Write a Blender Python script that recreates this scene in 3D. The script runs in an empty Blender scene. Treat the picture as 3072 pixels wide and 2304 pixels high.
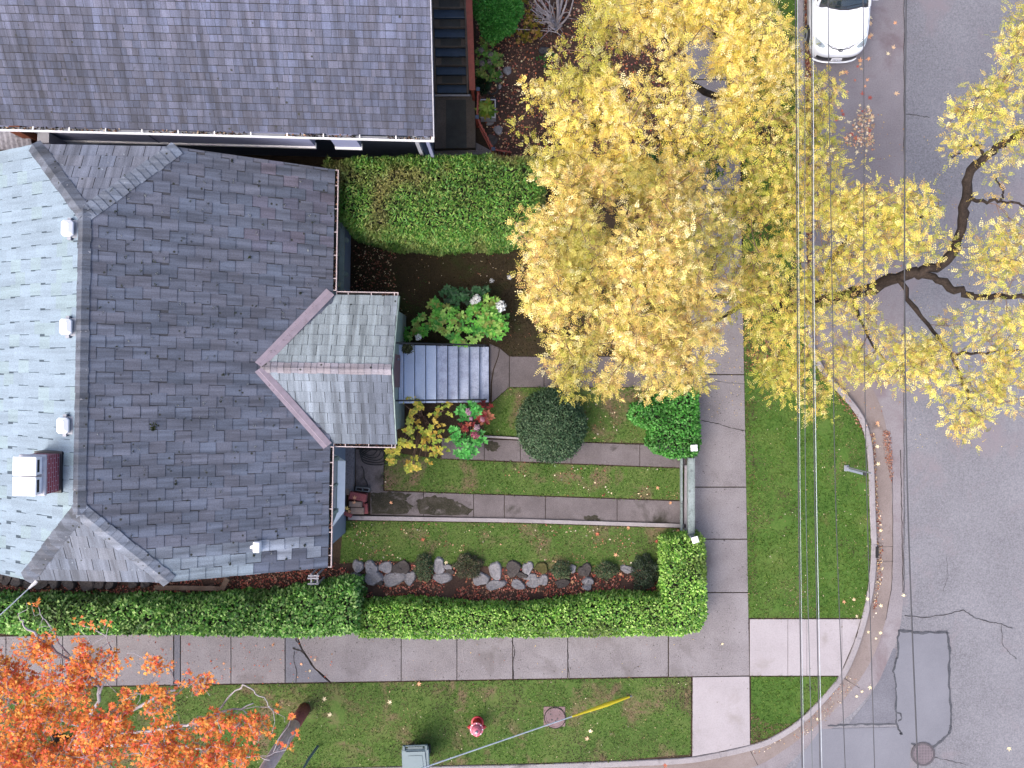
import bpy, math, random
import numpy as np
from mathutils import Vector, Matrix
random.seed(7); RNG = np.random.default_rng(11)
SC = bpy.context.scene
COL = SC.collection

# ------------------------------------------------------------------ camera, sky, sun, exposure
CAMZ = 25.0
cam_d = bpy.data.cameras.new("camera"); cam = bpy.data.objects.new("camera", cam_d); COL.objects.link(cam)
cam.location = (0, 0, CAMZ); cam.rotation_euler = (0, 0, 0)
cam_d.sensor_width = 36.0; cam_d.lens = 36.0 * 2500 / 3072; cam_d.clip_end = 2000; cam_d.clip_start = 0.5
SC.camera = cam
SUN_AZ, SUN_EL = math.radians(235), math.radians(52)     # soft light out of the south-west
w = bpy.data.worlds.new("World"); SC.world = w; w.use_nodes = True
nt = w.node_tree; bg = nt.nodes["Background"]
sky = nt.nodes.new("ShaderNodeTexSky"); sky.sky_type = 'NISHITA'; sky.sun_disc = False
sky.sun_elevation = SUN_EL; sky.sun_rotation = SUN_AZ; sky.air_density = 0.6; sky.dust_density = 4.0; sky.ozone_density = 1.0
nt.links.new(sky.outputs[0], bg.inputs[0]); bg.inputs[1].default_value = 0.15
sun_d = bpy.data.lights.new("sun", 'SUN'); sun_d.energy = 0.6; sun_d.angle = math.radians(70); sun_d.color = (1, 0.95, 0.88)
sun = bpy.data.objects.new("sun", sun_d); COL.objects.link(sun)
_sd = Vector((math.sin(SUN_AZ) * math.cos(SUN_EL), math.cos(SUN_AZ) * math.cos(SUN_EL), math.sin(SUN_EL)))
sun.rotation_euler = _sd.to_track_quat('Z', 'Y').to_euler(); sun.location = (0, 0, 40)
vs = SC.view_settings; vs.view_transform = 'Standard'; vs.look = 'None'; vs.gamma = 1; vs.use_curve_mapping = False
vs.exposure = 1.68
SC.cycles.max_bounces = 6; SC.cycles.diffuse_bounces = 5; SC.cycles.transmission_bounces = 3; SC.cycles.glossy_bounces = 2

# ------------------------------------------------------------------ helpers
def P(px, py, z=0.0):                       # a point of the place: where the sight line through (px, py) meets height z
    k = (CAMZ - z) / 2500.0
    return ((px - 1536) * k, (1152 - py) * k, z)
def P2(px, py, z=0.0): return P(px, py, z)[:2]
def T(i, j, x, y): return (1024 * i + x * 0.46293, 768 * j + y * 0.46293)
def TP(i, j, x, y, z=0.0): return P(*T(i, j, x, y), z)
def lin(v):
    v /= 255.0
    return v / 12.92 if v <= 0.04045 else ((v + 0.055) / 1.055) ** 2.4
def c(r, g, b, k=0.5): return (lin(r) * k, lin(g) * k, lin(b) * k)
def cm(r, g, b): return c(r, g, b, 0.375)
def c4(t): return (*t, 1.0)
def rot2(a, x, y): return (x * math.cos(a) - y * math.sin(a), x * math.sin(a) + y * math.cos(a))

def _hash(ix, iy, seed):
    h = np.sin(ix * 127.1 + iy * 311.7 + seed * 74.7) * 43758.5453
    return h - np.floor(h)
def vnoise(x, y, seed=0):
    x = np.asarray(x, float); y = np.asarray(y, float)
    ix, iy = np.floor(x), np.floor(y); fx, fy = x - ix, y - iy
    fx = fx * fx * (3 - 2 * fx); fy = fy * fy * (3 - 2 * fy)
    a = _hash(ix, iy, seed); b = _hash(ix + 1, iy, seed); d = _hash(ix, iy + 1, seed); e = _hash(ix + 1, iy + 1, seed)
    return (a * (1 - fx) + b * fx) * (1 - fy) + (d * (1 - fx) + e * fx) * fy
def fbm(x, y, seed=0): return 0.55 * vnoise(x, y, seed) + 0.3 * vnoise(2.1 * x, 2.1 * y, seed + 3) + 0.15 * vnoise(4.3 * x, 4.3 * y, seed + 5)

ORG = {}
def link(o, parent=None, org=(0, 0, 0)):
    COL.objects.link(o)
    if parent is not None: o.parent = parent
    ORG[o.name] = org
    return o
def tag(o, label=None, cat=None, group=None, kind=None):
    if label: o['label'] = label
    if cat: o['category'] = cat
    if group: o['group'] = group
    if kind: o['kind'] = kind
    return o
def thing(name, label, cat, loc=(0, 0, 0), group=None, rz=0.0):
    o = bpy.data.objects.new(name, None); o.empty_display_size = 0.2
    o.location = loc; o.rotation_euler = (0, 0, rz)
    link(o, None, tuple(loc)); return tag(o, label, cat, group)

class MB:
    """collects polygons (world coordinates) and links them as one mesh object"""
    def __init__(s): s.v = []; s.f = []; s.cols = []; s.mi = []
    def poly(s, pts, col=None, mi=0):
        n = len(s.v); s.v += [tuple(p) for p in pts]; s.f.append(list(range(n, n + len(pts)))); s.cols.append(col); s.mi.append(mi)
    def faces(s, verts, faces, col=None, mi=0):
        n = len(s.v); s.v += [tuple(p) for p in verts]
        for f in faces: s.f.append([n + i for i in f]); s.cols.append(col); s.mi.append(mi)
    def box(s, x0, x1, y0, y1, z0, z1, col=None, rz=0.0, ctr=None, bev=0.0, mi=0):
        if bev:
            b = min(bev, (x1 - x0) / 2.01, (y1 - y0) / 2.01, (z1 - z0) / 2.01)
            vs_ = []
            for z, d in ((z0, b), (z0 + b, 0), (z1 - b, 0), (z1, b)):
                X0, X1, Y0, Y1 = x0 + d, x1 - d, y0 + d, y1 - d; e = b * (0.7 if d == 0 else 0.35)
                vs_ += [(X0 + e, Y0, z), (X1 - e, Y0, z), (X1, Y0 + e, z), (X1, Y1 - e, z), (X1 - e, Y1, z), (X0 + e, Y1, z), (X0, Y1 - e, z), (X0, Y0 + e, z)]
            fs = [list(range(7, -1, -1)), list(range(24, 32))]
            for r in range(3):
                for i in range(8): fs.append([r * 8 + i, r * 8 + (i + 1) % 8, r * 8 + 8 + (i + 1) % 8, r * 8 + 8 + i])
        else:
            vs_ = [(x0, y0, z0), (x1, y0, z0), (x1, y1, z0), (x0, y1, z0), (x0, y0, z1), (x1, y0, z1), (x1, y1, z1), (x0, y1, z1)]
            fs = [(3, 2, 1, 0), (4, 5, 6, 7), (0, 1, 5, 4), (1, 2, 6, 5), (2, 3, 7, 6), (3, 0, 4, 7)]
        if rz:
            cx, cy = ctr or ((x0 + x1) / 2, (y0 + y1) / 2)
            vs_ = [(cx + rot2(rz, x - cx, y - cy)[0], cy + rot2(rz, x - cx, y - cy)[1], z) for x, y, z in vs_]
        s.faces(vs_, fs, col, mi); return s
    def prism(s, pts, z0, z1, col=None, mi=0):     # ccw or cw outline
        a = sum(pts[i][0] * pts[(i + 1) % len(pts)][1] - pts[(i + 1) % len(pts)][0] * pts[i][1] for i in range(len(pts)))
        if a < 0: pts = pts[::-1]
        n = len(pts); vs_ = [(p[0], p[1], z0) for p in pts] + [(p[0], p[1], z1) for p in pts]
        fs = [list(range(n - 1, -1, -1)), list(range(n, 2 * n))] + [[i, (i + 1) % n, n + (i + 1) % n, n + i] for i in range(n)]
        s.faces(vs_, fs, col, mi); return s
    def sheet(s, pts, z, col=None):
        a = sum(pts[i][0] * pts[(i + 1) % len(pts)][1] - pts[(i + 1) % len(pts)][0] * pts[i][1] for i in range(len(pts)))
        if a < 0: pts = pts[::-1]
        s.poly([(p[0], p[1], z) for p in pts], col); return s
    def tube(s, pts, radii, sides=6, col=None, cap=True, mi=0):
        pts = [Vector(p) for p in pts]; n = len(pts)
        if not hasattr(radii, '__len__'): radii = [radii] * n
        vs_ = []; up = Vector((0.13, 0.27, 0.95))
        for i, p in enumerate(pts):
            d = (pts[min(i + 1, n - 1)] - pts[max(i - 1, 0)])
            d = d.normalized() if d.length > 1e-9 else Vector((0, 0, 1))
            a = d.cross(up)
            if a.length < 0.1: a = d.cross(Vector((1, 0, 0)))
            a.normalize(); b = d.cross(a)
            for k in range(sides):
                t = 2 * math.pi * k / sides
                vs_.append(tuple(p + (a * math.cos(t) + b * math.sin(t)) * radii[i]))
        fs = [[i * sides + k, i * sides + (k + 1) % sides, (i + 1) * sides + (k + 1) % sides, (i + 1) * sides + k] for i in range(n - 1) for k in range(sides)]
        if cap: fs += [list(range(sides))[::-1], list(range((n - 1) * sides, n * sides))]
        s.faces(vs_, fs, col, mi); return s
    def lathe(s, cx, cy, prof, sides=20, col=None, mi=0):   # prof: (radius, z)
        vs_ = []; 
        for r, z in prof:
            for k in range(sides):
                t = 2 * math.pi * k / sides; vs_.append((cx + r * math.cos(t), cy + r * math.sin(t), z))
        n = len(prof)
        fs = [[i * sides + k, i * sides + (k + 1) % sides, (i + 1) * sides + (k + 1) % sides, (i + 1) * sides + k] for i in range(n - 1) for k in range(sides)]
        fs += [list(range(sides))[::-1], list(range((n - 1) * sides, n * sides))]
        s.faces(vs_, fs, col, mi); return s
    def rot(s, a):
        s.v = [(*rot2(a, x, y), z) for x, y, z in s.v]; return s
    def build(s, name, mats, parent=None, label=None, smooth=False, org=None):
        o0 = ORG.get(parent.name, (0, 0, 0)) if parent is not None else (org or (0, 0, 0))
        me = bpy.data.meshes.new(name)
        me.from_pydata([(x - o0[0], y - o0[1], z - o0[2]) for x, y, z in s.v], [], s.f)
        for m in (mats if isinstance(mats, (list, tuple)) else [mats]): me.materials.append(m)
        if any(s.mi): me.polygons.foreach_set('material_index', s.mi)
        if any(q is not None for q in s.cols):
            at = me.color_attributes.new('Col', 'FLOAT_COLOR', 'CORNER'); arr = []
            for f, q in zip(s.f, s.cols): arr += list(c4(q or (0.1, 0.1, 0.1))) * len(f)
            at.data.foreach_set('color', arr)
        if smooth: me.polygons.foreach_set('use_smooth', [True] * len(s.f))
        me.update()
        o = bpy.data.objects.new(name, me)
        link(o, parent, o0)
        if parent is None: o.location = o0
        if label: o['label'] = label
        return o

def mesh_quads(name, V, cols, mat, parent=None, org=None, label=None):
    """V: (n,4,3) world quads; cols: (n,3)"""
    o0 = ORG.get(parent.name, (0, 0, 0)) if parent is not None else (org or (0, 0, 0))
    n = len(V); me = bpy.data.meshes.new(name)
    vv = (V.reshape(-1, 3) - np.array(o0)).astype(np.float32)
    me.vertices.add(4 * n); me.vertices.foreach_set('co', vv.ravel())
    me.loops.add(4 * n); me.loops.foreach_set('vertex_index', np.arange(4 * n, dtype=np.int32))
    me.polygons.add(n); me.polygons.foreach_set('loop_start', np.arange(0, 4 * n, 4, dtype=np.int32))
    try: me.polygons.foreach_set('loop_total', np.full(n, 4, dtype=np.int32))
    except Exception: pass
    me.materials.append(mat)
    at = me.color_attributes.new('Col', 'FLOAT_COLOR', 'POINT')
    ca = np.ones((n, 4, 4), np.float32); ca[:, :, :3] = cols[:, None, :]
    at.data.foreach_set('color', ca.ravel())
    me.update(calc_edges=True); me.validate()
    o = bpy.data.objects.new(name, me); link(o, parent, o0)
    if parent is None: o.location = o0
    if label: o['label'] = label
    return o

def unit(a): return a / np.maximum(np.linalg.norm(a, axis=-1, keepdims=True), 1e-9)
def leafq(C, D, N, L, W, fold=0.15):
    """diamond leaves from base C along D with normal N"""
    D = unit(D); S = unit(np.cross(N, D)); Nn = np.cross(D, S)
    L = np.broadcast_to(L, len(C))[:, None]; W = np.broadcast_to(W, len(C))[:, None]
    mid = C + D * L * 0.45
    return np.stack([C, mid + S * W * 0.5 + Nn * W * fold, C + D * L - Nn * L * 0.06, mid - S * W * 0.5 + Nn * W * fold], 1)
def rdir(n, zb=0.0):
    d = RNG.normal(size=(n, 3)); d[:, 2] += zb; return unit(d)
def pick(pal, n, jit=0.12, wts=None):
    pal = np.array(pal); i = RNG.choice(len(pal), n, p=wts)
    return pal[i] * (1 + RNG.uniform(-jit, jit, (n, 1)))
def inpoly(x, y, poly):
    x = np.asarray(x); y = np.asarray(y); r = np.zeros(x.shape, bool); n = len(poly)
    for i in range(n):
        x1, y1 = poly[i][:2]; x2, y2 = poly[(i + 1) % n][:2]
        if y1 == y2: continue
        t = ((y1 > y) != (y2 > y)) & (x < (x2 - x1) * (y - y1) / (y2 - y1) + x1)
        r ^= t
    return r
def area(poly): return abs(sum(poly[i][0] * poly[(i + 1) % len(poly)][1] - poly[(i + 1) % len(poly)][0] * poly[i][1] for i in range(len(poly)))) / 2
def sample_poly(poly, n):
    xs = [p[0] for p in poly]; ys = [p[1] for p in poly]; out = np.zeros((0, 2))
    while len(out) < n:
        q = np.stack([RNG.uniform(min(xs), max(xs), 2 * n + 10), RNG.uniform(min(ys), max(ys), 2 * n + 10)], 1)
        out = np.concatenate([out, q[inpoly(q[:, 0], q[:, 1], poly)]])
    return out[:n]
def smoothline(pts, n=6):
    """Catmull-Rom"""
    out = []; m = len(pts)
    for i in range(m - 1):
        p0, p1, p2, p3 = (np.array(pts[max(i - 1, 0)]), np.array(pts[i]), np.array(pts[i + 1]), np.array(pts[min(i + 2, m - 1)]))
        for k in range(n):
            t = k / n
            out.append(tuple(0.5 * ((2 * p1) + (-p0 + p2) * t + (2 * p0 - 5 * p1 + 4 * p2 - p3) * t * t + (-p0 + 3 * p1 - 3 * p2 + p3) * t ** 3)))
    out.append(tuple(pts[-1])); return out
def offset(line, d):
    """shift a polyline to its right by d"""
    out = []
    for i, p in enumerate(line):
        a = line[max(i - 1, 0)]; b = line[min(i + 1, len(line) - 1)]
        tx, ty = b[0] - a[0], b[1] - a[1]; l = math.hypot(tx, ty) or 1
        out.append((p[0] + ty / l * d, p[1] - tx / l * d))
    return out

# ------------------------------------------------------------------ materials
def newmat(name):
    m = bpy.data.materials.new(name); m.use_nodes = True
    return m, m.node_tree, m.node_tree.nodes["Principled BSDF"]
def N(nt, t, **kw):
    n = nt.nodes.new(t)
    for k, v in kw.items():
        if k in n.inputs: n.inputs[k].default_value = v
        else: setattr(n, k, v)
    return n
def noise(nt, scale, detail=4, rough=0.6, vec=None, dist=0.0):
    n = N(nt, 'ShaderNodeTexNoise', Scale=scale, Detail=detail, Roughness=rough, Distortion=dist)
    if vec is not None: nt.links.new(vec, n.inputs['Vector'])
    return n.outputs['Fac']
def ramp(nt, fac, stops):
    r = nt.nodes.new('ShaderNodeValToRGB'); e = r.color_ramp.elements
    while len(e) > 1: e.remove(e[-1])
    e[0].position = stops[0][0]; e[0].color = c4(stops[0][1]) if hasattr(stops[0][1], '__len__') else (stops[0][1],) * 3 + (1,)
    for p, q in stops[1:]:
        x = e.new(p); x.color = c4(q) if hasattr(q, '__len__') else (q, q, q, 1)
    nt.links.new(fac, r.inputs[0]); return r.outputs[0]
def mix(nt, fac, a, b, mode='MIX'):
    m = nt.nodes.new('ShaderNodeMix'); m.data_type = 'RGBA'; m.blend_type = mode
    for sock, v in ((m.inputs[0], fac), (m.inputs[6], a), (m.inputs[7], b)):
        if hasattr(v, 'node'): nt.links.new(v, sock)
        elif hasattr(v, '__len__'): sock.default_value = c4(v) if len(v) == 3 else v
        else: sock.default_value = v
    return m.outputs[2]
def coord(nt, scale=(1, 1, 1)):
    t = nt.nodes.new('ShaderNodeTexCoord'); mp = nt.nodes.new('ShaderNodeMapping'); mp.inputs['Scale'].default_value = scale
    nt.links.new(t.outputs['Object'], mp.inputs[0]); return mp.outputs[0]
def bump(nt, bsdf, h, strength=0.3, dist=0.02):
    b = N(nt, 'ShaderNodeBump', Strength=strength, Distance=dist); nt.links.new(h, b.inputs['Height']); nt.links.new(b.outputs[0], bsdf.inputs['Normal'])
def rough_mat(name, base, dark=None, light=None, big=0.6, fine=40, rough=0.85, fa=0.5, ba=0.5, bmp=0.25, stain=None, stain_scale=1.3, stain_lo=0.55, spec=0.3, spot=None):
    """mineral or earthy surface: fine speckle + broad blotches + optional stains"""
    m, nt, b = newmat(name); v = coord(nt)
    d = dark or tuple(q * 0.7 for q in base); l = light or tuple(min(q * 1.3, 0.9) for q in base)
    f1 = noise(nt, fine, 3, 0.7, v); f2 = noise(nt, big, 5, 0.6, v)
    fcol = ramp(nt, f1, [(0.3, d), (0.5, base), (0.72, l)])
    bcol = ramp(nt, f2, [(0.3, d), (0.5, base), (0.7, l)])
    col = mix(nt, ba, fcol, bcol)
    if stain is not None:
        sf = ramp(nt, noise(nt, stain_scale, 6, 0.65, v, 0.4), [(stain_lo, 0.0), (stain_lo + 0.13, 1.0)])
        col = mix(nt, sf, col, stain)
    if spot is not None:
        sf = ramp(nt, noise(nt, spot[1], 2, 0.5, v), [(spot[2], 0.0), (spot[2] + 0.04, 1.0)])
        col = mix(nt, sf, col, spot[0])
    nt.links.new(col, b.inputs['Base Color']); b.inputs['Roughness'].default_value = rough
    b.inputs['Specular IOR Level'].default_value = spec
    if bmp: bump(nt, b, f1, bmp, 0.02)
    return m
def plain(name, base, rough=0.5, metal=0.0, var=0.12, scale=6, spec=0.5, coat=0.0, dirt=None, dirt_lo=0.58):
    m, nt, b = newmat(name); v = coord(nt)
    f = noise(nt, scale, 5, 0.6, v)
    col = ramp(nt, f, [(0.3, tuple(q * (1 - var) for q in base)), (0.7, tuple(min(q * (1 + var), 0.95) for q in base))])
    if dirt is not None:
        sf = ramp(nt, noise(nt, scale * 1.7, 6, 0.7, v), [(dirt_lo, 0.0), (dirt_lo + 0.12, 0.85)])
        col = mix(nt, sf, col, dirt)
    nt.links.new(col, b.inputs['Base Color'])
    b.inputs['Roughness'].default_value = rough; b.inputs['Metallic'].default_value = metal
    b.inputs['Specular IOR Level'].default_value = spec; b.inputs['Coat Weight'].default_value = coat
    return m
def leafmat(name, rough=0.55, trans=0.3, spec=0.3):
    m, nt, b = newmat(name)
    a = nt.nodes.new('ShaderNodeVertexColor'); a.layer_name = 'Col'
    nt.links.new(a.outputs[0], b.inputs['Base Color']); b.inputs['Roughness'].default_value = rough; b.inputs['Specular IOR Level'].default_value = spec
    if trans:
        t = nt.nodes.new('ShaderNodeBsdfTranslucent'); nt.links.new(a.outputs[0], t.inputs[0])
        mx = nt.nodes.new('ShaderNodeMixShader'); mx.inputs[0].default_value = trans
        nt.links.new(b.outputs[0], mx.inputs[1]); nt.links.new(t.outputs[0], mx.inputs[2])
        nt.links.new(mx.outputs[0], nt.nodes['Material Output'].inputs[0])
    return m
def shinglemat(name, axis='x', streak=None, moss=0.62, pale=None, rough=0.75, spec=0.4, big=None):
    """shingle colour comes per shingle; water streaks run down the slope, moss dots and lichen lie over it"""
    m, nt, b = newmat(name)
    a = nt.nodes.new('ShaderNodeVertexColor'); a.layer_name = 'Col'
    v = coord(nt); vs_ = coord(nt, (0.25, 6, 1) if axis == 'x' else (6, 0.25, 1))
    g = ramp(nt, noise(nt, 45, 2, 0.6, v), [(0.25, 0.75), (0.75, 1.25)])
    col = mix(nt, 1.0, a.outputs[0], g, 'MULTIPLY')
    st = ramp(nt, noise(nt, 1.0, 4, 0.6, vs_), [(0.36, 0.50), (0.64, 1.34)])
    col = mix(nt, 0.8 if streak is None else streak, col, st, 'MULTIPLY')
    if big:
        col = mix(nt, ramp(nt, noise(nt, big[0], 4, 0.55, v), [(big[1], 0.0), (big[1] + 0.2, 1.0)]), col, mix(nt, 1.0, col, big[2], 'MULTIPLY'))
    if pale:
        col = mix(nt, ramp(nt, noise(nt, 9, 4, 0.7, v), [(0.66, 0.0), (0.70, 0.8)]), col, pale)
    vo = N(nt, 'ShaderNodeTexVoronoi', Scale=4.5, Randomness=1.0); nt.links.new(v, vo.inputs['Vector'])
    gate = ramp(nt, noise(nt, 1.6, 3, 0.6, v), [(moss, 0.0), (moss + 0.02, 1.0)])
    dots = ramp(nt, vo.outputs['Distance'], [(0.10, 1.0), (0.16, 0.0)])
    col = mix(nt, mix(nt, 1.0, gate, dots, 'MULTIPLY'), col, (0.018, 0.02, 0.015))
    nt.links.new(col, b.inputs['Base Color']); b.inputs['Roughness'].default_value = rough; b.inputs['Specular IOR Level'].default_value = spec
    bump(nt, b, noise(nt, 60, 2, 0.6, v), 0.3, 0.01)
    return m

M = {}
M['soil'] = rough_mat('dark_soil', c(72, 58, 44), c(40, 32, 24), c(105, 85, 65), 0.8, 22, 0.95, bmp=0.6)
M['bedsoil'] = rough_mat('leafy_soil', c(84, 64, 56), c(44, 34, 29), c(128, 100, 86), 1.0, 18, 0.95, bmp=0.6)
M['far'] = rough_mat('far_ground', c(95, 98, 60), None, None, 0.05, 2, 0.95)
M['lawn'] = rough_mat('lawn_turf', c(94, 124, 54), c(70, 98, 38), c(124, 136, 76), 0.7, 16, 0.95, bmp=0.7, stain=c(138, 118, 92), stain_scale=0.9, stain_lo=0.52)
M['lawn_green'] = rough_mat('lawn_fresh', c(86, 124, 46), c(62, 96, 32), c(120, 138, 70), 0.7, 16, 0.95, bmp=0.7, stain=c(120, 112, 70), stain_scale=0.9, stain_lo=0.62)
M['lawn_dark'] = rough_mat('lawn_shade_moss', c(66, 55, 36), c(36, 32, 16), c(84, 72, 46), 0.8, 18, 0.95, bmp=0.7, stain=c(58, 66, 28), stain_scale=0.7, stain_lo=0.52)  # hedge and tree shade painted into the turf colour, over damp mossy soil
M['walk'] = rough_mat('old_concrete', c(172, 165, 167, .42), c(132, 124, 126, .42), c(204, 198, 202, .42), 0.9, 30, 0.9, ba=0.35, bmp=0.4, spot=(c(116, 108, 108, .42), 14, 0.68), stain=c(146, 138, 138, .42), stain_scale=0.7, stain_lo=0.56)
M['walk_dark'] = rough_mat('aged_concrete', cm(146, 136, 137), cm(106, 98, 98), cm(178, 168, 170), 0.9, 42, 0.9, stain=cm(70, 66, 56), stain_scale=0.9, stain_lo=0.56)
M['walk_new'] = rough_mat('new_concrete', cm(222, 213, 216), cm(196, 188, 190), cm(236, 228, 231), 0.9, 26, 0.85, bmp=0.2, stain=cm(202, 192, 190), stain_scale=1.1, stain_lo=.56, spot=(cm(180, 168, 160), 9, .72))
M['kerb'] = rough_mat('kerb_concrete', cm(206, 198, 200), cm(170, 162, 164), cm(224, 216, 218), 1.2, 30, 0.85, stain=cm(150, 142, 142), stain_scale=1.2, stain_lo=0.58)
M['gutter'] = rough_mat('gutter_concrete', cm(180, 164, 158), cm(150, 134, 128), cm(198, 184, 180), 0.8, 34, 0.85, stain=cm(140, 120, 112), stain_scale=0.8, stain_lo=0.6)
M['apron'] = rough_mat('pink_concrete', cm(180, 172, 176), cm(142, 134, 138), cm(206, 198, 203), 0.5, 26, 0.88, stain=cm(164, 148, 152), stain_scale=0.5, stain_lo=0.55)
M['asphalt'] = rough_mat('worn_asphalt', cm(168, 167, 174), cm(132, 131, 138), cm(198, 197, 204), 0.35, 22, 0.9, ba=0.3, bmp=0.5, stain=cm(178, 168, 174), stain_scale=0.45, stain_lo=0.55, spot=(cm(206, 204, 210), 26, 0.68))
M['asphalt_patch'] = rough_mat('smooth_asphalt', cm(164, 165, 175), cm(150, 151, 161), cm(178, 179, 189), 0.7, 40, 0.9, bmp=0.15)
M['asphalt_dark'] = rough_mat('dark_asphalt', cm(150, 150, 160), cm(118, 118, 128), cm(178, 178, 188), 0.6, 26, 0.92, bmp=0.3)
M['tar'] = rough_mat('tar_seam', cm(104, 106, 114), cm(76, 78, 86), cm(136, 138, 146), 2.5, 24, 0.8)
M['crack'] = plain('crack_dirt', c(52, 46, 44), 0.95)
M['roofing'] = shinglemat('weathered_shingle', 'x', moss=0.54, pale=None)
M['roofing_pale'] = shinglemat('sheen_lichen_shingle', 'x', moss=0.70, streak=0.25)  # west slope: bright sky sheen put into the colour, some lichen too
M['roofing_side'] = shinglemat('porch_shingle', 'y', moss=0.58)
M['roofing_hip'] = shinglemat('hip_shingle', 'y', moss=0.52, pale=c(190, 205, 215))
M['roofing_north'] = shinglemat('laminated_shingle', 'y', moss=0.56, big=(0.3, 0.48, (0.84, 0.83, 0.85)))
M['cap'] = shinglemat('ridge_shingle', 'x', moss=0.43, pale=c(200, 200, 205))
M['under'] = plain('roof_underlay', (0.012, 0.012, 0.014), 0.9)
M['white'] = plain('white_paint', (0.78, 0.77, 0.77), 0.45, var=0.05)
M['offwhite'] = plain('dull_white_paint', c(196, 196, 204, 0.6), 0.6, dirt=c(120, 110, 105))
M['pinkmetal'] = plain('pink_flashing', c(190, 174, 184), 0.55, dirt=c(140, 120, 126))
M['palegreen'] = plain('pale_green_paint', c(176, 196, 188), 0.6, dirt=c(130, 140, 130))
M['siding'] = plain('grey_siding', c(128, 132, 158, 1.1), 0.7, var=0.08, scale=2)
M['siding_dark'] = plain('dark_siding', c(70, 82, 104, .8), 0.7)
M['glass'] = plain('window_glass', (0.02, 0.03, 0.035), 0.08, spec=0.8)
M['black'] = plain('black_metal', (0.012, 0.012, 0.016), 0.5)
M['dark'] = plain('dark_recess', (0.01, 0.009, 0.009), 0.9)
M['redwood'] = plain('red_stain_wood', c(176, 84, 66), 0.65, var=0.2, scale=9, dirt=c(120, 50, 40))
M['brownwood'] = rough_mat('old_deck_wood', c(108, 98, 88, .7), c(80, 72, 64, .7), c(136, 124, 112, .7), 1.2, 30, 0.9)
M['plank'] = rough_mat('weathered_plank', c(128, 106, 92), c(90, 72, 62), c(160, 140, 126), 2, 20, 0.9)
M['mat'] = rough_mat('rubber_mat', c(76, 76, 72, .7), c(56, 56, 53, .7), c(98, 98, 94, .7), 2, 60, 0.95)
M['slateblue'] = plain('sky_tint_tread', c(62, 78, 96, .7), 0.25, dirt=c(60, 70, 66))  # blue sky reflection on the plain treads put into their colour
M['fence'] = rough_mat('grey_green_wood', c(158, 172, 170), c(112, 126, 126), c(188, 200, 200), 2, 22, 0.85, stain=c(92, 98, 98), stain_scale=3)
M['rock'] = rough_mat('garden_rock', c(168, 166, 170), c(114, 110, 112), c(212, 210, 215), 2.2, 22, 0.9, bmp=0.6, stain=c(104, 92, 92), stain_scale=2)
M['rock_dark'] = rough_mat('dark_rock', c(92, 86, 84), c(62, 56, 54), c(124, 116, 112), 2, 22, 0.9, bmp=0.5)  # darker brown grey stone: boulders by the house, some rockery rocks
M['red'] = plain('hydrant_red', c(214, 40, 56, 0.6), 0.45, var=0.15, scale=12, dirt=c(150, 30, 40))
M['redfade'] = plain('faded_red', c(226, 120, 140, 0.6), 0.5, var=0.2, scale=30, dirt=c(240, 200, 210))
M['yellow'] = plain('yellow_plastic', c(240, 215, 30, 0.65), 0.4, var=0.06)
M['bin'] = plain('grey_green_plastic', c(126, 148, 154), 0.45, var=0.06)
M['bin_dark'] = plain('grey_plastic_rim', c(98, 118, 124), 0.5, var=0.06)
M['iron'] = plain('cast_iron', c(98, 92, 96), 0.6, 0.0, var=0.2, scale=20)
M['pinkbox'] = rough_mat('pinkish_concrete', c(158, 130, 130), c(128, 102, 102), c(178, 150, 150), 2, 40, 0.85)
M['steel'] = plain('galvanised_steel', c(178, 182, 192), 0.45, 0.3)
M['bark'] = rough_mat('dark_bark', c(60, 50, 44), c(26, 20, 17), c(98, 84, 74), 3, 24, 0.95, bmp=0.8)
M['twig'] = rough_mat('grey_twig', c(196, 186, 188, .6), c(140, 128, 128, .6), c(226, 220, 224, .6), 3, 20, 0.9)
M['twig_brown'] = rough_mat('brown_twig', c(146, 116, 96), c(104, 80, 62), c(178, 150, 128), 3, 20, 0.9)
M['pole'] = rough_mat('weathered_pole', c(204, 180, 178, 1), c(170, 140, 136, 1), c(220, 200, 200, 1), 1.5, 26, 0.9)
M['pole_base'] = rough_mat('creosote_pole', c(132, 76, 68, .9), c(84, 46, 42, .9), c(166, 98, 86, .9), 2, 26, 0.8)
M['leaf'] = leafmat('foliage', 0.5, 0.25); M['leaf_soft'] = leafmat('autumn_foliage', 0.75, 0.38, 0.08); M['leaf_gloss'] = leafmat('glossy_foliage', 0.5, 0.18, 0.3)
M['dryleaf'] = leafmat('dry_leaf', 0.7, 0.1); M['petal'] = leafmat('petals', 0.6, 0.2)
M['grass'] = leafmat('grass_blade', 0.7, 0.2, 0.2)
M['core'] = plain('shaded_twigs', c(40, 40, 24), 0.95)
M['carpaint'] = plain('white_car_paint', (0.80, 0.81, 0.82), 0.25, var=0.01, coat=0.6)
M['carglass'] = plain('car_glass', (0.02, 0.03, 0.035), 0.03, spec=1.0, var=0.02)
M['plastic'] = plain('black_plastic', (0.02, 0.02, 0.023), 0.5)
M['lamp'] = plain('headlight_glass', c(196, 210, 210), 0.12, spec=0.8)
M['rubber'] = plain('tyre_rubber', (0.02, 0.02, 0.02), 0.85)
M['brick'] = None

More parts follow.
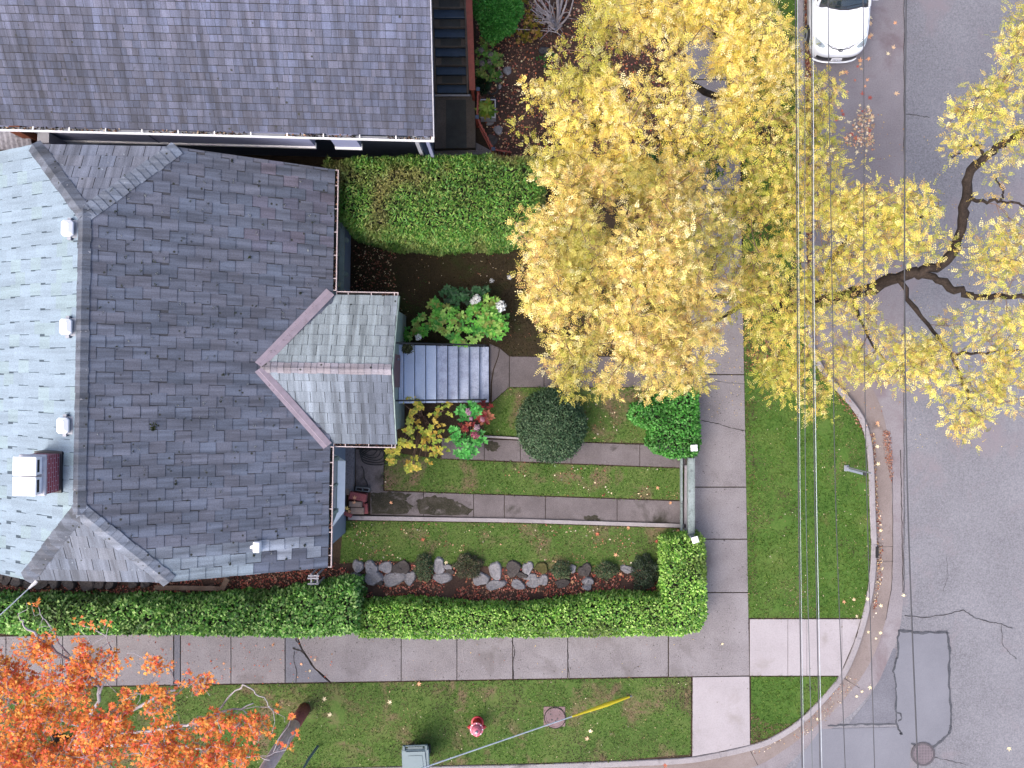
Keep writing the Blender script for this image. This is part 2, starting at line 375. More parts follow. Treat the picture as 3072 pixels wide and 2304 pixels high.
# ================================================================== THE SETTING
def structure(name, mb, mat, smooth=False):
    o = mb.build(name, mat, smooth=smooth); o['kind'] = 'structure'; return o
structure('ground', MB().sheet([(-400, -400), (400, -400), (400, 400), (-400, 400)], -0.40), M['far'])
KN = [(2398, -300), (2400, 0), (2404, 400), (2412, 800), (2424, 980), (2442, 1064), (2483, 1134), (2539, 1194), (2580, 1250), (2604, 1319), (2613, 1416), (2617, 1536), (2621, 1652),
      (2614, 1745), (2598, 1833), (2570, 1930), (2529, 2022), (2466, 2101), (2395, 2170), (2322, 2216), (2252, 2242), (2141, 2267), (2048, 2281), (1850, 2291), (1560, 2301), (1302, 2306), (700, 2318), (-600, 2345)]
KERB = smoothline([P2(*p) for p in KN], 6)
KERB = [(KERB[0][0], 60.0)] + KERB + [(-60.0, KERB[-1][1] - 0.3)]
structure('soil', MB().sheet(KERB + [(-60, 60)], 0.0), M['soil'])
roadin = offset(KERB, -0.05)
structure('road', MB().sheet([(roadin[0][0], 60)] + roadin[1:-1] + [(-60, roadin[-1][1]), (-60, -60), (70, -60), (70, 60)], -0.12), M['asphalt'])
# kerb with a rounded top edge: profile swept along the line
mb = MB(); prof = [(-0.085, -0.02), (-0.085, 0.035), (-0.07, 0.045), (0.065, 0.045), (0.085, 0.025), (0.095, -0.14)]
lines = [offset(KERB, d) for d, z in prof]
for i in range(len(KERB) - 1):
    seg = 18
    if i % seg == seg - 1 and i > 6: continue
    for k in range(len(prof) - 1):
        mb.poly([(*lines[k][i], prof[k][1]), (*lines[k][i + 1], prof[k][1]), (*lines[k + 1][i + 1], prof[k + 1][1]), (*lines[k + 1][i], prof[k + 1][1])])
    if i % seg == 0 and i > 6:
        mb.poly([(*lines[k][i], prof[k][1]) for k in range(6)])
# joints: low filler so that the kerb stays closed
for i in range(len(KERB) - 1):
    for (da, za, db, zb) in ((-0.08, -0.02, -0.08, 0.03), (-0.08, 0.03, 0.07, 0.03), (0.07, 0.03, 0.09, -0.14)):
        la, lb = offset(KERB, da), offset(KERB, db)
        if i % 18 == 17: mb.poly([(*la[i], za), (*la[i + 1], za), (*lb[i + 1], zb), (*lb[i], zb)])
structure('kerb', mb, M['kerb'])
def strip(line0, d0, d1, z): 
    a, b = offset(line0, d0), offset(line0, d1); m_ = MB()
    for i in range(len(line0) - 1): m_.poly([(*a[i], z), (*a[i + 1], z), (*b[i + 1], z), (*b[i], z)][::-1])
    return m_
# gutter pan and the concrete strip along it
GI = [P2(*p) for p in [(2455, 1090), (2500, 1150), (2550, 1200), (2592, 1256), (2616, 1320), (2624, 1416), (2630, 1536), (2634, 1652), (2627, 1748), (2611, 1838), (2582, 1936), (2540, 2030), (2476, 2110), (2402, 2180), (2328, 2227), (2256, 2253), (2143, 2279), (2048, 2293), (1850, 2303), (1560, 2313), (900, 2330), (-600, 2357)]]
GO = [P2(*p) for p in [(2530, 1010), (2580, 1090), (2620, 1160), (2650, 1230), (2668, 1310), (2678, 1416), (2682, 1536), (2684, 1652), (2680, 1760), (2662, 1862), (2630, 1960), (2585, 2040), (2515, 2125), (2450, 2185), (2370, 2245), (2280, 2300), (2170, 2330), (2048, 2345), (1850, 2352), (1560, 2362), (900, 2380), (-600, 2410)]]
AO = [P2(*p) for p in [(2717, 900), (2717, 1010), (2716, 1100), (2716, 1200), (2715, 1310), (2715, 1416), (2715, 1536), (2715, 1652), (2715, 1780), (2706, 1880), (2680, 1970), (2640, 2050), (2570, 2135), (2500, 2190), (2420, 2250), (2330, 2330), (2200, 2400)]]
def ribbon(A, B, z, n=4):
    A, B = smoothline(A, n), smoothline(B, n); m_ = MB()
    for i in range(min(len(A), len(B)) - 1): m_.poly([(*A[i], z), (*A[i + 1], z), (*B[i + 1], z), (*B[i], z)])
    return m_
structure('gutter_pan', ribbon(GI, GO, -0.106), M['gutter'])
structure('concrete_strip', ribbon(GO[:17], AO, -0.110), M['apron'])
# parking lane north of the bulge
lane = [P2(*p) for p in [(2398, -400), (2402, 400), (2412, 800), (2424, 980), (2455, 1085), (2550, 1200), (2650, 1240), (2717, 1240), (2717, 800), (2718, 0), (2720, -400)]]
structure('parking_lane', MB().sheet(lane, -0.114), M['apron'])
patch = [T(2, 2, *p) for p in [(1410, 775), (1560, 790), (1730, 785), (1742, 900), (1735, 1100), (1752, 1300), (1750, 1400), (1735, 1450), (1640, 1530), (1560, 1540), (1490, 1510), (1430, 1450), (1400, 1400), (1392, 1250), (1388, 1100), (1372, 1030), (1400, 950)]]
PATCH = [P2(*p) for p in patch]
structure('road_patch', MB().sheet(PATCH, -0.108), M['asphalt_patch'])
structure('road_patch', MB().sheet([P2(*T(2, 2, *p)) for p in [(1085, 1385), (1200, 1240), (1290, 1090), (1375, 890), (1400, 900), (1372, 1030), (1388, 1100), (1392, 1250), (1398, 1385)]], -0.1085), M['asphalt_dark'])
structure('road_patch', MB().sheet([P2(*T(2, 2, *p)) for p in [(905, 1415), (1400, 1405), (1430, 1450), (1490, 1510), (1480, 1700), (1480, 2000), (560, 2000), (800, 1560)]], -0.1095), M['asphalt_patch'])
def wiggle(pts, amp=0.02, n=5, seed=0):
    r = random.Random(seed); q = []
    for i in range(len(pts) - 1):
        for k in range(n):
            t = k / n; q.append((pts[i][0] * (1 - t) + pts[i + 1][0] * t + r.uniform(-amp, amp), pts[i][1] * (1 - t) + pts[i + 1][1] * t + r.uniform(-amp, amp)))
    q.append(pts[-1]); return q
def line_sheet(mb, pts, wid, z, seed=0):
    r = random.Random(seed); ws = [wid * r.uniform(0.5, 1.3) for _ in pts]
    for i in range(len(pts) - 1):
        a, b = pts[i], pts[i + 1]; l = math.hypot(b[0] - a[0], b[1] - a[1]) or 1; nx, ny = -(b[1] - a[1]) / l, (b[0] - a[0]) / l
        mb.poly([(a[0] - nx * ws[i] / 2, a[1] - ny * ws[i] / 2, z), (b[0] - nx * ws[i + 1] / 2, b[1] - ny * ws[i + 1] / 2, z), (b[0] + nx * ws[i + 1] / 2, b[1] + ny * ws[i + 1] / 2, z), (a[0] + nx * ws[i] / 2, a[1] + ny * ws[i] / 2, z)])
mb = MB()
line_sheet(mb, wiggle(PATCH[:11], 0.02, 6, 1), 0.075, -0.1035, 1); line_sheet(mb, wiggle(PATCH[11:] + PATCH[:1], 0.03, 8, 2), 0.055, -0.1035, 2)
line_sheet(mb, wiggle([P2(*T(2, 2, *p)) for p in [(950, 1395), (1080, 1388), (1200, 1383), (1390, 1385)]], 0.02, 5, 3), 0.05, -0.1035, 3)
line_sheet(mb, wiggle([P2(*T(2, 2, *p)) for p in [(1400, 1310), (1425, 1315), (1428, 1350), (1405, 1365)]], 0.01, 3, 3), 0.05, -0.1, 3)
structure('tar_seam', mb, M['tar'])
mb = MB()
for k, (pts, wd) in enumerate([([(1450, 675), (1590, 692), (1760, 660), (1830, 640), (1900, 690), (2000, 720), (2080, 735), (2150, 760)], 0.018), ([(2080, 735), (2085, 860), (2140, 930), (2180, 960)], 0.012), ([(1640, 1600), (1760, 1625), (1850, 1650)], 0.012), ([(1720, 300), (1730, 420), (1700, 520)], 0.008)]):
    line_sheet(mb, wiggle([P2(*T(2, 2, *p)) for p in pts], 0.02, 6, k + 7), wd, -0.104, k)
line_sheet(mb, wiggle([P2(*T(2, 0, *p)) for p in [(1450, 735), (1540, 740), (1610, 755)]], 0.02, 5, 5), 0.016, -0.104, 5)
line_sheet(mb, wiggle([P2(2717, y) for y in (-200, 200, 600, 1000, 1500, 1780)], 0.012, 14, 6), 0.018, -0.102, 6)
line_sheet(mb, wiggle([P2(*p) for p in [(2682, 1420), (2683, 1640), (2680, 1760), (2662, 1862)]], 0.01, 10, 9), 0.016, -0.101, 6)
line_sheet(mb, wiggle([P2(*p) for p in [(2706, 1350), (2709, 1500), (2712, 1640), (2713, 1780)]], 0.012, 10, 10), 0.022, -0.103, 6)
for a, b in (((2630, 1642), (2683, 1642)), ((2632, 1686), (2684, 1686)), ((2533, 2036), (2583, 2068)), ((2254, 2256), (2276, 2300))):
    line_sheet(mb, wiggle([P2(*a), P2(*b)], 0.004, 4, 3), 0.014, -0.101, 2)
structure('road_crack', mb, M['crack'])

# ---- pavements: slabs with open joints, a step above the soil
def slab(mb, pts, z=0.035, zb=-0.06): mb.prism([P2(*p) for p in pts], zb, z)
def xl(y): return 2056 + y * 0.0185                        # west edge of the north-south pavement
def xr(y): return 2211 + y * 0.0180                        # its east edge
walk = MB(); ys = [-420, -260, -90, 75, 240, 405, 570, 740, 912, 1124, 1461, 1617, 1777]
for a, b in zip(ys, ys[1:]):
    g = 1.6
    slab(walk, [(xl(a), a + g), (xr(a), a + g), (xr(b), b - g), (xl(b), b - g)])
slab(walk, [(xl(1777) - 82, 1778.6), (xr(1777), 1778.6), (2247, 2025), (2006, 2029)])
def yb(x): return 2052 - (x - 555) * 0.0166                # south edge of the east-west pavement
xs = [-700, -520, -340, -160, 20, 190, 352, 522]
for a, b in list(zip(xs, xs[1:])) + [(543, 694), (694, 856), (1204, 1371), (1371, 1538), (1538, 1703), (1703, 2004)]:
    slab(walk, [(a + 1.2, yb(a) - 152), (b - 1.2, yb(b) - 152), (b - 1.2, yb(b)), (a + 1.2, yb(a))])
structure('sidewalk', walk, M['walk'])
mb = MB(); slab(mb, [(524, yb(523) - 152), (541, yb(541) - 152), (541, yb(541)), (524, yb(523))], 0.03)
slab(mb, [(857.5, yb(857) - 152), (886, 1897), (905, 1948), (924, 1977), (942, 2005), (965, 2024), (988, yb(988)), (857.5, yb(857))], 0.031)
structure('sidewalk_patch', mb, M['asphalt_dark'])
mb = MB(); pts = [(880, yb(880) - 130), (912, 1924), (945, 1985), (990, 2046)]     # the broken slab beyond the diagonal crack
slab2 = MB(); slab2.prism([P2(*p) for p in [(889, 1896), (1202.8, 1890), (1202.8, yb(1203)), (994, yb(994)), (969, 2021), (946, 2002), (928, 1974), (909, 1946)]], -0.05, 0.035)
structure('sidewalk_slab', slab2, M['walk'])
ramp_ = MB()
for a, b in ((2249, 2362), (2363.5, 2419), (2420, 2524)): slab(ramp_, [(a, 1857), (b, 1857), (b, 2026), (a, 2026)], 0.030)
slab(ramp_, [(2525.5, 1857), (2581, 1857), (2560, 1926), (2528, 2000), (2525.5, 2010)], 0.028)
slab(ramp_, [(2078, 2031), (2247, 2029), (2249, 2233), (2160, 2253), (2077, 2268)], 0.030)
structure('kerb_ramp', ramp_, M['walk_new'])
mb = MB()
def crk(pts, wd, z=0.040, seed=0, tile=None, n=6): line_sheet(mb, wiggle([P2(*(T(*tile, *p) if tile else p)) for p in pts], 0.012, n, seed), wd, z, seed)
crk([(120, 1065), (210, 1082), (300, 1110), (395, 1130)], 0.022, seed=1, tile=(2, 1))
crk([(1917, 820), (1960, 890), (2000, 955), (2040, 1015), (2088, 1060), (2138, 1105)], 0.03, seed=2, tile=(0, 2))
crk([(1910, 900), (1905, 960), (1925, 1030), (1920, 1100)], 0.02, seed=3, tile=(0, 2))
crk([(1900, 880), (1960, 900), (1990, 930)], 0.05, seed=8, tile=(0, 2))
crk([(1105, 830), (1125, 905), (1112, 960), (1115, 1085)], 0.022, seed=4, tile=(1, 2))
crk([(1465, 835), (1468, 960), (1475, 1070)], 0.018, seed=5, tile=(1, 2))
crk([(150, 780), (165, 800), (240, 815), (395, 830)], 0.010, seed=6, tile=(2, 1))
structure('pavement_crack', mb, M['crack'])

# ---- garden paths
path = MB()
for a, b in ((1529, 1631), (1633, 1790), (1792, 1950), (1952, 2066)): slab(path, [(a, 1070), (b, 1070 + (b - a) * 0.01), (b, 1161), (a, 1161)], 0.03)
slab(path, [(1500, 1046), (1527, 1069), (1527, 1161), (1476, 1206), (1476, 1150), (1482, 1110), (1496, 1070)], 0.03)
slab(path, [(1469, 1032), (1498, 1044), (1493, 1070), (1479, 1108), (1472, 1150), (1470, 1206)], 0.022)
structure('garden_path', path, M['walk_dark'])
path = MB()
for a, b in ((1325, 1452), (1454, 1560), (1562, 1712), (1714, 1918), (1920, 2056)):
    slab(path, [(a, 1318 + (a - 1452) * 0.034), (b, 1318 + (b - 1452) * 0.034), (b, 1374 + (b - 1300) * 0.038), (a, 1374 + (a - 1300) * 0.038)], 0.03)
for a, b, e in ((1112, 1270, 0), (1272, 1420, 0), (1422, 1512, 0), (1514, 1635, 0), (1637, 1850, 0), (1852, 2054, 0)):
    slab(path, [(a, 1472 + (a - 1112) * 0.034), (b + (12 if e < -5 else 0), 1472 + (b - 1112) * 0.034), (b, 1543 + (b - 1112) * 0.027), (a + e, 1543 + (a - 1112) * 0.027)], 0.03)
slab(path, [(1068, 1348), (1152, 1352), (1150, 1474), (1068, 1468)], 0.026)
structure('garden_path', path, M['walk_dark'])
mb = MB(); 
for pts in ([(1452, 1306), (1562, 1312), (1562, 1318), (1452, 1312)], [(1046, 1546), (1550, 1555), (2056, 1571), (2056, 1582), (1550, 1566), (1046, 1558)], [(2052, 1395), (2062, 1395), (2060, 1625), (2050, 1625)]):
    mb.prism([P2(*p) for p in pts], -0.02, 0.09)
structure('path_edging', mb, M['kerb'])

mb = MB()
for k_, pts in enumerate(([(1112, 1478), (1180, 1476), (1235, 1484), (1215, 1500), (1240, 1520), (1220, 1542), (1114, 1540)], [(1250, 1500), (1300, 1486), (1345, 1494), (1385, 1512), (1420, 1528), (1400, 1546), (1260, 1543)], [(1450, 1325), (1480, 1322), (1500, 1335), (1490, 1355), (1460, 1350)], [(1750, 1548), (1790, 1546), (1800, 1560), (1760, 1562)])):
    q_ = wiggle([P2(*p) for p in pts] + [P2(*pts[0])], 0.03, 6, 30 + k_); mb.sheet(q_[:-1], 0.0345 + 0.0005 * k_)
structure('moss_patch', mb, rough_mat('dark_moss', c(62, 60, 46), c(40, 38, 28), c(110, 102, 96), 2.5, 24, .95, stain=c(128, 120, 118), stain_scale=3, stain_lo=.56))
# ---- lawns (turf sheets) and planted soil
LAWN = {
 'front_shade': [(1058, 735), (2066, 735), (2066, 1068), (1528, 1068), (1500, 1044), (1468, 1030), (1190, 1030), (1190, 900), (1058, 880)],
 'by_path': [(1478, 1207), (1528, 1163), (2066, 1163), (2066, 1332), (1720, 1324), (1560, 1310), (1452, 1304), (1452, 1230)],
 'middle': [(1154, 1354), (1330, 1378), (1560, 1388), (2050, 1406), (2050, 1500), (1560, 1484), (1154, 1470)],
 'lower': [(1030, 1562), (1550, 1570), (2054, 1586), (1985, 1630), (1980, 1700), (1750, 1715), (1500, 1700), (1300, 1690), (1150, 1680), (1020, 1690)],
 'boulevard': [(2214, -300), (2396, -300), (2400, 400), (2408, 800), (2420, 985), (2438, 1068), (2479, 1140), (2534, 1202), (2573, 1257), (2596, 1322), (2604, 1416), (2608, 1536), (2612, 1652), (2605, 1745), (2590, 1830), (2583, 1853), (2245, 1853), (2234, 1200), (2228, 600)],
 'corner': [(2253, 2030), (2520, 2030), (2458, 2096), (2388, 2163), (2316, 2208), (2253, 2230)],
 'south': [(-600, 2076), (555, 2057), (1204, 2046), (2072, 2032), (2072, 2262), (1850, 2280), (1560, 2290), (700, 2308), (-600, 2334)],
}
LAWNW = {k: [P2(*p) for p in v] for k, v in LAWN.items()}
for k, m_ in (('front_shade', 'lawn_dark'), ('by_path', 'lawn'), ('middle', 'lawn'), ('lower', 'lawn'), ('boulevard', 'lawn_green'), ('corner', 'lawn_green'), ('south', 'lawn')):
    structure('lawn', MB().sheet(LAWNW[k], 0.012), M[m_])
BED = [P2(*p) for p in [(1000, 1690), (1150, 1684), (1300, 1694), (1500, 1704), (1750, 1719), (1984, 1704), (1984, 1830), (1060, 1830), (1000, 1780), (-200, 1800), (-200, 1700), (900, 1700)]]
structure('flower_bed', MB().sheet(BED, 0.006), M['bedsoil'])
BEDN = [P2(*p) for p in [(1425, -300), (2066, -300), (2066, 470), (1490, 470), (1430, 300)]]
structure('flower_bed', MB().sheet(BEDN, 0.006), M['bedsoil'])
mb = MB(); mb.prism([P2(*p) for p in [(1290, 447), (1430, 430), (1490, 462), (1290, 470)]], -0.05, 0.05)
structure('concrete_footing', mb, M['walk'])

def stuff(name, V, cols, mat, label=None, cat=None):
    o = mesh_quads(name, V, cols, mat); o['kind'] = 'stuff'; return tag(o, label, cat)
# ---- grass: short blades over the turf, their colour drifting in patches
gp = []; gc = []
def grass(poly, dens, pal_g, pal_d, dry, zb=0.012, lo=0.03, hi=0.075, seed=0, scale=0.8):
    n = int(area(poly) * dens); q = sample_poly(poly, n); nz = fbm(q[:, 0] * scale, q[:, 1] * scale, seed) + RNG.normal(0, 0.06, n)
    C = np.stack([q[:, 0], q[:, 1], np.full(n, zb)], 1); D = rdir(n, 0.9); D[:, 2] = np.abs(D[:, 2]) + 0.25
    keep = fbm(q[:, 0] * 1.9, q[:, 1] * 1.9, seed + 9) > 0.24
    L = RNG.uniform(lo, hi, n); gp.append(leafq(C, D, rdir(n, 1.0), L, RNG.uniform(0.014, 0.028, n))[keep])
    cg = pick(pal_g, n, 0.25); cd = pick(pal_d, n, 0.2); t = np.clip((nz - dry) * 7, 0, .9)[:, None]; bare = np.clip((fbm(q[:, 0] * 1.0 + 40, q[:, 1] * 1.0, seed + 50) + RNG.normal(0, .04, n) - .64) * 14, 0, 1)[:, None]
    wd = np.clip((vnoise(q[:, 0] * 2.6, q[:, 1] * 2.6, seed + 21) - 0.74) * 9, 0, 0.8)[:, None]; cg = cg * (0.8 + 0.4 * vnoise(q[:, 0] * 5, q[:, 1] * 5, seed + 31))[:, None]
    cd = cd * (1 - bare) + np.array(c(104, 88, 76)) * bare; t = np.maximum(t, bare)
    gc.append(((cg * (1 - t) + cd * t) * (1 - wd) + np.array(c(78, 128, 48)) * wd * (0 if zb > 0.5 else 1))[keep])
    for i in range(len(poly)):                                   # ragged turf edges
        p, e = np.array(poly[i]), np.array(poly[(i + 1) % len(poly)]) - np.array(poly[i]); L_ = np.linalg.norm(e); m_ = int(min(L_, 40) * 42)
        if m_ < 3: continue
        tt = RNG.random(m_); o_ = RNG.normal(0, 0.03, m_); kp = vnoise(tt * L_ * 2.2, tt * 0 + i, seed + 40) > 0.38; tt, o_ = tt[kp], o_[kp]; nn_ = np.array([e[1], -e[0]]) / L_; xy = p + tt[:, None] * e + o_[:, None] * nn_
        C = np.column_stack([xy, np.full(len(tt), zb + 0.015)]); D = rdir(len(tt), 0.6); D[:, 2] = np.abs(D[:, 2]) + .15; gp.append(leafq(C, D, rdir(len(tt), 1.0), RNG.uniform(.03, .07, len(tt)), .02)); gc.append(pick(list(pal_g) + list(pal_d), len(tt), .25) * .85)
GR = [c(96, 144, 50, .55), c(120, 158, 64, .55), c(76, 126, 40, .55), c(144, 166, 90, .55)]; WEED = [c(70, 120, 44), c(92, 140, 60)]; DR = [c(168, 154, 110), c(184, 168, 130), c(142, 124, 90)]
DG = [c(62, 62, 22), c(46, 50, 16), c(76, 70, 32)]; DD = [c(74, 54, 32), c(58, 40, 24)]  # front lawn blades, darkened with the same painted shade
vis = lambda poly, y0=-400: [(min(max(x, -16.5), 17), min(max(y, -12.5), 12.8)) for x, y in poly]
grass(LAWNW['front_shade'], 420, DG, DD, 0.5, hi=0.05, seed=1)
grass(LAWNW['by_path'], 620, GR, DR, 0.52, seed=2); grass(LAWNW['middle'], 620, GR, DR, 0.56, seed=3); grass(LAWNW['lower'], 620, GR, DR, 0.5, seed=4)
GB = [c(98, 136, 42), c(118, 150, 56), c(78, 116, 32), c(136, 156, 76)]
grass(vis(LAWNW['boulevard']), 620, GB, DR, 0.53, seed=5); grass(LAWNW['corner'], 620, GB, DR, 0.66, seed=6)
grass(vis(LAWNW['south']), 560, GR, DR, 0.47, seed=7)
for (y_, x0_, x1_) in [(1124, xl(1124), xr(1124)), (1461, xl(1461), xr(1461)), (1617, xl(1617), xr(1617)), (1777, xl(1777), xr(1777)), (912, xl(912), xr(912))]:
    a_, b_ = P2(x0_, y_), P2(x1_, y_); m_ = 46; t_ = RNG.beta(.5, .7, m_); C = np.stack([a_[0] + (b_[0] - a_[0]) * t_, a_[1] + RNG.normal(0, .008, m_), np.full(m_, .02)], 1); gp.append(leafq(C, rdir(m_, .8), rdir(m_, .6), RNG.uniform(.02, .05, m_), .014)); gc.append(pick([c(84, 96, 50), c(96, 84, 60), c(60, 70, 36)], m_, .2))
for x_ in (352, 522, 694, 856, 1204, 1371, 1538, 1703, 2004):
    m_ = 34; t_ = RNG.beta(.5, .6, m_); a_, b_ = P2(x_, yb(x_) - 150), P2(x_, yb(x_)); C = np.stack([a_[0] + RNG.normal(0, .008, m_), a_[1] + (b_[1] - a_[1]) * t_, np.full(m_, .02)], 1); gp.append(leafq(C, rdir(m_, .8), rdir(m_, .6), RNG.uniform(.02, .05, m_), .014)); gc.append(pick([c(84, 96, 50), c(96, 84, 60), c(60, 70, 36)], m_, .2))
stuff('grass', np.concatenate(gp), np.concatenate(gc), M['grass'])

# ---- leaf litter: too many to count
lp = []; lc = []
LIT = [c(160, 92, 74, .6), c(186, 118, 92, .6), c(126, 72, 60, .6), c(206, 160, 130, .65), c(150, 108, 92, .6)]; PALE = [c(232, 212, 170, .7), c(212, 178, 130, .65), c(238, 220, 198, .7)]
def litter(poly, n, pal, z=0.02, s0=0.03, s1=0.07, flat=2.0, seed=None, thr=0.45):
    q = sample_poly(poly, n)
    if seed is not None: q = q[fbm(q[:, 0] * 1.2, q[:, 1] * 1.2, seed) > thr]
    m_ = len(q); C = np.stack([q[:, 0], q[:, 1], z + RNG.uniform(0, 0.015, m_)], 1); Nn = rdir(m_, flat); D = rdir(m_); D[:, 2] *= 0.3
    L = RNG.uniform(s0, s1, m_); lp.append(leafq(C, D, Nn, L, L * RNG.uniform(0.5, 0.9, m_), 0.2)); lc.append(pick(pal, m_, 0.25))
litter(BED, 9500, LIT + [c(214, 116, 92, .65), c(226, 150, 130, .65), c(200, 96, 84, .6)], thr=0.34, seed=1, s0=.035, s1=.085); litter(BEDN, 9000, LIT + PALE[:2] + [c(226, 130, 84, .65), c(214, 150, 120, .65), c(200, 120, 110, .6)], seed=2, thr=0.2, s0=.035, s1=.085)
litter(LAWNW['lower'], 900, LIT + PALE, seed=3, thr=0.52); litter(LAWNW['middle'], 300, PALE + LIT[:2], seed=4, thr=0.5); litter(LAWNW['by_path'], 260, PALE + LIT[:2], seed=4)
litter(LAWNW['front_shade'], 700, PALE + LIT[:2], s0=0.02, s1=0.045, seed=5, thr=0.4); litter([P2(*p) for p in [(1058, 735), (1190, 735), (1190, 880), (1058, 880)]], 420, LIT + PALE[:1], seed=6, thr=0.3)
litter(LAWNW['south'], 500, PALE, s0=0.02, s1=0.045); litter(vis(LAWNW['boulevard']), 420, PALE, s0=0.02, s1=0.045)
litter([P2(*p) for p in [(2228, 640), (2300, 640), (2330, 1120), (2240, 1120)]], 1500, LIT[:3] + [c(92, 60, 44)], seed=8, thr=0.3)
for y0, y1 in ((-50, 330), (330, 700), (700, 1030)): litter([P2(*p) for p in [(2408, y0), (2432, y0), (2440, y1), (2412, y1)]], 800, LIT + PALE[:1], z=-0.105, s0=0.05, s1=0.11)
litter([P2(*T(2, 1, *p)) for p in [(1302, 1130), (1350, 1130), (1364, 1250), (1372, 1420), (1362, 1480), (1350, 1410), (1325, 1330)]], 420, LIT + [c(190, 140, 116, .65), c(170, 120, 100, .6)], z=-0.1, s0=.02, s1=.055)
litter([P2(*T(2, 1, *p)) for p in [(1225, 1150), (1250, 1150), (1272, 1650), (1258, 1650)]], 260, LIT + PALE, z=-0.1)
litter([P2(*T(2, 2, *p)) for p in [(1270, 0), (1300, 0), (1305, 420), (1250, 700), (1235, 680), (1270, 400)]], 260, LIT + PALE, z=-0.1)
litter([P2(*T(2, 2, *p)) for p in [(1060, 1060), (1170, 1090), (950, 1350), (820, 1450), (500, 1580), (420, 1560), (800, 1380)]], 240, PALE + LIT[:2], z=-0.1, s0=0.02, s1=0.05)
litter([P2(*T(2, 1, *p)) for p in [(985, 870), (1060, 900), (1200, 1110), (1160, 1130), (1020, 960)]], 200, LIT, z=0.02)
litter([P2(*T(2, 2, *p)) for p in [(440, 1290), (560, 1370), (720, 1370), (500, 1500), (440, 1510)]], 500, [c(130, 100, 80), c(160, 130, 104), c(104, 78, 62)], s0=0.02, s1=0.05)
litter([P2(*T(2, 0, *p)) for p in [(1150, 700), (1240, 690), (1250, 960), (1040, 940)]], 260, LIT[3:4] + PALE + [c(226, 170, 140, .65)], z=-0.1, s0=0.05, s1=0.1)
YF = [c(240, 214, 110, .7), c(226, 190, 96, .65), c(206, 160, 96, .6)]
litter([P2(*p) for p in [(2068, 300), (2218, 300), (2232, 1250), (2072, 1250)]], 420, YF, z=.045, s0=.02, s1=.05); litter([P2(*p) for p in [(2420, 330), (2716, 330), (2716, 1250), (2610, 1230), (2440, 1000)]], 620, YF + LIT[:2], z=-.1, s0=.025, s1=.06, seed=12, thr=.4)
litter([P2(*p) for p in [(2720, 400), (3060, 400), (3060, 1350), (2720, 1350)]], 260, YF, z=-.112, s0=.02, s1=.05); litter([P2(*p) for p in [(2236, 950), (2262, 950), (2272, 1850), (2248, 1850)]], 520, [c(96, 76, 60), c(124, 98, 76), c(150, 110, 84), c(84, 66, 54)], z=.03, s0=.02, s1=.05, seed=14, thr=.42)
litter([P2(*p) for p in [(1060, 1900), (2080, 1890), (2080, 2030), (1060, 2045)]], 90, YF + LIT[:3], z=.045, s0=.015, s1=.035); litter([P2(*p) for p in [(0, 1905), (1000, 1900), (1000, 2045), (0, 2060)]], 260, [c(226, 120, 76, .65), c(200, 96, 70, .6), c(232, 160, 90, .65)], z=.045, s0=.02, s1=.06)
litter([P2(*p) for p in [(555, 2060), (1500, 2046), (1500, 2072), (555, 2085)]], 420, [c(96, 76, 60), c(124, 98, 76), c(150, 110, 84), c(84, 66, 54)], z=.03, s0=.02, s1=.05, seed=15, thr=.42); litter([P2(*p) for p in [(1900, 2040), (2070, 2036), (2070, 2150), (2000, 2110)]], 420, [c(96, 76, 64), c(120, 98, 80), c(84, 66, 56)], z=.03, s0=.02, s1=.05, seed=15, thr=.35)
stuff('leaf_litter', np.concatenate(lp), np.concatenate(lc), M['dryleaf'])

# ---- larger single leaves, each its own object
def maple_mesh(name, col, s):
    pts = []; lobes = [(90, 1.0), (35, 0.85), (-20, 0.62), (145, 0.85), (200, 0.62)]
    order = sorted(lobes, key=lambda q: q[0])
    ang = [q[0] for q in order]; out = []
    for i, (a, r) in enumerate(order):
        out.append((math.cos(math.radians(a - 13)) * r * 0.62, math.sin(math.radians(a - 13)) * r * 0.62)); out.append((math.cos(math.radians(a)) * r, math.sin(math.radians(a)) * r)); out.append((math.cos(math.radians(a + 13)) * r * 0.62, math.sin(math.radians(a + 13)) * r * 0.62))
        if i < 4:
            b = (a + order[i + 1][0]) / 2; out.append((math.cos(math.radians(b)) * 0.34, math.sin(math.radians(b)) * 0.34))
    out.append((0.05, -0.3)); out.insert(0, (0.1, -0.25)) if False else None
    mb = MB(); m = len(out); ctr = (0, 0.1, 0.0)
    for i in range(m):
        a, b = out[i], out[(i + 1) % m]
        z = lambda p: 0.28 * (p[0] ** 2 + p[1] ** 2) ** 0.8 * (0.6 + 0.4 * math.sin(5 * p[0] + 3 * p[1]))
        mb.poly([(ctr[0] * s, ctr[1] * s, 0), (a[0] * s, a[1] * s, z(a) * s), (b[0] * s, b[1] * s, z(b) * s)], col)
    mb.tube([(0, -0.1 * s, 0.01 * s), (0.1 * s, -0.9 * s, 0.05 * s)], 0.025 * s, 4, col)
    o = mb.build(name, M['dryleaf']); COL.objects.unlink(o); return o.data
LEAFM = [maple_mesh('fallen_leaf', q, 0.085) for q in (c(236, 200, 160, .7), c(238, 176, 134, .7), c(222, 128, 96, .65), c(248, 230, 186, .75), c(196, 100, 88, .6), c(244, 208, 120, .7))]
def leaf_at(px, py, z, k, s, label, group):
    o = bpy.data.objects.new('fallen_leaf', LEAFM[k]); x, y, _ = P(px, py, z); o.location = (x, y, z)
    o.rotation_euler = (random.uniform(-0.3, 0.3), random.uniform(-0.3, 0.3), random.uniform(0, 6.28)); o.scale = (s, s, s)
    COL.objects.link(o); tag(o, label, 'leaf', group)
r = random.Random(5)
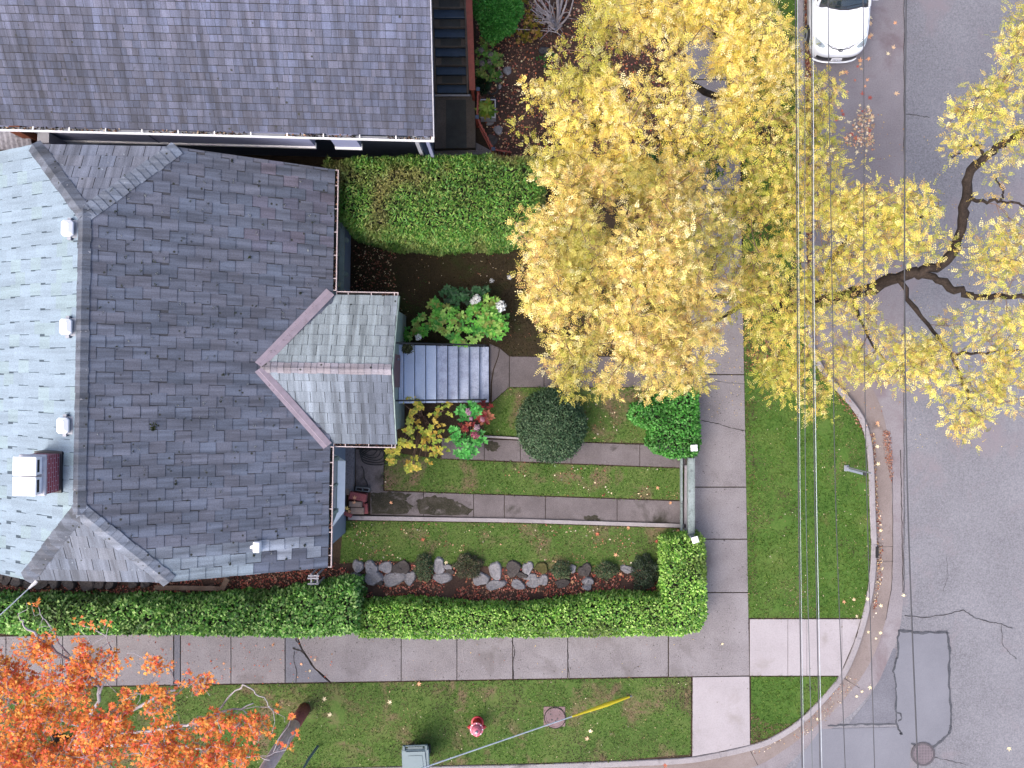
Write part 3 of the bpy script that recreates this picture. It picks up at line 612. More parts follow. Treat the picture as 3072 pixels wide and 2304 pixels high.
LROAD = [(1210, 110), (1215, 150), (1222, 230), (1375, 150), (1330, 350), (1365, 310), (1150, 395), (1205, 380), (1140, 430), (1160, 445), (1060, 465), (1040, 470), (910, 490), (915, 550), (1115, 520), (1195, 520), (1020, 570), (1060, 595), (1165, 610), (1215, 630), (1385, 605), (1150, 680), (1200, 690), (1160, 720), (1010, 700), (1040, 740), (1000, 775), (1075, 790), (1215, 780), (1150, 770), (1165, 850), (1220, 890), (1120, 900), (1090, 930), (1200, 930), (1130, 985), (1190, 980), (960, 840), (1150, 420), (1205, 240), (1180, 560), (1230, 760), (1100, 870), (1060, 900), (1210, 850), (1035, 720)]
for p in LROAD: leaf_at(*T(2, 0, p[0] + r.uniform(-4, 4), p[1]), -0.103, r.choice([0, 1, 1, 0, 2, 3, 3, 4]), r.uniform(0.8, 1.5), 'dry maple leaf on the pinkish parking lane in front of the white car', 'fallen leaves in the parking lane')
for p in [(1265, 1080), (1270, 1100), (1268, 1350), (1265, 1235), (1255, 760), (1310, 760), (1280, 580), (1215, 1160)]: leaf_at(*T(2, 1, *p), -0.098, r.choice([0, 1, 3]), r.uniform(0.8, 1.2), 'pale dry leaf in the gutter beside the curving kerb', 'fallen leaves in the gutter')
for p in [(1285, 785), (1250, 820), (1200, 780), (1280, 120), (1295, 370), (1285, 610), (1435, 540), (1215, 1135), (1160, 1165), (1130, 1195), (870, 1340)]: leaf_at(*T(2, 2, *p), -0.098, r.choice([0, 3, 3]), r.uniform(0.7, 1.2), 'pale yellow leaf lying along the gutter by the corner ramp', 'fallen leaves by the corner gutter')
leaf_at(*T(2, 2, 2115, 1530), -0.115, 3, 1.25, 'single cream leaf alone on the open asphalt right of the round manhole', None)
for p, k in [((315, 1235), 3), ((1610, 1420), 3), ((1595, 1470), 0), ((500, 1115), 1), ((2100, 1640), 2)]: leaf_at(*T(1, 2, *p), 0.05, k, 1.3, 'large pale leaf resting on the grass strip near the hydrant', 'large leaves on the south grass strip')
for p, k in [((2140, 1315), 3), ((2100, 1215), 3)]: leaf_at(*T(0, 2, *p), 0.05, k, 1.3, 'big cream leaf on the grass right of the leaning pole', 'cream leaves by the pole')
for p, k in [((1195, 565), 3), ((1130, 675), 3), ((1110, 570), 0), ((1045, 580), 1)]: leaf_at(*T(2, 2, *p), 0.05, k, 1.0, 'cream leaf on green verge grass above the pale ramp', 'leaves on the corner verge')
for p, k in [((320, 1600), 1), ((2135, 1600), 1), ((2048, 1500), 1)]: leaf_at(*T(1, 1, *p), 0.045, k, 1.0, 'orange leaf lying on the dark lower garden path', 'leaves on the lower garden path')
for p, k in [((1780, 280), 1), ((1860, 100), 1), ((1660, 140), 2), ((2180, 120), 1), ((680, 325), 3), ((525, 180), 2), ((2040, 190), 4), ((1495, 450), 1), ((1810, 405), 1), ((985, 560), 2)]: leaf_at(*T(1, 2, *p), 0.05, k, 1.1, 'orange leaf on the lawn and bed above the rockery hedge', 'orange leaves round the rockery')
for p, k in [((1225, 855), 4), ((1770, 860), 1), ((1450, 980), 1), ((2040, 955), 0), ((1950, 985), 1), ((2010, 1030), 3)]: leaf_at(*T(0, 2, *p), 0.045, k, 0.8, 'small orange leaf on the pavement beside the orange maple', 'small leaves on the south pavement')
leaf_at(*T(2, 2, 255, 857), 0.045, 3, 0.8, 'small yellow leaf on the pavement corner below the hedge end', None)

# ================================================================== THE FRONT HOUSE
TH = -0.018
def H(px, py, z):
    x, y, _ = P(px, py, z); return (*rot2(-TH, x, y), z)
def clip(poly, a, b, cc):                                  # keep a*u+b*v<=c
    out = []
    for i in range(len(poly)):
        p, q = poly[i], poly[(i + 1) % len(poly)]; dp, dq = a * p[0] + b * p[1] - cc, a * q[0] + b * q[1] - cc
        if dp <= 1e-9: out.append(p)
        if (dp < -1e-9 and dq > 1e-9) or (dp > 1e-9 and dq < -1e-9):
            t = dp / (dp - dq); out.append((p[0] + (q[0] - p[0]) * t, p[1] + (q[1] - p[1]) * t))
    return out
def shingles(mb, poly, eave, exp, wid, colfn, gap=0.012, gapv=0.012, lift=0.016, stagger=0.5, wj=0.0, seed=0, mi=0, thick=0.14, base_mi=1, weave=0.0, base_col=(0.012, 0.012, 0.014)):
    """lay rows of single shingles over a plane polygon; eave = index pair of the lower edge"""
    r = random.Random(seed); Q = [Vector(p) for p in poly]; n_ = (Q[1] - Q[0]).cross(Q[2] - Q[0])
    if n_.z < 0: n_ = -n_
    n_.normalize(); O = Q[eave[0]]; U = (Q[eave[1]] - O).normalized(); V = n_.cross(U)
    if V.z < 0: V = -V
    uv = [((q - O).dot(U), (q - O).dot(V)) for q in Q]
    a = sum(uv[i][0] * uv[(i + 1) % len(uv)][1] - uv[(i + 1) % len(uv)][0] * uv[i][1] for i in range(len(uv)))
    if a < 0: uv = uv[::-1]
    mb.poly([O + U * p[0] + V * p[1] for p in uv], base_col, base_mi)
    mb.poly([O + U * p[0] + V * p[1] - n_ * thick for p in uv][::-1], (0.3, 0.3, 0.3), base_mi)
    for i in range(len(uv)):
        p, q = uv[i], uv[(i + 1) % len(uv)]
        A, B = O + U * p[0] + V * p[1], O + U * q[0] + V * q[1]
        mb.poly([A, A - n_ * thick, B - n_ * thick, B], (0.02, 0.02, 0.02), base_mi)
    planes = []
    for i in range(len(uv)):
        p, q = uv[i], uv[(i + 1) % len(uv)]; dx, dy = q[0] - p[0], q[1] - p[1]; planes.append((dy, -dx, dy * p[0] - dx * p[1]))
    us = [p[0] for p in uv]; vv = [p[1] for p in uv]; v = min(vv) ; row = 0
    while v < max(vv) + (exp if weave else 0):
        u = min(us) - wid * (1 + (0 if weave else (row % 2) * stagger)); col_i = 0
        while u < max(us):
            ww = wid * (1 + r.uniform(-wj, wj)); e0 = r.uniform(-1, 1) * gapv * 0.4; vo = (col_i % 2) * exp * 0.5 - exp * 0.5 if weave else 0.0; du = weave * (1 if (row + col_i) % 2 else -1); col_i += 1; e1 = r.uniform(-1, 1) * gapv * 0.4; pl = [(u + du + gap / 2, v + vo + e0), (u + du + ww - gap / 2, v + vo + e1), (u + du + ww - gap / 2, v + vo + exp - gapv), (u + du + gap / 2, v + vo + exp - gapv)]
            for a_, b_, c_ in planes:
                pl = clip(pl, a_, b_, c_)
                if len(pl) < 3: break
            if len(pl) >= 3:
                ctr = O + U * (u + ww / 2) + V * (v + exp / 2); lf = lift * r.uniform(0.7, 1.3)
                h = lambda t: 0.004 + lf * (1 - min(max((t - v - vo) / exp, 0), 1))
                mb.poly([O + U * p[0] + V * p[1] + n_ * h(p[1]) for p in pl], colfn(ctr, r), mi)
                for i in range(len(pl)):
                    p, q = pl[i], pl[(i + 1) % len(pl)]
                    if abs(p[1] - q[1]) < 0.02 and p[1] < v + vo + 0.05: mb.poly([O + U * q[0] + V * q[1] + n_ * h(q[1]), O + U * q[0] + V * q[1], O + U * p[0] + V * p[1], O + U * p[0] + V * p[1] + n_ * h(p[1])], (0.02, 0.02, 0.022), mi)
            u += ww
        v += exp; row += 1
def caps(mb, A, B, n1, n2, wid, step, colfn, seed=0, mi=0, up=0.03):
    """bent cap shingles along a ridge from A to B; n1, n2 point down the two slopes"""
    r = random.Random(seed); A, B = Vector(A), Vector(B); L = (B - A).length; d = (B - A) / L; n1, n2 = Vector(n1), Vector(n2); k = 0; t = 0.0
    while t < L:
        st = step * r.uniform(0.85, 1.15); e = min(t + st * 1.04, L); q = colfn(A + d * t, r); j = r.uniform(-0.012, 0.012)
        p0, p1 = A + d * t + Vector((0, 0, up + 0.014)), A + d * e + Vector((0, 0, up - 0.002))
        w1, w2 = wid + j, wid - j
        mb.poly([p0, p1, p1 + n1 * w1, p0 + n1 * w1], q, mi); mb.poly([p1, p0, p0 + n2 * w2, p1 + n2 * w2], q, mi)
        mb.poly([p0 + n1 * w1, p0 + n1 * w1 - Vector((0, 0, 0.03)), p0 - Vector((0, 0, 0.03)), p0], (0.02, 0.02, 0.02), mi)
        t += st
def var(rgb, amt):
    def f(ctr, r):
        k = 1 + r.uniform(-amt, amt); t = r.uniform(-0.04, 0.04); return (rgb[0] * k * (1 + t), rgb[1] * k, rgb[2] * k * (1 - t))
    return f
xe, xr_, xw = -4.67, -9.695, -14.72; ze, zr, zh = 3.5, 6.27, 5.33; xhE, xhW = -7.99, -11.40; yN, yS, yrN, yrS = 5.45, -4.82, 3.66, -3.01
house = thing('house', 'grey shingled front house with porch gable and brick chimney', 'house', (*rot2(TH, -9.7, 0.3), 0))
EASTC, WESTC = c(110, 116, 132, .52), c(172, 194, 210, .42)  # west shingles lightened: sky reflection painted into the colour, besides lichen
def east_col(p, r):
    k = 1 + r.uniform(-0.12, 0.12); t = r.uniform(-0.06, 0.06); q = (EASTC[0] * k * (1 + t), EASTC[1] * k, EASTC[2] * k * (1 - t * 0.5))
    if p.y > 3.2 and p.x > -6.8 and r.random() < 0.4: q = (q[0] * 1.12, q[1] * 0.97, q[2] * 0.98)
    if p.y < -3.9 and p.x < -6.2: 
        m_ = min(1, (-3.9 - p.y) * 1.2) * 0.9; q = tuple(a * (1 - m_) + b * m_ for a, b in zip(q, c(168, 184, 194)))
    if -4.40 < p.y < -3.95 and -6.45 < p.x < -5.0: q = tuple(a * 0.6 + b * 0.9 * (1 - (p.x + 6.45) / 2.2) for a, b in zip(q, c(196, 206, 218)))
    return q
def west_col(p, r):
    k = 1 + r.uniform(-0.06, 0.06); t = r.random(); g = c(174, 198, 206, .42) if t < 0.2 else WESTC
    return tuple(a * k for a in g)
mb = MB()
east = [(xe, yS, ze), (xe, yN, ze), (xhE, yN, zh), (xr_, yrN, zr), (xr_, yrS, zr), (xhE, yS, zh)]
westp = [(xw, yN, ze), (xw, yS, ze), (xhW, yS, zh), (xr_, yrS, zr), (xr_, yrN, zr), (xhW, yN, zh)]
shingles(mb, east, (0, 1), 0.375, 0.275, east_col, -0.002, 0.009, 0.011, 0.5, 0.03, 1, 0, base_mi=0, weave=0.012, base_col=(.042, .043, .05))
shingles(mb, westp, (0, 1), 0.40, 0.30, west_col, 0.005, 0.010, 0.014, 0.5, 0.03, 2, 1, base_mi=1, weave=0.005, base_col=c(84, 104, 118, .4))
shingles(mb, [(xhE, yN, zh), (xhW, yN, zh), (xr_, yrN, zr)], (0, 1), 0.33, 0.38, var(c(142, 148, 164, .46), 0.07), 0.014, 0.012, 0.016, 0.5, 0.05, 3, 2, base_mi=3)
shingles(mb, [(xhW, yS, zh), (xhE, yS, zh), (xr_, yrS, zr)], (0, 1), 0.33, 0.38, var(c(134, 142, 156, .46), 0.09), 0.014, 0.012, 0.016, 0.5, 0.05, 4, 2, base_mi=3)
roof = mb.rot(TH).build('roof', [M['roofing'], M['roofing_pale'], M['roofing_hip'], M['under']], house)
mb = MB(); sl = 0.551; dn = math.hypot(1, sl); e_, w_ = (1 / dn, 0, -sl / dn), (-1 / dn, 0, -sl / dn); nn, ss = (0, 1 / dn, -sl / dn), (0, -1 / dn, -sl / dn)
cg = var(c(112, 119, 132, .48), 0.28)
caps(mb, (xr_, yrS - 0.1, zr), (xr_, yrN + 0.1, zr), e_, w_, 0.17, 0.14, cg, 1)
def hipdir(a, b, s):   # direction across the slope, perpendicular to the hip
    d = (Vector(b) - Vector(a)).normalized(); q = Vector(s) - d * Vector(s).dot(d); return tuple(q.normalized())
for (a, s1, s2, sd) in (((xhE, yN, zh), e_, nn, 2), ((xhW, yN, zh), w_, nn, 3), ((xhE, yS, zh), e_, ss, 4), ((xhW, yS, zh), w_, ss, 5)):
    b = (xr_, yrN if a[1] > 0 else yrS, zr); caps(mb, a, b, hipdir(a, b, s1), hipdir(a, b, s2), 0.20, 0.17, cg if a[0] < xr_ else var(c(140, 149, 164, .48), 0.15), sd)
mb.rot(TH).build('ridge_cap', M['cap'], roof)
# moss clumps on the shingles
mp = []; mc = []
r = random.Random(3)
for k in range(240):
    x, y = r.uniform(-9.4, -4.9), r.uniform(-4.6, 5.2)
    if k < 14: x, y = [(-8.35, -1.15), (-7.0, .1), (-5.4, 2.2), (-5.3, -3.1), (-5.8, -3.9), (-6.3, -4.35), (-5.2, -4.2), (-6.9, 5.3), (-8.0, -2.2), (-7.9, -2.5), (-6.5, 3.0), (-5.6, -4.5), (-7.6, 1.8), (-8.9, 4.3)][k]
    z = ze + sl * (xe - x) + 0.02; s_ = 0.07 if k == 0 else r.uniform(0.012, 0.035); n = 40 if k < 14 else 12
    C = np.array([x, y, z]) + RNG.normal(0, s_ * 0.6, (n, 3)) * np.array([1, 1, 0.3]); mp.append(leafq(C, rdir(n, 0.8), rdir(n, 0.5), s_, s_ * 0.6)); mc.append(pick([c(52, 66, 22), c(84, 96, 30), c(40, 44, 30)] if k % 2 == 0 or k < 14 else [c(190, 198, 200), c(150, 156, 150)], n, 0.2))
V = np.concatenate(mp); xy = V[..., :2].copy(); V[..., 0] = xy[..., 0] * math.cos(TH) - xy[..., 1] * math.sin(TH); V[..., 1] = xy[..., 0] * math.sin(TH) + xy[..., 1] * math.cos(TH)
o = mesh_quads('moss', V, np.concatenate(mc), M['leaf'], house); o['kind'] = 'stuff'
# walls
xW = -4.91; prof = [(-14.45, 0), (xW, 0), (xW, 3.38), (-8.0, 5.06), (-11.4, 5.06), (-14.45, 3.38)]
mb = MB(); y0, y1 = yS + 0.28, yN - 0.28; n = len(prof)
mb.faces([(x, y0, z) for x, z in prof] + [(x, y1, z) for x, z in prof], [list(range(n)), list(range(2 * n - 1, n - 1, -1))] + [[(i + 1) % n, i, n + i, n + (i + 1) % n] for i in range(n)])
M['housewall'] = plain('pale_blue_siding', c(166, 178, 198), 0.7, var=0.06, scale=3, dirt=c(130, 136, 150), dirt_lo=0.66)
mb.rot(TH).build('wall', M['housewall'], house)
mb = MB(); mb.box(-4.93, -4.66, -3.35, -1.3, 0, 0.25); mb.rot(TH).build('foundation', M['walk'], house)
def gutter(mbs, A, B, out, zt, wd=0.10, dp=0.09, brk=0.6, litter_=True, seed=0, pal=None):
    """open eave gutter from A to B (plan points), out = outward unit vector"""
    g, lit = mbs; ax, ay = A; bx, by = B; L = math.hypot(bx - ax, by - ay); tx, ty = (bx - ax) / L, (by - ay) / L; ox, oy = out
    pt = lambda t, o_, z: (ax + tx * t + ox * o_, ay + ty * t + oy * o_, z)
    def bar(t0, t1, o0, o1, z0, z1, mi):
        q = [pt(t0, o0, z0), pt(t1, o0, z0), pt(t1, o1, z0), pt(t0, o1, z0), pt(t0, o0, z1), pt(t1, o0, z1), pt(t1, o1, z1), pt(t0, o1, z1)]
        g.faces(q, [(3, 2, 1, 0), (4, 5, 6, 7), (0, 1, 5, 4), (1, 2, 6, 5), (2, 3, 7, 6), (3, 0, 4, 7)], None, mi)
    bar(0, L, 0.0, wd, zt - dp, zt - dp + 0.008, 1); bar(0, L, wd, wd + 0.022, zt - dp, zt, 0); bar(0, 0.02, 0, wd, zt - dp, zt, 0); bar(L - 0.02, L, 0, wd, zt - dp, zt, 0)
    t = brk / 2
    while t < L: bar(t, t + 0.022, -0.02, wd, zt - 0.022, zt - 0.004, 0); t += brk
    if litter_:
        n = int(L * 60); t = RNG.uniform(0, L, n); keep = vnoise(t * 1.3, t * 0, seed) > 0.28; t = t[keep]; o_ = RNG.uniform(0.01, wd - 0.01, len(t))
        C = np.stack([ax + tx * t + ox * o_, ay + ty * t + oy * o_, np.full(len(t), zt - 0.035) + RNG.uniform(-0.03, 0.01, len(t))], 1)
        lit[0].append(leafq(C, rdir(len(t)), rdir(len(t), 1.5), 0.055, 0.04)); lit[1].append(pick(pal or [c(96, 52, 44), c(60, 40, 34), c(190, 140, 110), c(150, 110, 96), c(40, 34, 28)], len(t), 0.2))
def rotlist(a, pts): return [rot2(a, *p) for p in pts]
ex = rot2(TH, 1, 0); ey = rot2(TH, 0, 1)
GT = []
for (a, b, o_, z, sd) in (((xe, 2.33), (xe, yN), ex, 3.49, 1), ((xe, yS), (xe, -1.70), ex, 3.49, 2), ((-4.60, 2.227), (-2.99, 2.227), ey, 3.40, 3), ((-4.60, -1.617), (-2.99, -1.617), (-ey[0], -ey[1]), 3.40, 4)):
    GT.append((rot2(TH, *a), rot2(TH, *b), o_, z, sd))
M['gutterpink'] = plain('pinkish_gutter', c(214, 196, 196), 0.5, dirt=c(176, 150, 150))
for a, b, o_, z, sd in GT:
    gm, gl = MB(), ([], []); gutter((gm, gl), a, b, o_, z, 0.075, seed=sd); gt = gm.build('gutter', [M['gutterpink'], M['dark']], house)
    o = mesh_quads('leaf_debris', np.concatenate(gl[0]), np.concatenate(gl[1]), M['dryleaf'], gt); o['kind'] = 'stuff'
# porch: gable roof, valley flashing, small room
zp, zpr, xf, xa = 3.40, 4.35, -2.99, -6.16; yp0, yp1, ypc = -1.617, 2.227, 0.305
mb = MB()
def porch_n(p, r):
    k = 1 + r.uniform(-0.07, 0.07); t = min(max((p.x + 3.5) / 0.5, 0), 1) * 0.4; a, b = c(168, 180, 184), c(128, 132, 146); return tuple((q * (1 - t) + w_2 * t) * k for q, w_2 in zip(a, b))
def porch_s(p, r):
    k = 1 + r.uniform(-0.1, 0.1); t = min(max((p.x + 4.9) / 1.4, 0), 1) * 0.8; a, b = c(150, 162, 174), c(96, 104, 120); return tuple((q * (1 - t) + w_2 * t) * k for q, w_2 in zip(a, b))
pn = [(xf, yp1, zp), (-4.60, yp1, zp), (xa, ypc, zpr), (xf, ypc, zpr)]; ps = [(-4.60, yp0, zp), (xf, yp0, zp), (xf, ypc, zpr), (xa, ypc, zpr)]
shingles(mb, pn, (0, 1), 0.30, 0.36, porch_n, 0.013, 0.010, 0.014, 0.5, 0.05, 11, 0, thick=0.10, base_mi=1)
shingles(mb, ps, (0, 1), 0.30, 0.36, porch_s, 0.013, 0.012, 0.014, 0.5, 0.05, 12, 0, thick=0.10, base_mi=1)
proof = mb.rot(TH).build('porch_roof', [M['roofing_side'], M['under']], house)
mb = MB(); sp = (zpr - zp) / (yp1 - ypc); dp_ = math.hypot(1, sp)
caps(mb, (xf - 0.01, ypc, zpr), (xa - 0.1, ypc, zpr), (0, 1 / dp_, -sp / dp_), (0, -1 / dp_, -sp / dp_), 0.15, 0.17, var(c(170, 164, 172), 0.12), 6)
mb.rot(TH).build('ridge_cap', M['cap'], proof)
mz = lambda x: ze + sl * (xe - x)
for sgn, ye in ((1, yp1 + 0.02), (-1, yp0 - 0.02)):
    mb = MB(); a, b = Vector((-4.66, ye, 0)), Vector((xa - 0.04, ypc, 0)); d = (b - a).normalized(); q = Vector((-d.y, d.x, 0)) * (-sgn)
    if q.x > 0: q = -q
    pts = [[(p + q * s_).to_tuple()[:2] for s_ in (-0.05, 0.09, 0.10, 0.19)] for p in (a, b)]
    hh = (0.035, 0.045, 0.03, 0.024)
    for k in range(3): mb.poly([(*pts[0][k], mz(pts[0][k][0]) + hh[k]), (*pts[0][k + 1], mz(pts[0][k + 1][0]) + hh[k + 1]), (*pts[1][k + 1], mz(pts[1][k + 1][0]) + hh[k + 1]), (*pts[1][k], mz(pts[1][k][0]) + hh[k])])
    mb.rot(TH).build('valley_flashing', M['pinkmetal'], house)
mb = MB(); mb.box(-4.9, -3.21, -1.34, 1.98, 0, 3.28)
mb.faces([(-3.21, -1.34, 3.28), (-3.21, 1.98, 3.28), (-3.21, ypc, 4.22)], [(0, 1, 2)])
mb.rot(TH).build('porch_wall', M['palegreen'], house)
mb = MB()
for s_, y_ in ((1, yp1), (-1, yp0)):
    mb.faces([(xf + 0.004, y_, zp - 0.16), (xf + 0.03, y_, zp - 0.16), (xf + 0.03, y_, zp + 0.0), (xf + 0.004, y_, zp + 0.0), (xf + 0.004, ypc, zpr - 0.16), (xf + 0.03, ypc, zpr - 0.16), (xf + 0.03, ypc, zpr), (xf + 0.004, ypc, zpr)], [(0, 1, 2, 3), (0, 4, 5, 1), (1, 5, 6, 2), (2, 6, 7, 3), (3, 7, 4, 0)])
mb.rot(TH).build('bargeboard', M['palegreen'], house)
mb = MB(); mb.box(-3.205, -3.16, -0.15, 0.75, 1.5, 3.1); dr = mb.rot(TH).build('door', plain('door_paint', c(120, 60, 50), 0.5), house)
mb = MB(); mb.lathe(-3.13, 0.62, [(0.0, 2.1), (0.03, 2.1), (0.03, 2.15), (0.0, 2.15)], 10); mb.rot(TH).build('handle', M['steel'], dr)
# east windows
def box_part(name, mat, parent, *b, bev=0.0, label=None):
    m_ = MB(); m_.box(*b, bev=bev); return m_.rot(TH).build(name, mat, parent, label)
wn = box_part('window', M['glass'], house, -4.93, -4.895, 2.75, 4.25, 1.75, 2.95)
m_ = MB(); 
for b in ((-4.90, -4.84, 2.60, 2.74, 1.7, 3.1), (-4.90, -4.84, 4.26, 4.40, 1.7, 3.1), (-4.90, -4.84, 2.74, 4.26, 2.96, 3.1), (-4.90, -4.86, 3.46, 3.54, 1.76, 2.955)): m_.box(*b)
m_.rot(TH).build('frame', M['palegreen'], wn)
box_part('sill', M['palegreen'], wn, -4.90, -4.76, 2.50, 4.50, 1.62, 1.69)
for yy in (4.02, 3.05):
    m_ = MB(); m_.lathe(-4.80, yy, [(0.0, 1.14), (0.07, 1.14), (0.07, 1.30), (0.0, 1.30)], 14); m_.rot(TH).build('vent', M['palegreen'], house)
# bay window with a white panel below
bay = MB(); bp = [(-4.90, -2.05), (-4.70, -2.20), (-4.70, -3.65), (-4.90, -4.05)]

bay.faces([(-4.92, -2.02, 1.85), (-4.585, -2.22, 1.85), (-4.585, -3.62, 1.85), (-4.92, -4.08, 1.85), (-4.92, -2.05, 2.06), (-4.76, -2.20, 2.06), (-4.76, -3.64, 2.06), (-4.92, -4.05, 2.06)], [(0, 1, 2, 3), (7, 6, 5, 4), (0, 4, 5, 1), (1, 5, 6, 2), (2, 6, 7, 3), (3, 7, 4, 0)]); bay = bay.rot(TH).build('bay', M['white'], house)
m_ = MB(); m_.prism([(-4.90, -2.03), (-4.755, -2.19), (-4.755, -3.65), (-4.90, -4.06)], 2.062, 2.11); m_.rot(TH).build('sill', M['palegreen'], bay)
m_ = MB(); m_.prism([(-4.90, -2.0), (-4.76, -2.14), (-4.76, -3.50), (-4.90, -3.88)], 2.12, 3.1); m_.rot(TH).build('window', M['glass'], bay)
m_ = MB()
for b in ((-4.80, -4.70, -2.16, -2.06, 2.12, 3.2), (-4.80, -4.70, -3.60, -3.50, 2.12, 3.2), (-4.79, -4.72, -2.86, -2.80, 2.12, 3.2)): m_.box(*b)
m_.rot(TH).build('frame', M['palegreen'], bay)
# chimney
M['brick'] = None
m, nt, b = newmat('red_brick'); v = coord(nt); br = nt.nodes.new('ShaderNodeTexBrick')
mp_ = nt.nodes.new('ShaderNodeMapping'); mp_.inputs['Rotation'].default_value = (0, math.radians(90), math.radians(90)); nt.links.new(v, mp_.inputs[0])
sepx = nt.nodes.new('ShaderNodeSeparateXYZ'); nt.links.new(v, sepx.inputs[0]); cmb = nt.nodes.new('ShaderNodeCombineXYZ')
add = N(nt, 'ShaderNodeMath', operation='ADD'); nt.links.new(sepx.outputs[0], add.inputs[0]); nt.links.new(sepx.outputs[1], add.inputs[1])
nt.links.new(add.outputs[0], cmb.inputs[0]); nt.links.new(sepx.outputs[2], cmb.inputs[1]); nt.links.new(cmb.outputs[0], br.inputs['Vector'])
br.inputs['Color1'].default_value = c4(c(196, 70, 84)); br.inputs['Color2'].default_value = c4(c(160, 50, 62)); br.inputs['Mortar'].default_value = c4(c(214, 180, 190))
br.inputs['Scale'].default_value = 1.0; br.inputs['Mortar Size'].default_value = 0.010; br.inputs['Brick Width'].default_value = 0.21; br.inputs['Row Height'].default_value = 0.075
nt.links.new(br.outputs[0], b.inputs['Base Color']); b.inputs['Roughness'].default_value = 0.85; M['brick'] = m
chx0, chx1, chy0, chy1 = -10.80, -10.25, -2.62, -1.77
stack = box_part('chimney', M['brick'], house, chx0, chx1, chy0, chy1, 5.3, 6.58)
box_part('flashing', M['plastic'], stack, chx0 - 0.03, chx1 + 0.05, chy0 - 0.04, chy1 + 0.05, 5.35, 6.06)
box_part('crown', M['offwhite'], stack, chx0 - 0.03, chx1 + 0.02, chy0 - 0.03, chy1 + 0.03, 6.58, 6.66, bev=0.02)
for a, b_ in ((chy0, (chy0 + chy1) / 2 - 0.012), ((chy0 + chy1) / 2 + 0.012, chy1)):
    fl = box_part('flue_cap', M['white'], stack, chx0 + 0.03, chx1 - 0.06, a + 0.02, b_ - 0.02, 6.66, 6.86)
    box_part('slot', M['dark'], fl, chx0 + 0.05, chx1 - 0.056, a + 0.07, b_ - 0.07, 6.76, 6.855)
    box_part('lid', M['white'], fl, chx0, chx1 - 0.04, a + 0.0, b_ - 0.0, 6.865, 6.93, bev=0.015)
# roof vents
for px, py in ((201, 684), (196, 980), (186, 1277)):
    hx, hy, _ = H(px, py, 6.3); zb = zr + sl * (hx - xr_)
    vt = MB(); vt.box(hx - 0.13, hx + 0.13, hy - 0.18, hy + 0.18, zb + 0.10, zb + 0.30, bev=0.07); vt = vt.rot(TH).build('roof_vent', M['white'], house, smooth=False)
    fb = MB(); fb.box(hx - 0.06, hx + 0.17, hy - 0.20, hy + 0.20, zb - 0.02, zb + 0.11); fb.box(hx - 0.04, hx + 0.04, hy - 0.25, hy + 0.25, zb + 0.02, zb + 0.14); fb.rot(TH).build('base', M['steel'], vt)
hx, hy, _ = H(751, 1652, 4.9); zb = mz(hx)
vp = MB(); vp.box(hx - 0.06, hx + 0.10, hy - 0.13, hy + 0.13, zb - 0.05, zb + 0.16, bev=0.02); vp.box(hx - 0.16, hx - 0.05, hy - 0.05, hy + 0.04, zb - 0.05, zb + 0.10, bev=0.02)
vp.rot(TH).build('vent_pipe', M['white'], house)

# ---- front steps
ST = thing('front_steps', 'pale concrete front steps with thin black handrails below the porch', 'steps', (-2, 0.3, 0))
M['stepc'] = rough_mat('painted_step', c(186, 200, 222, .8), c(160, 172, 194, .8), c(204, 216, 236, .8), 1.0, 34, 0.6, spec=0.5)
M['stepw'] = rough_mat('worn_step', c(172, 181, 202, .78), c(124, 130, 148, .74), c(204, 213, 232, .78), 3.0, 26, 0.8, ba=0.6)
edges = [1207, 1240, 1273, 1306, 1339, 1371, 1404, 1435, 1464]; sy0, sy1 = -0.535, 1.10; xprev = -3.205
for i, e in enumerate(edges):
    z = 1.49 - 0.165 * i; x = P(e, 1152, z)[0]
    m_ = MB(); m_.box(xprev - (0.0 if i == 0 else 0.0), x, sy0, sy1, 0.0, z - 0.045); m_.box(xprev, x + 0.025, sy0 - 0.01, sy1 + 0.01, z - 0.04, z, bev=0.012)
    m_.build('step' if i else 'landing', M['stepc'] if i < 4 else M['stepw'], ST); xprev = x + 0.026
for y in (1.115, -0.45):
    x0, x1 = -3.17, -0.78; zt = lambda x: 2.42 + (x - x0) / (x1 - x0) * (1.08 - 2.42)
    m_ = MB(); m_.tube([(x0, y, zt(x0)), (x1, y, zt(x1)), (x1 + 0.04, y, zt(x1) - 0.1)], 0.024, 6)
    hr = m_.build('handrail', M['black'], ST)
    for x in (-3.10, -2.0, -0.82):
        m_ = MB(); m_.tube([(x, y, max(0.0, 1.49 - (x + 3.09) * 0.55) - 0.1), (x, y, zt(x))], 0.014, 6); m_.build('post', M['black'], hr)

# ================================================================== THE NORTH HOUSE
T2 = -0.0255
nh = thing('house', 'larger house at the top with blue grey laminated shingles and white gutter', 'house', (-8, 9, 0))
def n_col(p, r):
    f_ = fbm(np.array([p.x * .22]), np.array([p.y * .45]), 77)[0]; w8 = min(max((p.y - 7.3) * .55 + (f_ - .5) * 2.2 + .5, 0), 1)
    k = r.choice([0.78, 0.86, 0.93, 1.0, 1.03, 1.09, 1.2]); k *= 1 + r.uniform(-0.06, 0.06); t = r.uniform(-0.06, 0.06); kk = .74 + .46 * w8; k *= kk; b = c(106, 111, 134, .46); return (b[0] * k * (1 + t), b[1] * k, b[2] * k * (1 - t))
ys_, ym = 5.74, 12.5; zs = lambda y: 5.52 + 0.55 * (y - ys_)
mb = MB(); shingles(mb, [(-22, ys_, zs(ys_)), (-1.99, ys_, zs(ys_)), (-1.99, ym, zs(ym)), (-22, ym, zs(ym))], (0, 1), 0.162, 0.175, n_col, 0.007, 0.014, 0.013, 0.4, 0.45, 21, 0, base_mi=1)
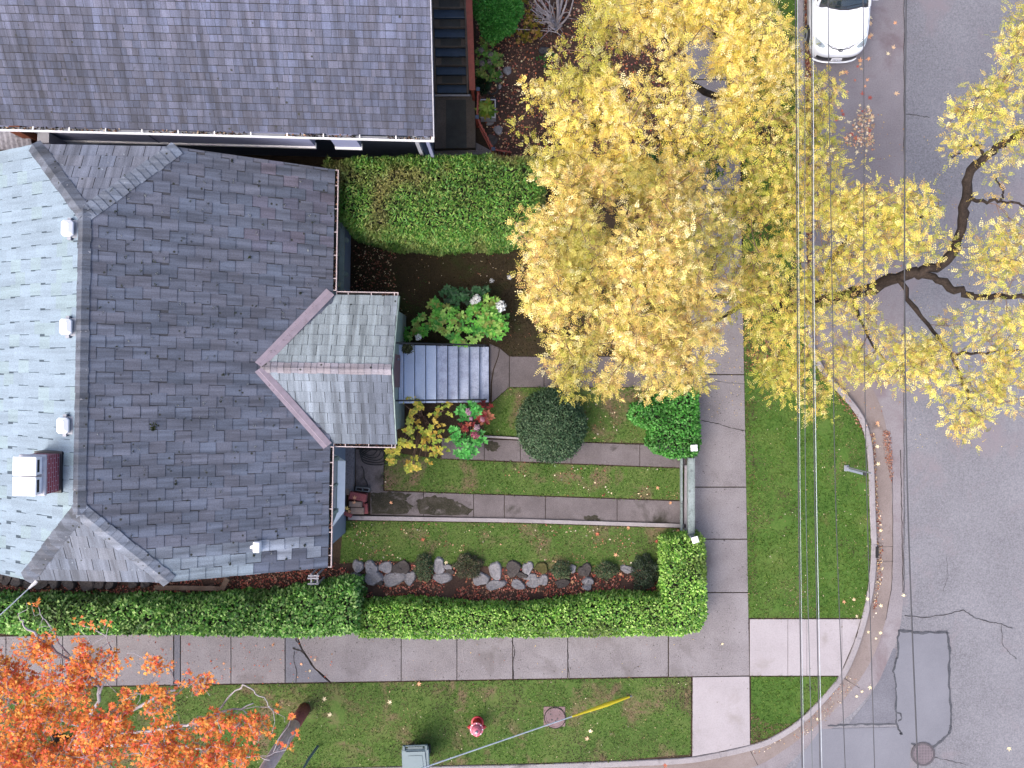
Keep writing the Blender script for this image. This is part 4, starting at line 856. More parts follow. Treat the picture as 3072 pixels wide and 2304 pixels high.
mb.poly([(-1.99, ym, zs(ym)), (-1.99, ym + 6.5, zs(ym) - 3.6), (-22, ym + 6.5, zs(ym) - 3.6), (-22, ym, zs(ym))], c(110, 115, 140), 1)
nroof = mb.rot(T2).build('roof', [M['roofing_north'], M['under']], nh)
m_ = MB(); m_.faces([(-1.985, ys_, zs(ys_) - 0.16), (-1.965, ys_, zs(ys_) - 0.16), (-1.965, ys_, zs(ys_) + 0.03), (-1.985, ys_, zs(ys_) + 0.03), (-1.985, ym, zs(ym) - 0.16), (-1.965, ym, zs(ym) - 0.16), (-1.965, ym, zs(ym) + 0.03), (-1.985, ym, zs(ym) + 0.03)], [(0, 1, 2, 3), (0, 4, 5, 1), (1, 5, 6, 2), (2, 6, 7, 3), (3, 7, 4, 0), (4, 7, 6, 5)])
m_.rot(T2).build('bargeboard', M['offwhite'], nroof)
gm, gl = MB(), ([], [])
gutter((gm, gl), rot2(T2, -22, ys_ - 0.0), rot2(T2, -1.97, ys_ - 0.0), rot2(T2, 0, -1), 5.50, 0.085, 0.09, 0.85, seed=9, pal=[c(70, 40, 34), c(40, 46, 24), c(176, 120, 84), c(225, 200, 170), c(50, 34, 28)])
gt = gm.build('gutter', [M['white'], M['steel']], nh)
o = mesh_quads('leaf_debris', np.concatenate(gl[0]), np.concatenate(gl[1]), M['dryleaf'], gt); o['kind'] = 'stuff'
def nbox(name, mat, parent, *b, bev=0.0):
    m_ = MB(); m_.box(*b, bev=bev); return m_.rot(T2).build(name, mat, parent)
def n2(px, py, z):
    x, y, _ = P(px, py, z); return rot2(-T2, x, y)
yw = 6.05; xA = -5.28; xB0, xB1 = -4.74, -4.08
upper = MB(); upper.box(-22, xA, yw, yw + 3, 3.32, 5.55); upper.box(xB0, xB1, yw, yw + 3, 3.32, 5.56); upper = upper.rot(T2).build('wall', M['siding'], nh)
nbox('trim', M['white'], nh, -22, xA + 0.02, yw - 0.04, yw + 0.1, 3.22, 3.315); nbox('trim', M['white'], nh, xB0 - 0.02, xB1 + 0.02, yw - 0.04, yw + 0.1, 3.22, 3.314)
nbox('seam', M['siding_dark'], nh, -9.35, -9.32, yw - 0.012, yw + 0.05, 3.33, 5.4)
nbox('wall', M['siding_dark'], nh, -22, -2.61, yw + 0.62, yw + 5, 0.0, 3.20)
nbox('wall', M['siding_dark'], nh, xB1 + 0.01, -2.61, yw + 0.5, yw + 3, 3.21, 5.6)
nbox('window', M['glass'], nh, -3.7, -2.7, yw + 0.47, yw + 0.52, 3.7, 5.0)
nbox('lintel', M['redwood'], nh, -3.55, -3.10, yw + 0.30, yw + 0.46, 4.6, 4.75)
nbox('corner_post', M['offwhite'], nh, -2.62, -2.53, yw + 0.02, yw + 0.12, 0.0, 5.55); nbox('downpipe', M['siding'], nh, -2.30, -2.22, yw - 0.08, yw - 0.01, 0.0, 5.42)
nbox('side_wall', M['siding_dark'], nh, -2.60, -2.50, yw + 0.1, yw + 6, 0.0, 5.50)
x0 = n2(132, 420, 3.8)[0]; x1 = n2(186, 420, 3.5)[0]
nbox('bay', M['offwhite'], nh, x0, x1, yw - 0.30, yw - 0.045, 2.9, 4.1); nbox('window', M['glass'], nh, x0 + 0.1, x0 + 0.3, yw - 0.32, yw - 0.29, 3.2, 3.8)
nbox('fascia', plain('orange_board', c(222, 150, 112), 0.6), nh, x0 - 0.15, x0 + 2.1, yw - 0.06, yw - 0.008, 4.95, 5.35)
nbox('panel', plain('brown_board', c(150, 76, 40), 0.7), nh, x0 - 0.42, x0 - 0.16, yw - 0.18, yw - 0.01, 2.8, 4.6)
# corrugated awning in the corner beside it
aw = MB(); xa0, xa1 = -17.0, n2(92, 420, 4.0)[0]; nx = 70
for i in range(nx):
    u0, u1 = xa0 + (xa1 - xa0) * i / nx, xa0 + (xa1 - xa0) * (i + 1) / nx; h0, h1 = 0.02 * (i % 2), 0.02 * ((i + 1) % 2)
    aw.poly([(u0, 5.60, 3.9 + h0), (u1, 5.60, 3.9 + h1), (u1, 6.18, 4.12 + h1), (u0, 6.18, 4.12 + h0)])
for u in (xa0 + 0.05, xa1 - 0.08): aw.box(u, u + 0.07, 5.63, 5.70, 0, 3.88)
aw = aw.rot(T2); o = aw.build('awning', rough_mat('corrugated_sheet', c(168, 166, 176), c(110, 106, 110), c(200, 198, 206), 2, 16, 0.6, stain=c(96, 92, 92), stain_scale=3), None, org=(-14, 6, 0)); tag(o, 'corrugated grey awning at the left edge between both houses', 'awning')

# ---- side stairs of the north house
SS = thing('outdoor_stairs', 'wooden side stairs with blue and dark treads and a red handrail', 'stairs', (-1.5, 8.5, 0))
d0, dz = 0.213, 0.145; yb0, zb0 = P(1350, 283, 0.30)[1], 0.30
m_ = MB(); lw = [P2(1304, 288, 0.28), P2(1424, 285, 0.28), P2(1427, 443, 0.28), P2(1304, 446, 0.28)]; m_.prism(lw, 0.0, 0.28); land = m_.build('landing', M['brownwood'], SS)
m_ = MB(); m_.prism([P2(1338, 300, 0.29), P2(1398, 299, 0.29), P2(1400, 444, 0.29), P2(1338, 445, 0.29)], 0.283, 0.295); m_.build('mat', M['mat'], land)
xs0, xs1 = -2.205, -1.335
for k in range(17):
    z = zb0 + dz * (k + 1); y = yb0 + d0 * k; dx = -0.01 * k * 0
    m_ = MB(); m_.box(xs0, xs1, y, y + d0 + 0.012, z - 0.045, z, bev=0.008); m_.box(xs0, xs1, y + 0.015, y + 0.03, z - dz + 0.001, z - 0.046)
    t_ = m_.build('tread', M['brownwood'] if k % 2 == 1 else M['slateblue'], SS)
    if k % 2 == 1: m_ = MB(); m_.box(xs0 + 0.16, xs1 - 0.12, y + 0.02, y + d0 - 0.005, z + 0.001, z + 0.010); m_.build('mat', M['mat'], t_)
yt = yb0 + d0 * 17; zt_ = zb0 + dz * 17
for x in (xs0 - 0.06, xs1 + 0.004):
    m_ = MB(); m_.faces([(x, yb0, 0.02), (x + 0.05, yb0, 0.02), (x + 0.05, yb0, 0.45), (x, yb0, 0.45), (x, yt, zt_ - 0.25), (x + 0.05, yt, zt_ - 0.25), (x + 0.05, yt, zt_ + 0.1), (x, yt, zt_ + 0.1)], [(3, 2, 1, 0), (4, 5, 6, 7), (0, 1, 5, 4), (1, 2, 6, 5), (2, 3, 7, 6), (3, 0, 4, 7)])
    m_.build('stringer', M['brownwood'], SS)
m_ = MB(); za, zb2 = 1.25, 1.25 + (yt - yb0) / d0 * dz; xa_ = P(1417, 270, 1.25)[0]
A0 = P(1417, 270, 1.25); B0 = P(1404, -10, 2.75)
hw = 0.085
m_.faces([(A0[0] - hw, A0[1], A0[2] - 0.04), (A0[0] + hw, A0[1], A0[2] - 0.04), (A0[0] + hw, A0[1], A0[2]), (A0[0] - hw, A0[1], A0[2]), (B0[0] - hw, B0[1] + 1.2, B0[2] + 0.56), (B0[0] + hw, B0[1] + 1.2, B0[2] + 0.56), (B0[0] + hw, B0[1] + 1.2, B0[2] + 0.6), (B0[0] - hw, B0[1] + 1.2, B0[2] + 0.6)], [(3, 2, 1, 0), (4, 5, 6, 7), (0, 1, 5, 4), (1, 2, 6, 5), (2, 3, 7, 6), (3, 0, 4, 7)])
hr = m_.build('handrail', M['redwood'], SS)
for t in (0.02, 0.5, 0.97):
    x, y, z = A0[0] + (B0[0] - A0[0]) * t, A0[1] + (B0[1] + 1.2 - A0[1]) * t, A0[2] + (B0[2] + 0.6 - A0[2]) * t
    m_ = MB(); m_.box(x - 0.04, x + 0.04, y - 0.04, y + 0.04, max(0, z - 1.1), z - 0.045); m_.build('post', M['redwood'], hr)
m_ = MB(); m_.box(xs0 - 0.12, xs0 - 0.065, yb0 - 0.02, yb0 + 0.55, 0.0, 0.75); m_.build('side_board', M['plank'], SS)
m_ = MB(); m_.box(xs0 - 0.1, xs1 + 0.1, yb0 - 0.06, yb0 - 0.01, 0.281, 0.33); m_.build('edge_board', M['offwhite'], SS)

# ---- low red picket fence beside the landing
RF = thing('picket_fence', 'low red stained picket fence with dark caps right of the stair landing', 'fence', (-1.0, 7.6, 0))
pp = [P2(1434, 268, 0.85), P2(1431, 352, 0.85), P2(1480, 448, 0.85), P2(1540, 457, 0.85)]
for x, y in pp[:3]:
    m_ = MB(); m_.box(x - 0.045, x + 0.045, y - 0.045, y + 0.045, 0, 0.86); ps_ = m_.build('post', M['redwood'], RF); m_ = MB(); m_.box(x - 0.055, x + 0.055, y - 0.055, y + 0.055, 0.865, 0.90, bev=0.01); m_.build('cap', M['siding_dark'], ps_)
for a, b in zip(pp, pp[1:]):
    L = math.hypot(b[0] - a[0], b[1] - a[1]); an = math.atan2(b[1] - a[1], b[0] - a[0]); m_ = MB()
    for zz in (0.78, 0.2):
        m_ = MB(); m_.box(a[0] + 0.06, a[0] + L - 0.06, a[1] - 0.02, a[1] + 0.02, zz, zz + 0.05)
        m_.v = [(a[0] + rot2(an, x - a[0], y - a[1])[0], a[1] + rot2(an, x - a[0], y - a[1])[1], z) for x, y, z in m_.v]; m_.build('rail', M['redwood'], RF)
    n = int(L / 0.14); m_ = MB()
    for i in range(n):
        t = (i + 0.7) / n * (L - 0.1); m_.box(a[0] + t, a[0] + t + 0.045, a[1] + 0.022, a[1] + 0.042, 0.05, 0.80)
    m_.v = [(a[0] + rot2(an, x - a[0], y - a[1])[0], a[1] + rot2(an, x - a[0], y - a[1])[1], z) for x, y, z in m_.v]; m_.build('pickets', M['redwood'], RF)

# ================================================================== VEGETATION
def fronds(C, D, L, pal, wts=None, pairs=4, lw=0.023, ll=0.056, jit=0.24):
    """pinnate leaves: C base, D direction, L length -> quads, colours"""
    n = len(C); D = unit(D); Nn = unit(rdir(n, 1.3)); S = unit(np.cross(Nn, D)); Nn = np.cross(D, S); base = pick(pal, n, jit, wts)
    out, col = [], []
    for k in range(pairs + 1):
        t = (k + 0.8) / (pairs + 1); p = C + D * (L * t)[:, None] - Nn * (L * 0.22 * t * t)[:, None]
        sides = (1, -1) if k < pairs else (0,)
        for s in sides:
            d = D * (0.45 if s else 1.0) + S * s * 0.9 - Nn * 0.12
            l_ = RNG.uniform(0.8, 1.2, n) * ll * (1.0 if t < 0.75 else 0.85)
            out.append(leafq(p, d + rdir(n) * 0.15, Nn + rdir(n) * 0.25, l_, l_ * (lw / ll), 0.1)); col.append(base * RNG.uniform(0.88, 1.12, (n, 1)))
    return np.concatenate(out), np.concatenate(col)
def clumps(lobes, dens, seed, gap=0.34, shell=0.55):
    """clump centres spread through ellipsoid lobes (x,y,z,rx,ry,rz[,density factor])"""
    out = []
    for i, lb in enumerate(lobes):
        x, y, z, rx, ry, rz = lb[:6]; f = lb[6] if len(lb) > 6 else 1.0
        n = int(math.pi * rx * ry * dens * f); d = rdir(n, 0.35); rr = (shell + (1 - shell) * RNG.random(n) ** 0.6)[:, None]
        wob = 0.66 + 0.78 * fbm(d[:, 0] * 3.2 + i * 7, d[:, 1] * 3.2 + d[:, 2] * 1.3, seed)[:, None]
        p = np.array([x, y, z]) + d * rr * wob * np.array([rx, ry, rz])
        keep = fbm(p[:, 0] * 1.5, p[:, 1] * 1.5, seed + 17) > gap
        out.append(p[keep])
    return np.concatenate(out)
def LB(px, py, z, rx, ry, rz, f=1.0): return (*P(px, py, z), rx, ry, rz, f)
def twigs(mb, skel, pts, r0=0.018, r1=0.005, sag=0.1, sides=4, seed=0):
    r = random.Random(seed); sk = np.array(skel); pts = np.array(pts); pts = pts[np.argsort(np.min(np.linalg.norm(pts[:, None, :] - sk[None, ::3, :], axis=2), axis=1))]
    for p in pts:
        d = np.linalg.norm(sk - p, axis=1) + np.maximum(sk[:, 2] - p[2] + 0.1, 0) * 2; a = sk[r.choice(np.argsort(d)[:4])]
        m1 = a * 0.6 + p * 0.4 + np.array([r.uniform(-.12, .12), r.uniform(-.12, .12), r.uniform(0, .15)]); m2 = a * 0.25 + p * 0.75 + np.array([r.uniform(-.1, .1), r.uniform(-.1, .1), r.uniform(-sag, .1)])
        f_ = min(1.0, .45 + np.linalg.norm(p - a) * .5); mb.tube([a, m1, m2, p], [r0 * f_, r0 * 0.75 * f_, r0 * 0.5 * f_, r1], sides, None, False); sk = np.vstack([sk, m1, m2])
def limb(mb, pts, r0, r1, seed=0, n=5, sides=7):
    q = smoothline(pts, n); r = random.Random(seed); m = len(q); w_ = 0.0
    q = [(x + r.uniform(-.05, .05), y + r.uniform(-.05, .05), z + r.uniform(-.04, .04)) if 0 < i < m - 1 else (x, y, z) for i, (x, y, z) in enumerate(q)]
    mb.tube(q, [(r0 + (r1 - r0) * (i / (m - 1)) ** 0.8) * r.uniform(.86, 1.16) for i in range(m)], sides, None); return q
YL = [c(248, 228, 150, .84), c(244, 217, 124, .84), c(253, 240, 184, .87), c(238, 204, 122, .8), c(226, 214, 118, .8), c(244, 222, 134, .84), c(216, 176, 118, .72), c(196, 190, 96, .7)]
YG = [c(242, 226, 124, .84), c(230, 220, 108, .82), c(242, 212, 110, .82), c(212, 212, 100, .78), c(250, 236, 160, .86), c(214, 180, 112, .72), c(188, 190, 90, .7)]
def locust(name_label, base, limbs, lobes_solid, lobes_thin, pal_s, pal_t, seed, dens_s=24, dens_t=11, fr=13, twn=170, rtr=0.26):
    t = thing('locust_tree', name_label, 'tree', (base[0], base[1], 0)); mb = MB(); skel = []
    fork = limbs['fork']
    mb.tube([(base[0], base[1], -0.1), (base[0], base[1], 0.25), (base[0] + 0.04, base[1], 1.4), fork], [rtr * 1.5, rtr * 1.05, rtr * 0.9, rtr * 0.8], 10)
    tr = mb.build('trunk', M['bark'], t, smooth=True); mb = MB()
    for i, (pts, r0, r1) in enumerate(limbs['limbs']): skel += limb(mb, pts, r0, r1, seed + i)
    cs, ct = clumps(lobes_solid, dens_s, seed, 0.40) if lobes_solid else np.zeros((0, 3)), clumps(lobes_thin, dens_t, seed + 1, 0.38, 0.35) if lobes_thin else np.zeros((0, 3))
    allc = np.concatenate([cs, ct]); k = RNG.permutation(len(allc))[:twn]
    mb2 = MB(); twigs(mb2, skel, allc[k] + np.array([0, 0, .12]), .016, .006, seed=seed)
    nb = len(mb.f); mb.faces(mb2.v, mb2.f, None, 1); mb.build('branches', [M['bark'], M['twig_brown']], t, smooth=True)
    Q, K = [], []
    for cc, pal, nf, rad in ((cs, pal_s, fr, 0.18), (ct, pal_t, fr - 4, 0.24)):
        if not len(cc): continue
        n = len(cc) * nf; ci = np.repeat(np.arange(len(cc)), nf); off = rdir(n, 0.25); Cb = cc[ci] + off * RNG.uniform(0.02, rad, (n, 1)) * np.array([1, 1, 0.6]); Dd = off + rdir(n) * 0.6; Dd[:, 2] = Dd[:, 2] * 0.45 - 0.08
        q, k2 = fronds(Cb, Dd, RNG.uniform(0.12, 0.21, n), pal, pairs=4)
        tint = (0.84 + 0.20 * RNG.random(len(cc))[ci] + 0.18 * vnoise(cc[:, 0] * 1.1, cc[:, 1] * 1.1, seed + 4)[ci]) ; g = np.clip((vnoise(cc[:, 0] * 0.7 + 9, cc[:, 1] * 0.7, seed + 6)[ci] - 0.64) * 3, 0, 0.5)
        rep = len(k2) // n; tint = np.tile(tint, rep)[:, None]; g = np.tile(g, rep)[:, None]
        K.append(k2 * tint * (1 - g) + np.array(c(168, 180, 60, .55)) * tint * g); Q.append(q)
    mesh_quads('crown', np.concatenate(Q), np.concatenate(K), M['leaf_soft'], t)
    return t
# south-western tree: dense cream crown over the garden and a thin limb of foliage over the street
bA = P(2325, 905, 0); fk = P(2345, 925, 2.6)
R1 = [fk, P(2440, 905, 3.6), P(2560, 880, 4.2), P(2690, 832, 4.7), P(2770, 815, 4.9), P(2858, 762, 5.1), P(2893, 640, 5.3), P(2903, 540, 5.5), P(2955, 475, 5.7), P(3020, 425, 5.9), P(3110, 375, 6.1)]
R2 = [P(2770, 815, 4.9), P(2850, 860, 5.1), P(2930, 885, 5.3), P(3020, 888, 5.5), P(3120, 895, 5.7)]
R3 = [P(2440, 905, 3.6), P(2505, 760, 4.6), P(2600, 672, 5.2), P(2680, 655, 5.5), P(2760, 655, 5.7), P(2815, 620, 5.9)]
R4 = [P(2893, 600, 5.35), P(2950, 603, 5.6), P(3005, 605, 5.8), P(3080, 618, 6.0)]
R5 = [P(3000, 605, 5.8), P(3005, 570, 5.9), P(2990, 530, 6.0)]
R6 = [P(2690, 832, 4.7), P(2760, 950, 5.0), P(2850, 1060, 5.2), P(2905, 1200, 5.4)]; R7 = [P(2850, 1060, 5.2), P(2960, 1060, 5.4), P(3060, 1050, 5.6)]
R8 = [P(2560, 880, 4.2), P(2590, 980, 4.6), P(2680, 1120, 5.0)]
R9 = [P(2955, 475, 5.7), P(2930, 430, 5.8), P(2890, 460, 5.8), P(2845, 470, 5.8)]
L1 = [fk, P(2250, 900, 4.4), P(2080, 880, 5.6), P(1900, 850, 6.5), P(1720, 800, 6.9)]; L2 = [P(2250, 900, 4.4), P(2080, 1000, 5.6), P(1900, 1080, 6.2)]; L3 = [P(2080, 880, 5.6), P(1960, 720, 6.4), P(1800, 620, 6.9)]; L4 = [fk, P(2330, 1040, 4.2), P(2400, 1150, 4.8)]; L5 = [P(1900, 850, 6.5), P(1820, 960, 6.8), P(1740, 980, 6.9)]
solidA = [LB(1830, 640, 6.2, 1.0, .7, .7), LB(1850, 800, 6.4, 1.1, 1.0, .8), LB(1880, 860, 7.2, 2.0, 2.1, 1.2), LB(1690, 740, 6.9, 0.9, 1.0, .8), LB(2060, 740, 7.0, 0.9, 1.0, .9), LB(1790, 1080, 6.6, 1.0, .75, .7), LB(1930, 1130, 6.5, .85, .55, .6), LB(2070, 1000, 6.6, .65, .8, .7), LB(1690, 920, 6.8, .75, .8, .7), LB(1660, 610, 6.8, .75, .65, .6), LB(1850, 560, 6.9, 1.2, .6, .7), LB(2080, 1120, 6.4, .5, .45, .5), LB(2010, 560, 6.6, .8, .6, .7)]
thinA = [LB(2560, 650, 5.7, .7, .6, .5), LB(2700, 600, 5.8, .6, .5, .4, .8), LB(2690, 720, 5.6, .6, .5, .4), LB(2560, 800, 5.4, .7, .5, .5), LB(2640, 960, 4.6, .8, .4, .4, .8), LB(2780, 960, 4.8, .7, .4, .4, .8), LB(2960, 1100, 5.5, .7, .6, .5), LB(2480, 860, 5.2, .7, .6, .6, 1.1), LB(2235, 880, 5.6, .55, .8, .6, 1.6), LB(2260, 700, 5.8, .6, .6, .6, 1.4), LB(2350, 960, 5.4, .85, 1.1, .8, 1.5), LB(2300, 790, 5.8, .7, .9, .7, 1.3), LB(2420, 1120, 5.0, .75, .7, .6, 1.5), LB(2450, 1230, 4.8, .40, .32, .4, 1.4), LB(2330, 1130, 5.0, .5, .5, .5, 1.2), LB(2500, 620, 5.6, .9, .9, .7), LB(2420, 700, 5.6, .8, .9, .8, 1.3), LB(2640, 560, 5.9, .8, .7, .6), LB(2740, 640, 5.9, .75, .7, .5), LB(2620, 730, 5.6, .9, .6, .6), LB(2560, 985, 5.0, .9, .6, .5), LB(2660, 1040, 5.3, 1.0, .8, .6), LB(2790, 1100, 5.4, .9, .7, .5, 1.2), LB(2760, 985, 5.1, .9, .6, .5), LB(2900, 1200, 5.4, .8, .65, .5, 1.2), LB(2895, 1290, 5.4, .35, .3, .3, 1.3), LB(2990, 1010, 5.6, .9, .9, .6), LB(3040, 1160, 5.6, .6, .8, .5), LB(2980, 800, 5.6, .7, .5, .5), LB(3040, 740, 5.8, .6, .8, .5), LB(2985, 700, 5.6, .5, .5, .5, .8), LB(2530, 1080, 5.0, .7, .6, .5), LB(2790, 740, 5.4, .6, .4, .4, .7),
         LB(2880, 400, 6.1, .50, .55, .4, 1.4), LB(2960, 320, 6.3, .7, .6, .5, 1.4), LB(3050, 250, 6.4, .55, .6, .5, 1.5), LB(3040, 140, 6.4, .45, .45, .4, 1.4), LB(3060, 420, 6.1, .5, .6, .4), LB(3000, 560, 6.0, .6, .5, .4, .6), LB(3110, 60, 6.5, .6, .7, .5, 1.2)]
locust('locust tree with cream yellow crown over the garden and dark limb over the street', bA, {'fork': fk, 'limbs': [(R1, .18, .08), (R2, .11, .045), (R3, .08, .03), (R4, .05, .025), (R5, .03, .015), (R6, .07, .025), (R7, .04, .02), (R8, .05, .02), (R9, .04, .015), (L1, .09, .04), (L2, .06, .03), (L3, .06, .03), (L4, .07, .03), (L5, .05, .02)]}, solidA, thinA, YL, YG, 31, dens_s=48, dens_t=30, fr=11, twn=900)
bB = P(2295, 420, 0); fb = P(2290, 400, 2.8)
B1 = [fb, P(2200, 320, 4.4), P(2060, 250, 5.8), P(1900, 200, 6.8)]; B2 = [fb, P(2150, 420, 4.6), P(1980, 420, 5.8), P(1780, 370, 6.5), P(1660, 350, 6.7)]; B3 = [P(2200, 320, 4.4), P(2180, 180, 5.8), P(2120, 40, 6.6)]; B4 = [fb, P(2380, 440, 4.2), P(2440, 480, 5.0)]; B5 = [fb, P(2340, 520, 4.2), P(2360, 640, 5.0)]; B6 = [P(2060, 250, 5.8), P(1980, 80, 6.6)]
solidB = [LB(2150, 260, 6.6, .9, .8, .8), LB(2120, 120, 6.6, .9, .9, .8), LB(1780, 500, 6.5, .9, .45, .6), LB(1680, 470, 6.4, .6, .35, .5), LB(1960, 540, 6.5, .8, .5, .6), LB(1960, 190, 7.2, 1.9, 1.35, 1.1), LB(2170, 110, 7.2, 1.2, 1.2, 1.0), LB(1740, 310, 6.7, 1.15, .8, .8), LB(1900, 430, 6.6, 1.2, .6, .7), LB(1620, 370, 6.5, .55, .45, .5), LB(2060, 20, 7.2, 1.6, .8, .9), LB(1870, 60, 7.0, .7, .6, .7), LB(2260, 230, 6.8, .8, .9, .8), LB(1760, 200, 6.6, .6, .6, .6), LB(1980, -120, 7.2, 1.6, 1.0, .9)]
thinB = [LB(2260, 400, 6.3, 1.0, .9, .8, 1.7), LB(2380, 420, 5.8, .75, .8, .7, 1.6), LB(2130, 420, 6.3, .9, .7, .7, 1.7), LB(2300, 570, 5.6, .9, .7, .7, 1.5), LB(2200, 640, 5.6, .7, .6, .6, 1.4), LB(2440, 300, 5.8, .5, .7, .5, 1.5), LB(2330, 180, 6.4, .6, .7, .6, 1.5), LB(2460, 480, 5.4, .5, .7, .5, 1.2), LB(2390, 560, 5.3, .6, .6, .5, 1.2), LB(2230, 0, 6.8, .6, .7, .6, 1.4), LB(2060, 600, 6.0, .8, .5, .6, 1.5), LB(1760, 520, 6.2, .9, .4, .5, 1.5)]
locust('tall locust tree with lemon yellow crown near the white car at the top', bB, {'fork': fb, 'limbs': [(B1, .13, .05), (B2, .11, .04), (B3, .10, .04), (B4, .06, .03), (B5, .06, .03), (B6, .05, .02)]}, solidB, thinB, YL[:2] + YG[:3] + [YL[2]], YG, 47, dens_s=48, dens_t=30, fr=11, twn=900)

# orange maple at the lower left
OM = thing('maple_tree', 'orange leaved maple with pale twigs at the lower left corner', 'tree', (*P2(180, 2225), 0))
bm = P(180, 2225, 0); fm = P(215, 2225, 2.2); mb = MB()
mb.tube([(bm[0], bm[1], -0.1), (bm[0], bm[1], .2), (bm[0] - .03, bm[1] - .02, 1.2), fm], [.30, .22, .19, .16], 10)
for a, l in ((0.3, .7), (2.2, .6), (3.6, .6)): mb.tube([(bm[0], bm[1], .05), (bm[0] + math.cos(a) * l * .5, bm[1] + math.sin(a) * l * .4, .06), (bm[0] + math.cos(a) * l, bm[1] + math.sin(a) * l * .75, 0.0)], [.13, .09, .03], 7)
mb.build('trunk', M['bark'], OM, smooth=True); mb = MB(); sk = []
for i, (pts, r0, r1) in enumerate([([fm, P(520, 2180, 3.4), P(640, 2150, 4.4), P(760, 2110, 5.0)], .06, .015), ([fm, P(470, 2090, 3.6), P(540, 2060, 4.6), P(640, 2020, 5.4)], .06, .012), ([fm, P(300, 2080, 3.8), P(220, 1990, 5.0), P(100, 1900, 5.6), P(60, 1860, 5.8)], .06, .015), ([fm, P(560, 2240, 3.6), P(700, 2260, 4.6), P(810, 2280, 5.0)], .05, .015), ([fm, P(250, 2180, 3.8), P(100, 2130, 5.0), P(-40, 2080, 5.8)], .07, .02), ([P(300, 2080, 3.8), P(330, 1990, 5.0), P(320, 1900, 5.6)], .03, .01), ([P(640, 2150, 4.4), P(720, 2060, 5.0), P(770, 2080, 5.2), P(810, 2120, 5.3)], .025, .008), ([fm, P(330, 2280, 3.8), P(280, 2360, 5.0)], .06, .02), ([P(220, 1990, 5.0), P(150, 1880, 5.6), P(115, 1820, 5.8)], .025, .006), ([P(540, 2060, 4.6), P(480, 1990, 5.3), P(380, 1960, 5.6)], .02, .006)]): sk += limb(mb, pts, r0, r1, 60 + i, 5, 6)
OL = [LB(120, 1950, 5.5, .55, .35, .4, .9), LB(60, 2030, 5.6, .6, .5, .5), LB(220, 2050, 5.6, .75, .6, .5, 1.1), LB(100, 2170, 5.6, .8, .6, .5, 1.1), LB(300, 2180, 5.5, .8, .7, .5, 1.1), LB(450, 2110, 5.4, .7, .45, .4, .9), LB(470, 2230, 5.4, .8, .6, .5), LB(230, 2280, 5.6, 1.0, .6, .5, 1.1), LB(650, 2170, 5.2, .8, .32, .4, .8), LB(680, 2260, 5.2, .7, .45, .4, .9), LB(560, 2290, 5.4, .8, .5, .5), LB(760, 2180, 5.1, .45, .3, .3, .9), LB(480, 1990, 5.5, .5, .2, .3, .6), LB(600, 2050, 5.2, .45, .22, .3, .7), LB(250, 1940, 5.5, .5, .2, .3, .7), LB(20, 2290, 5.8, .9, .7, .5), LB(-80, 2050, 5.8, .8, .9, .5), LB(300, 1990, 5.5, .6, .3, .3, .9)]
cl = clumps(OL, 74, 71, 0.30, 0.1); single = np.array([P(*p) for p in [(105, 1815, 5.8), (240, 1866, 5.7), (280, 1880, 5.7), (320, 1870, 5.7), (875, 2150, 4.9), (830, 2130, 5.0), (620, 2020, 5.3), (345, 1965, 5.5), (295, 1960, 5.5), (160, 1895, 5.7), (840, 2240, 4.9), (865, 2240, 4.8), (890, 2200, 4.8)]]); cl = np.concatenate([cl, single])
twigs(mb, sk, (cl + RNG.normal(0, .1, cl.shape) + np.array([0, 0, .16]))[RNG.permutation(len(cl))[:800]], 0.013, 0.005, 0.05, 4, 5); twigs(mb, sk, single, 0.014, 0.004, 0.02, 4, 6)
mb.build('branches', M['twig'], OM, smooth=True)
OP = [c(250, 146, 94, .82), c(252, 164, 82, .82), c(244, 122, 92, .8), c(246, 184, 98, .8), c(230, 150, 78, .76)]
nf = 10; n = len(cl) * nf; ci = np.repeat(np.arange(len(cl)), nf); off = rdir(n, .3); C = cl[ci] + off * RNG.uniform(.02, .13, (n, 1)); D = off + rdir(n) * .7; D[:, 2] *= .35; Nn = unit(rdir(n, 2.0)); D = unit(D); S = unit(np.cross(Nn, D)); L = RNG.uniform(.06, .105, n); kc = pick(OP, n, .15) * (0.8 + .3 * RNG.random(len(cl))[ci] + .15 * vnoise(cl[:, 0] * 2, cl[:, 1] * 2, 5)[ci])[:, None]
qs = [leafq(C, D * 1.0 + S * a, Nn, L * f, L * .42 * f, .15) for a, f in ((0, 1), (1.0, .8), (-1.0, .8))]
mesh_quads('crown', np.concatenate(qs), np.tile(kc, (3, 1)), M['leaf_soft'], OM)

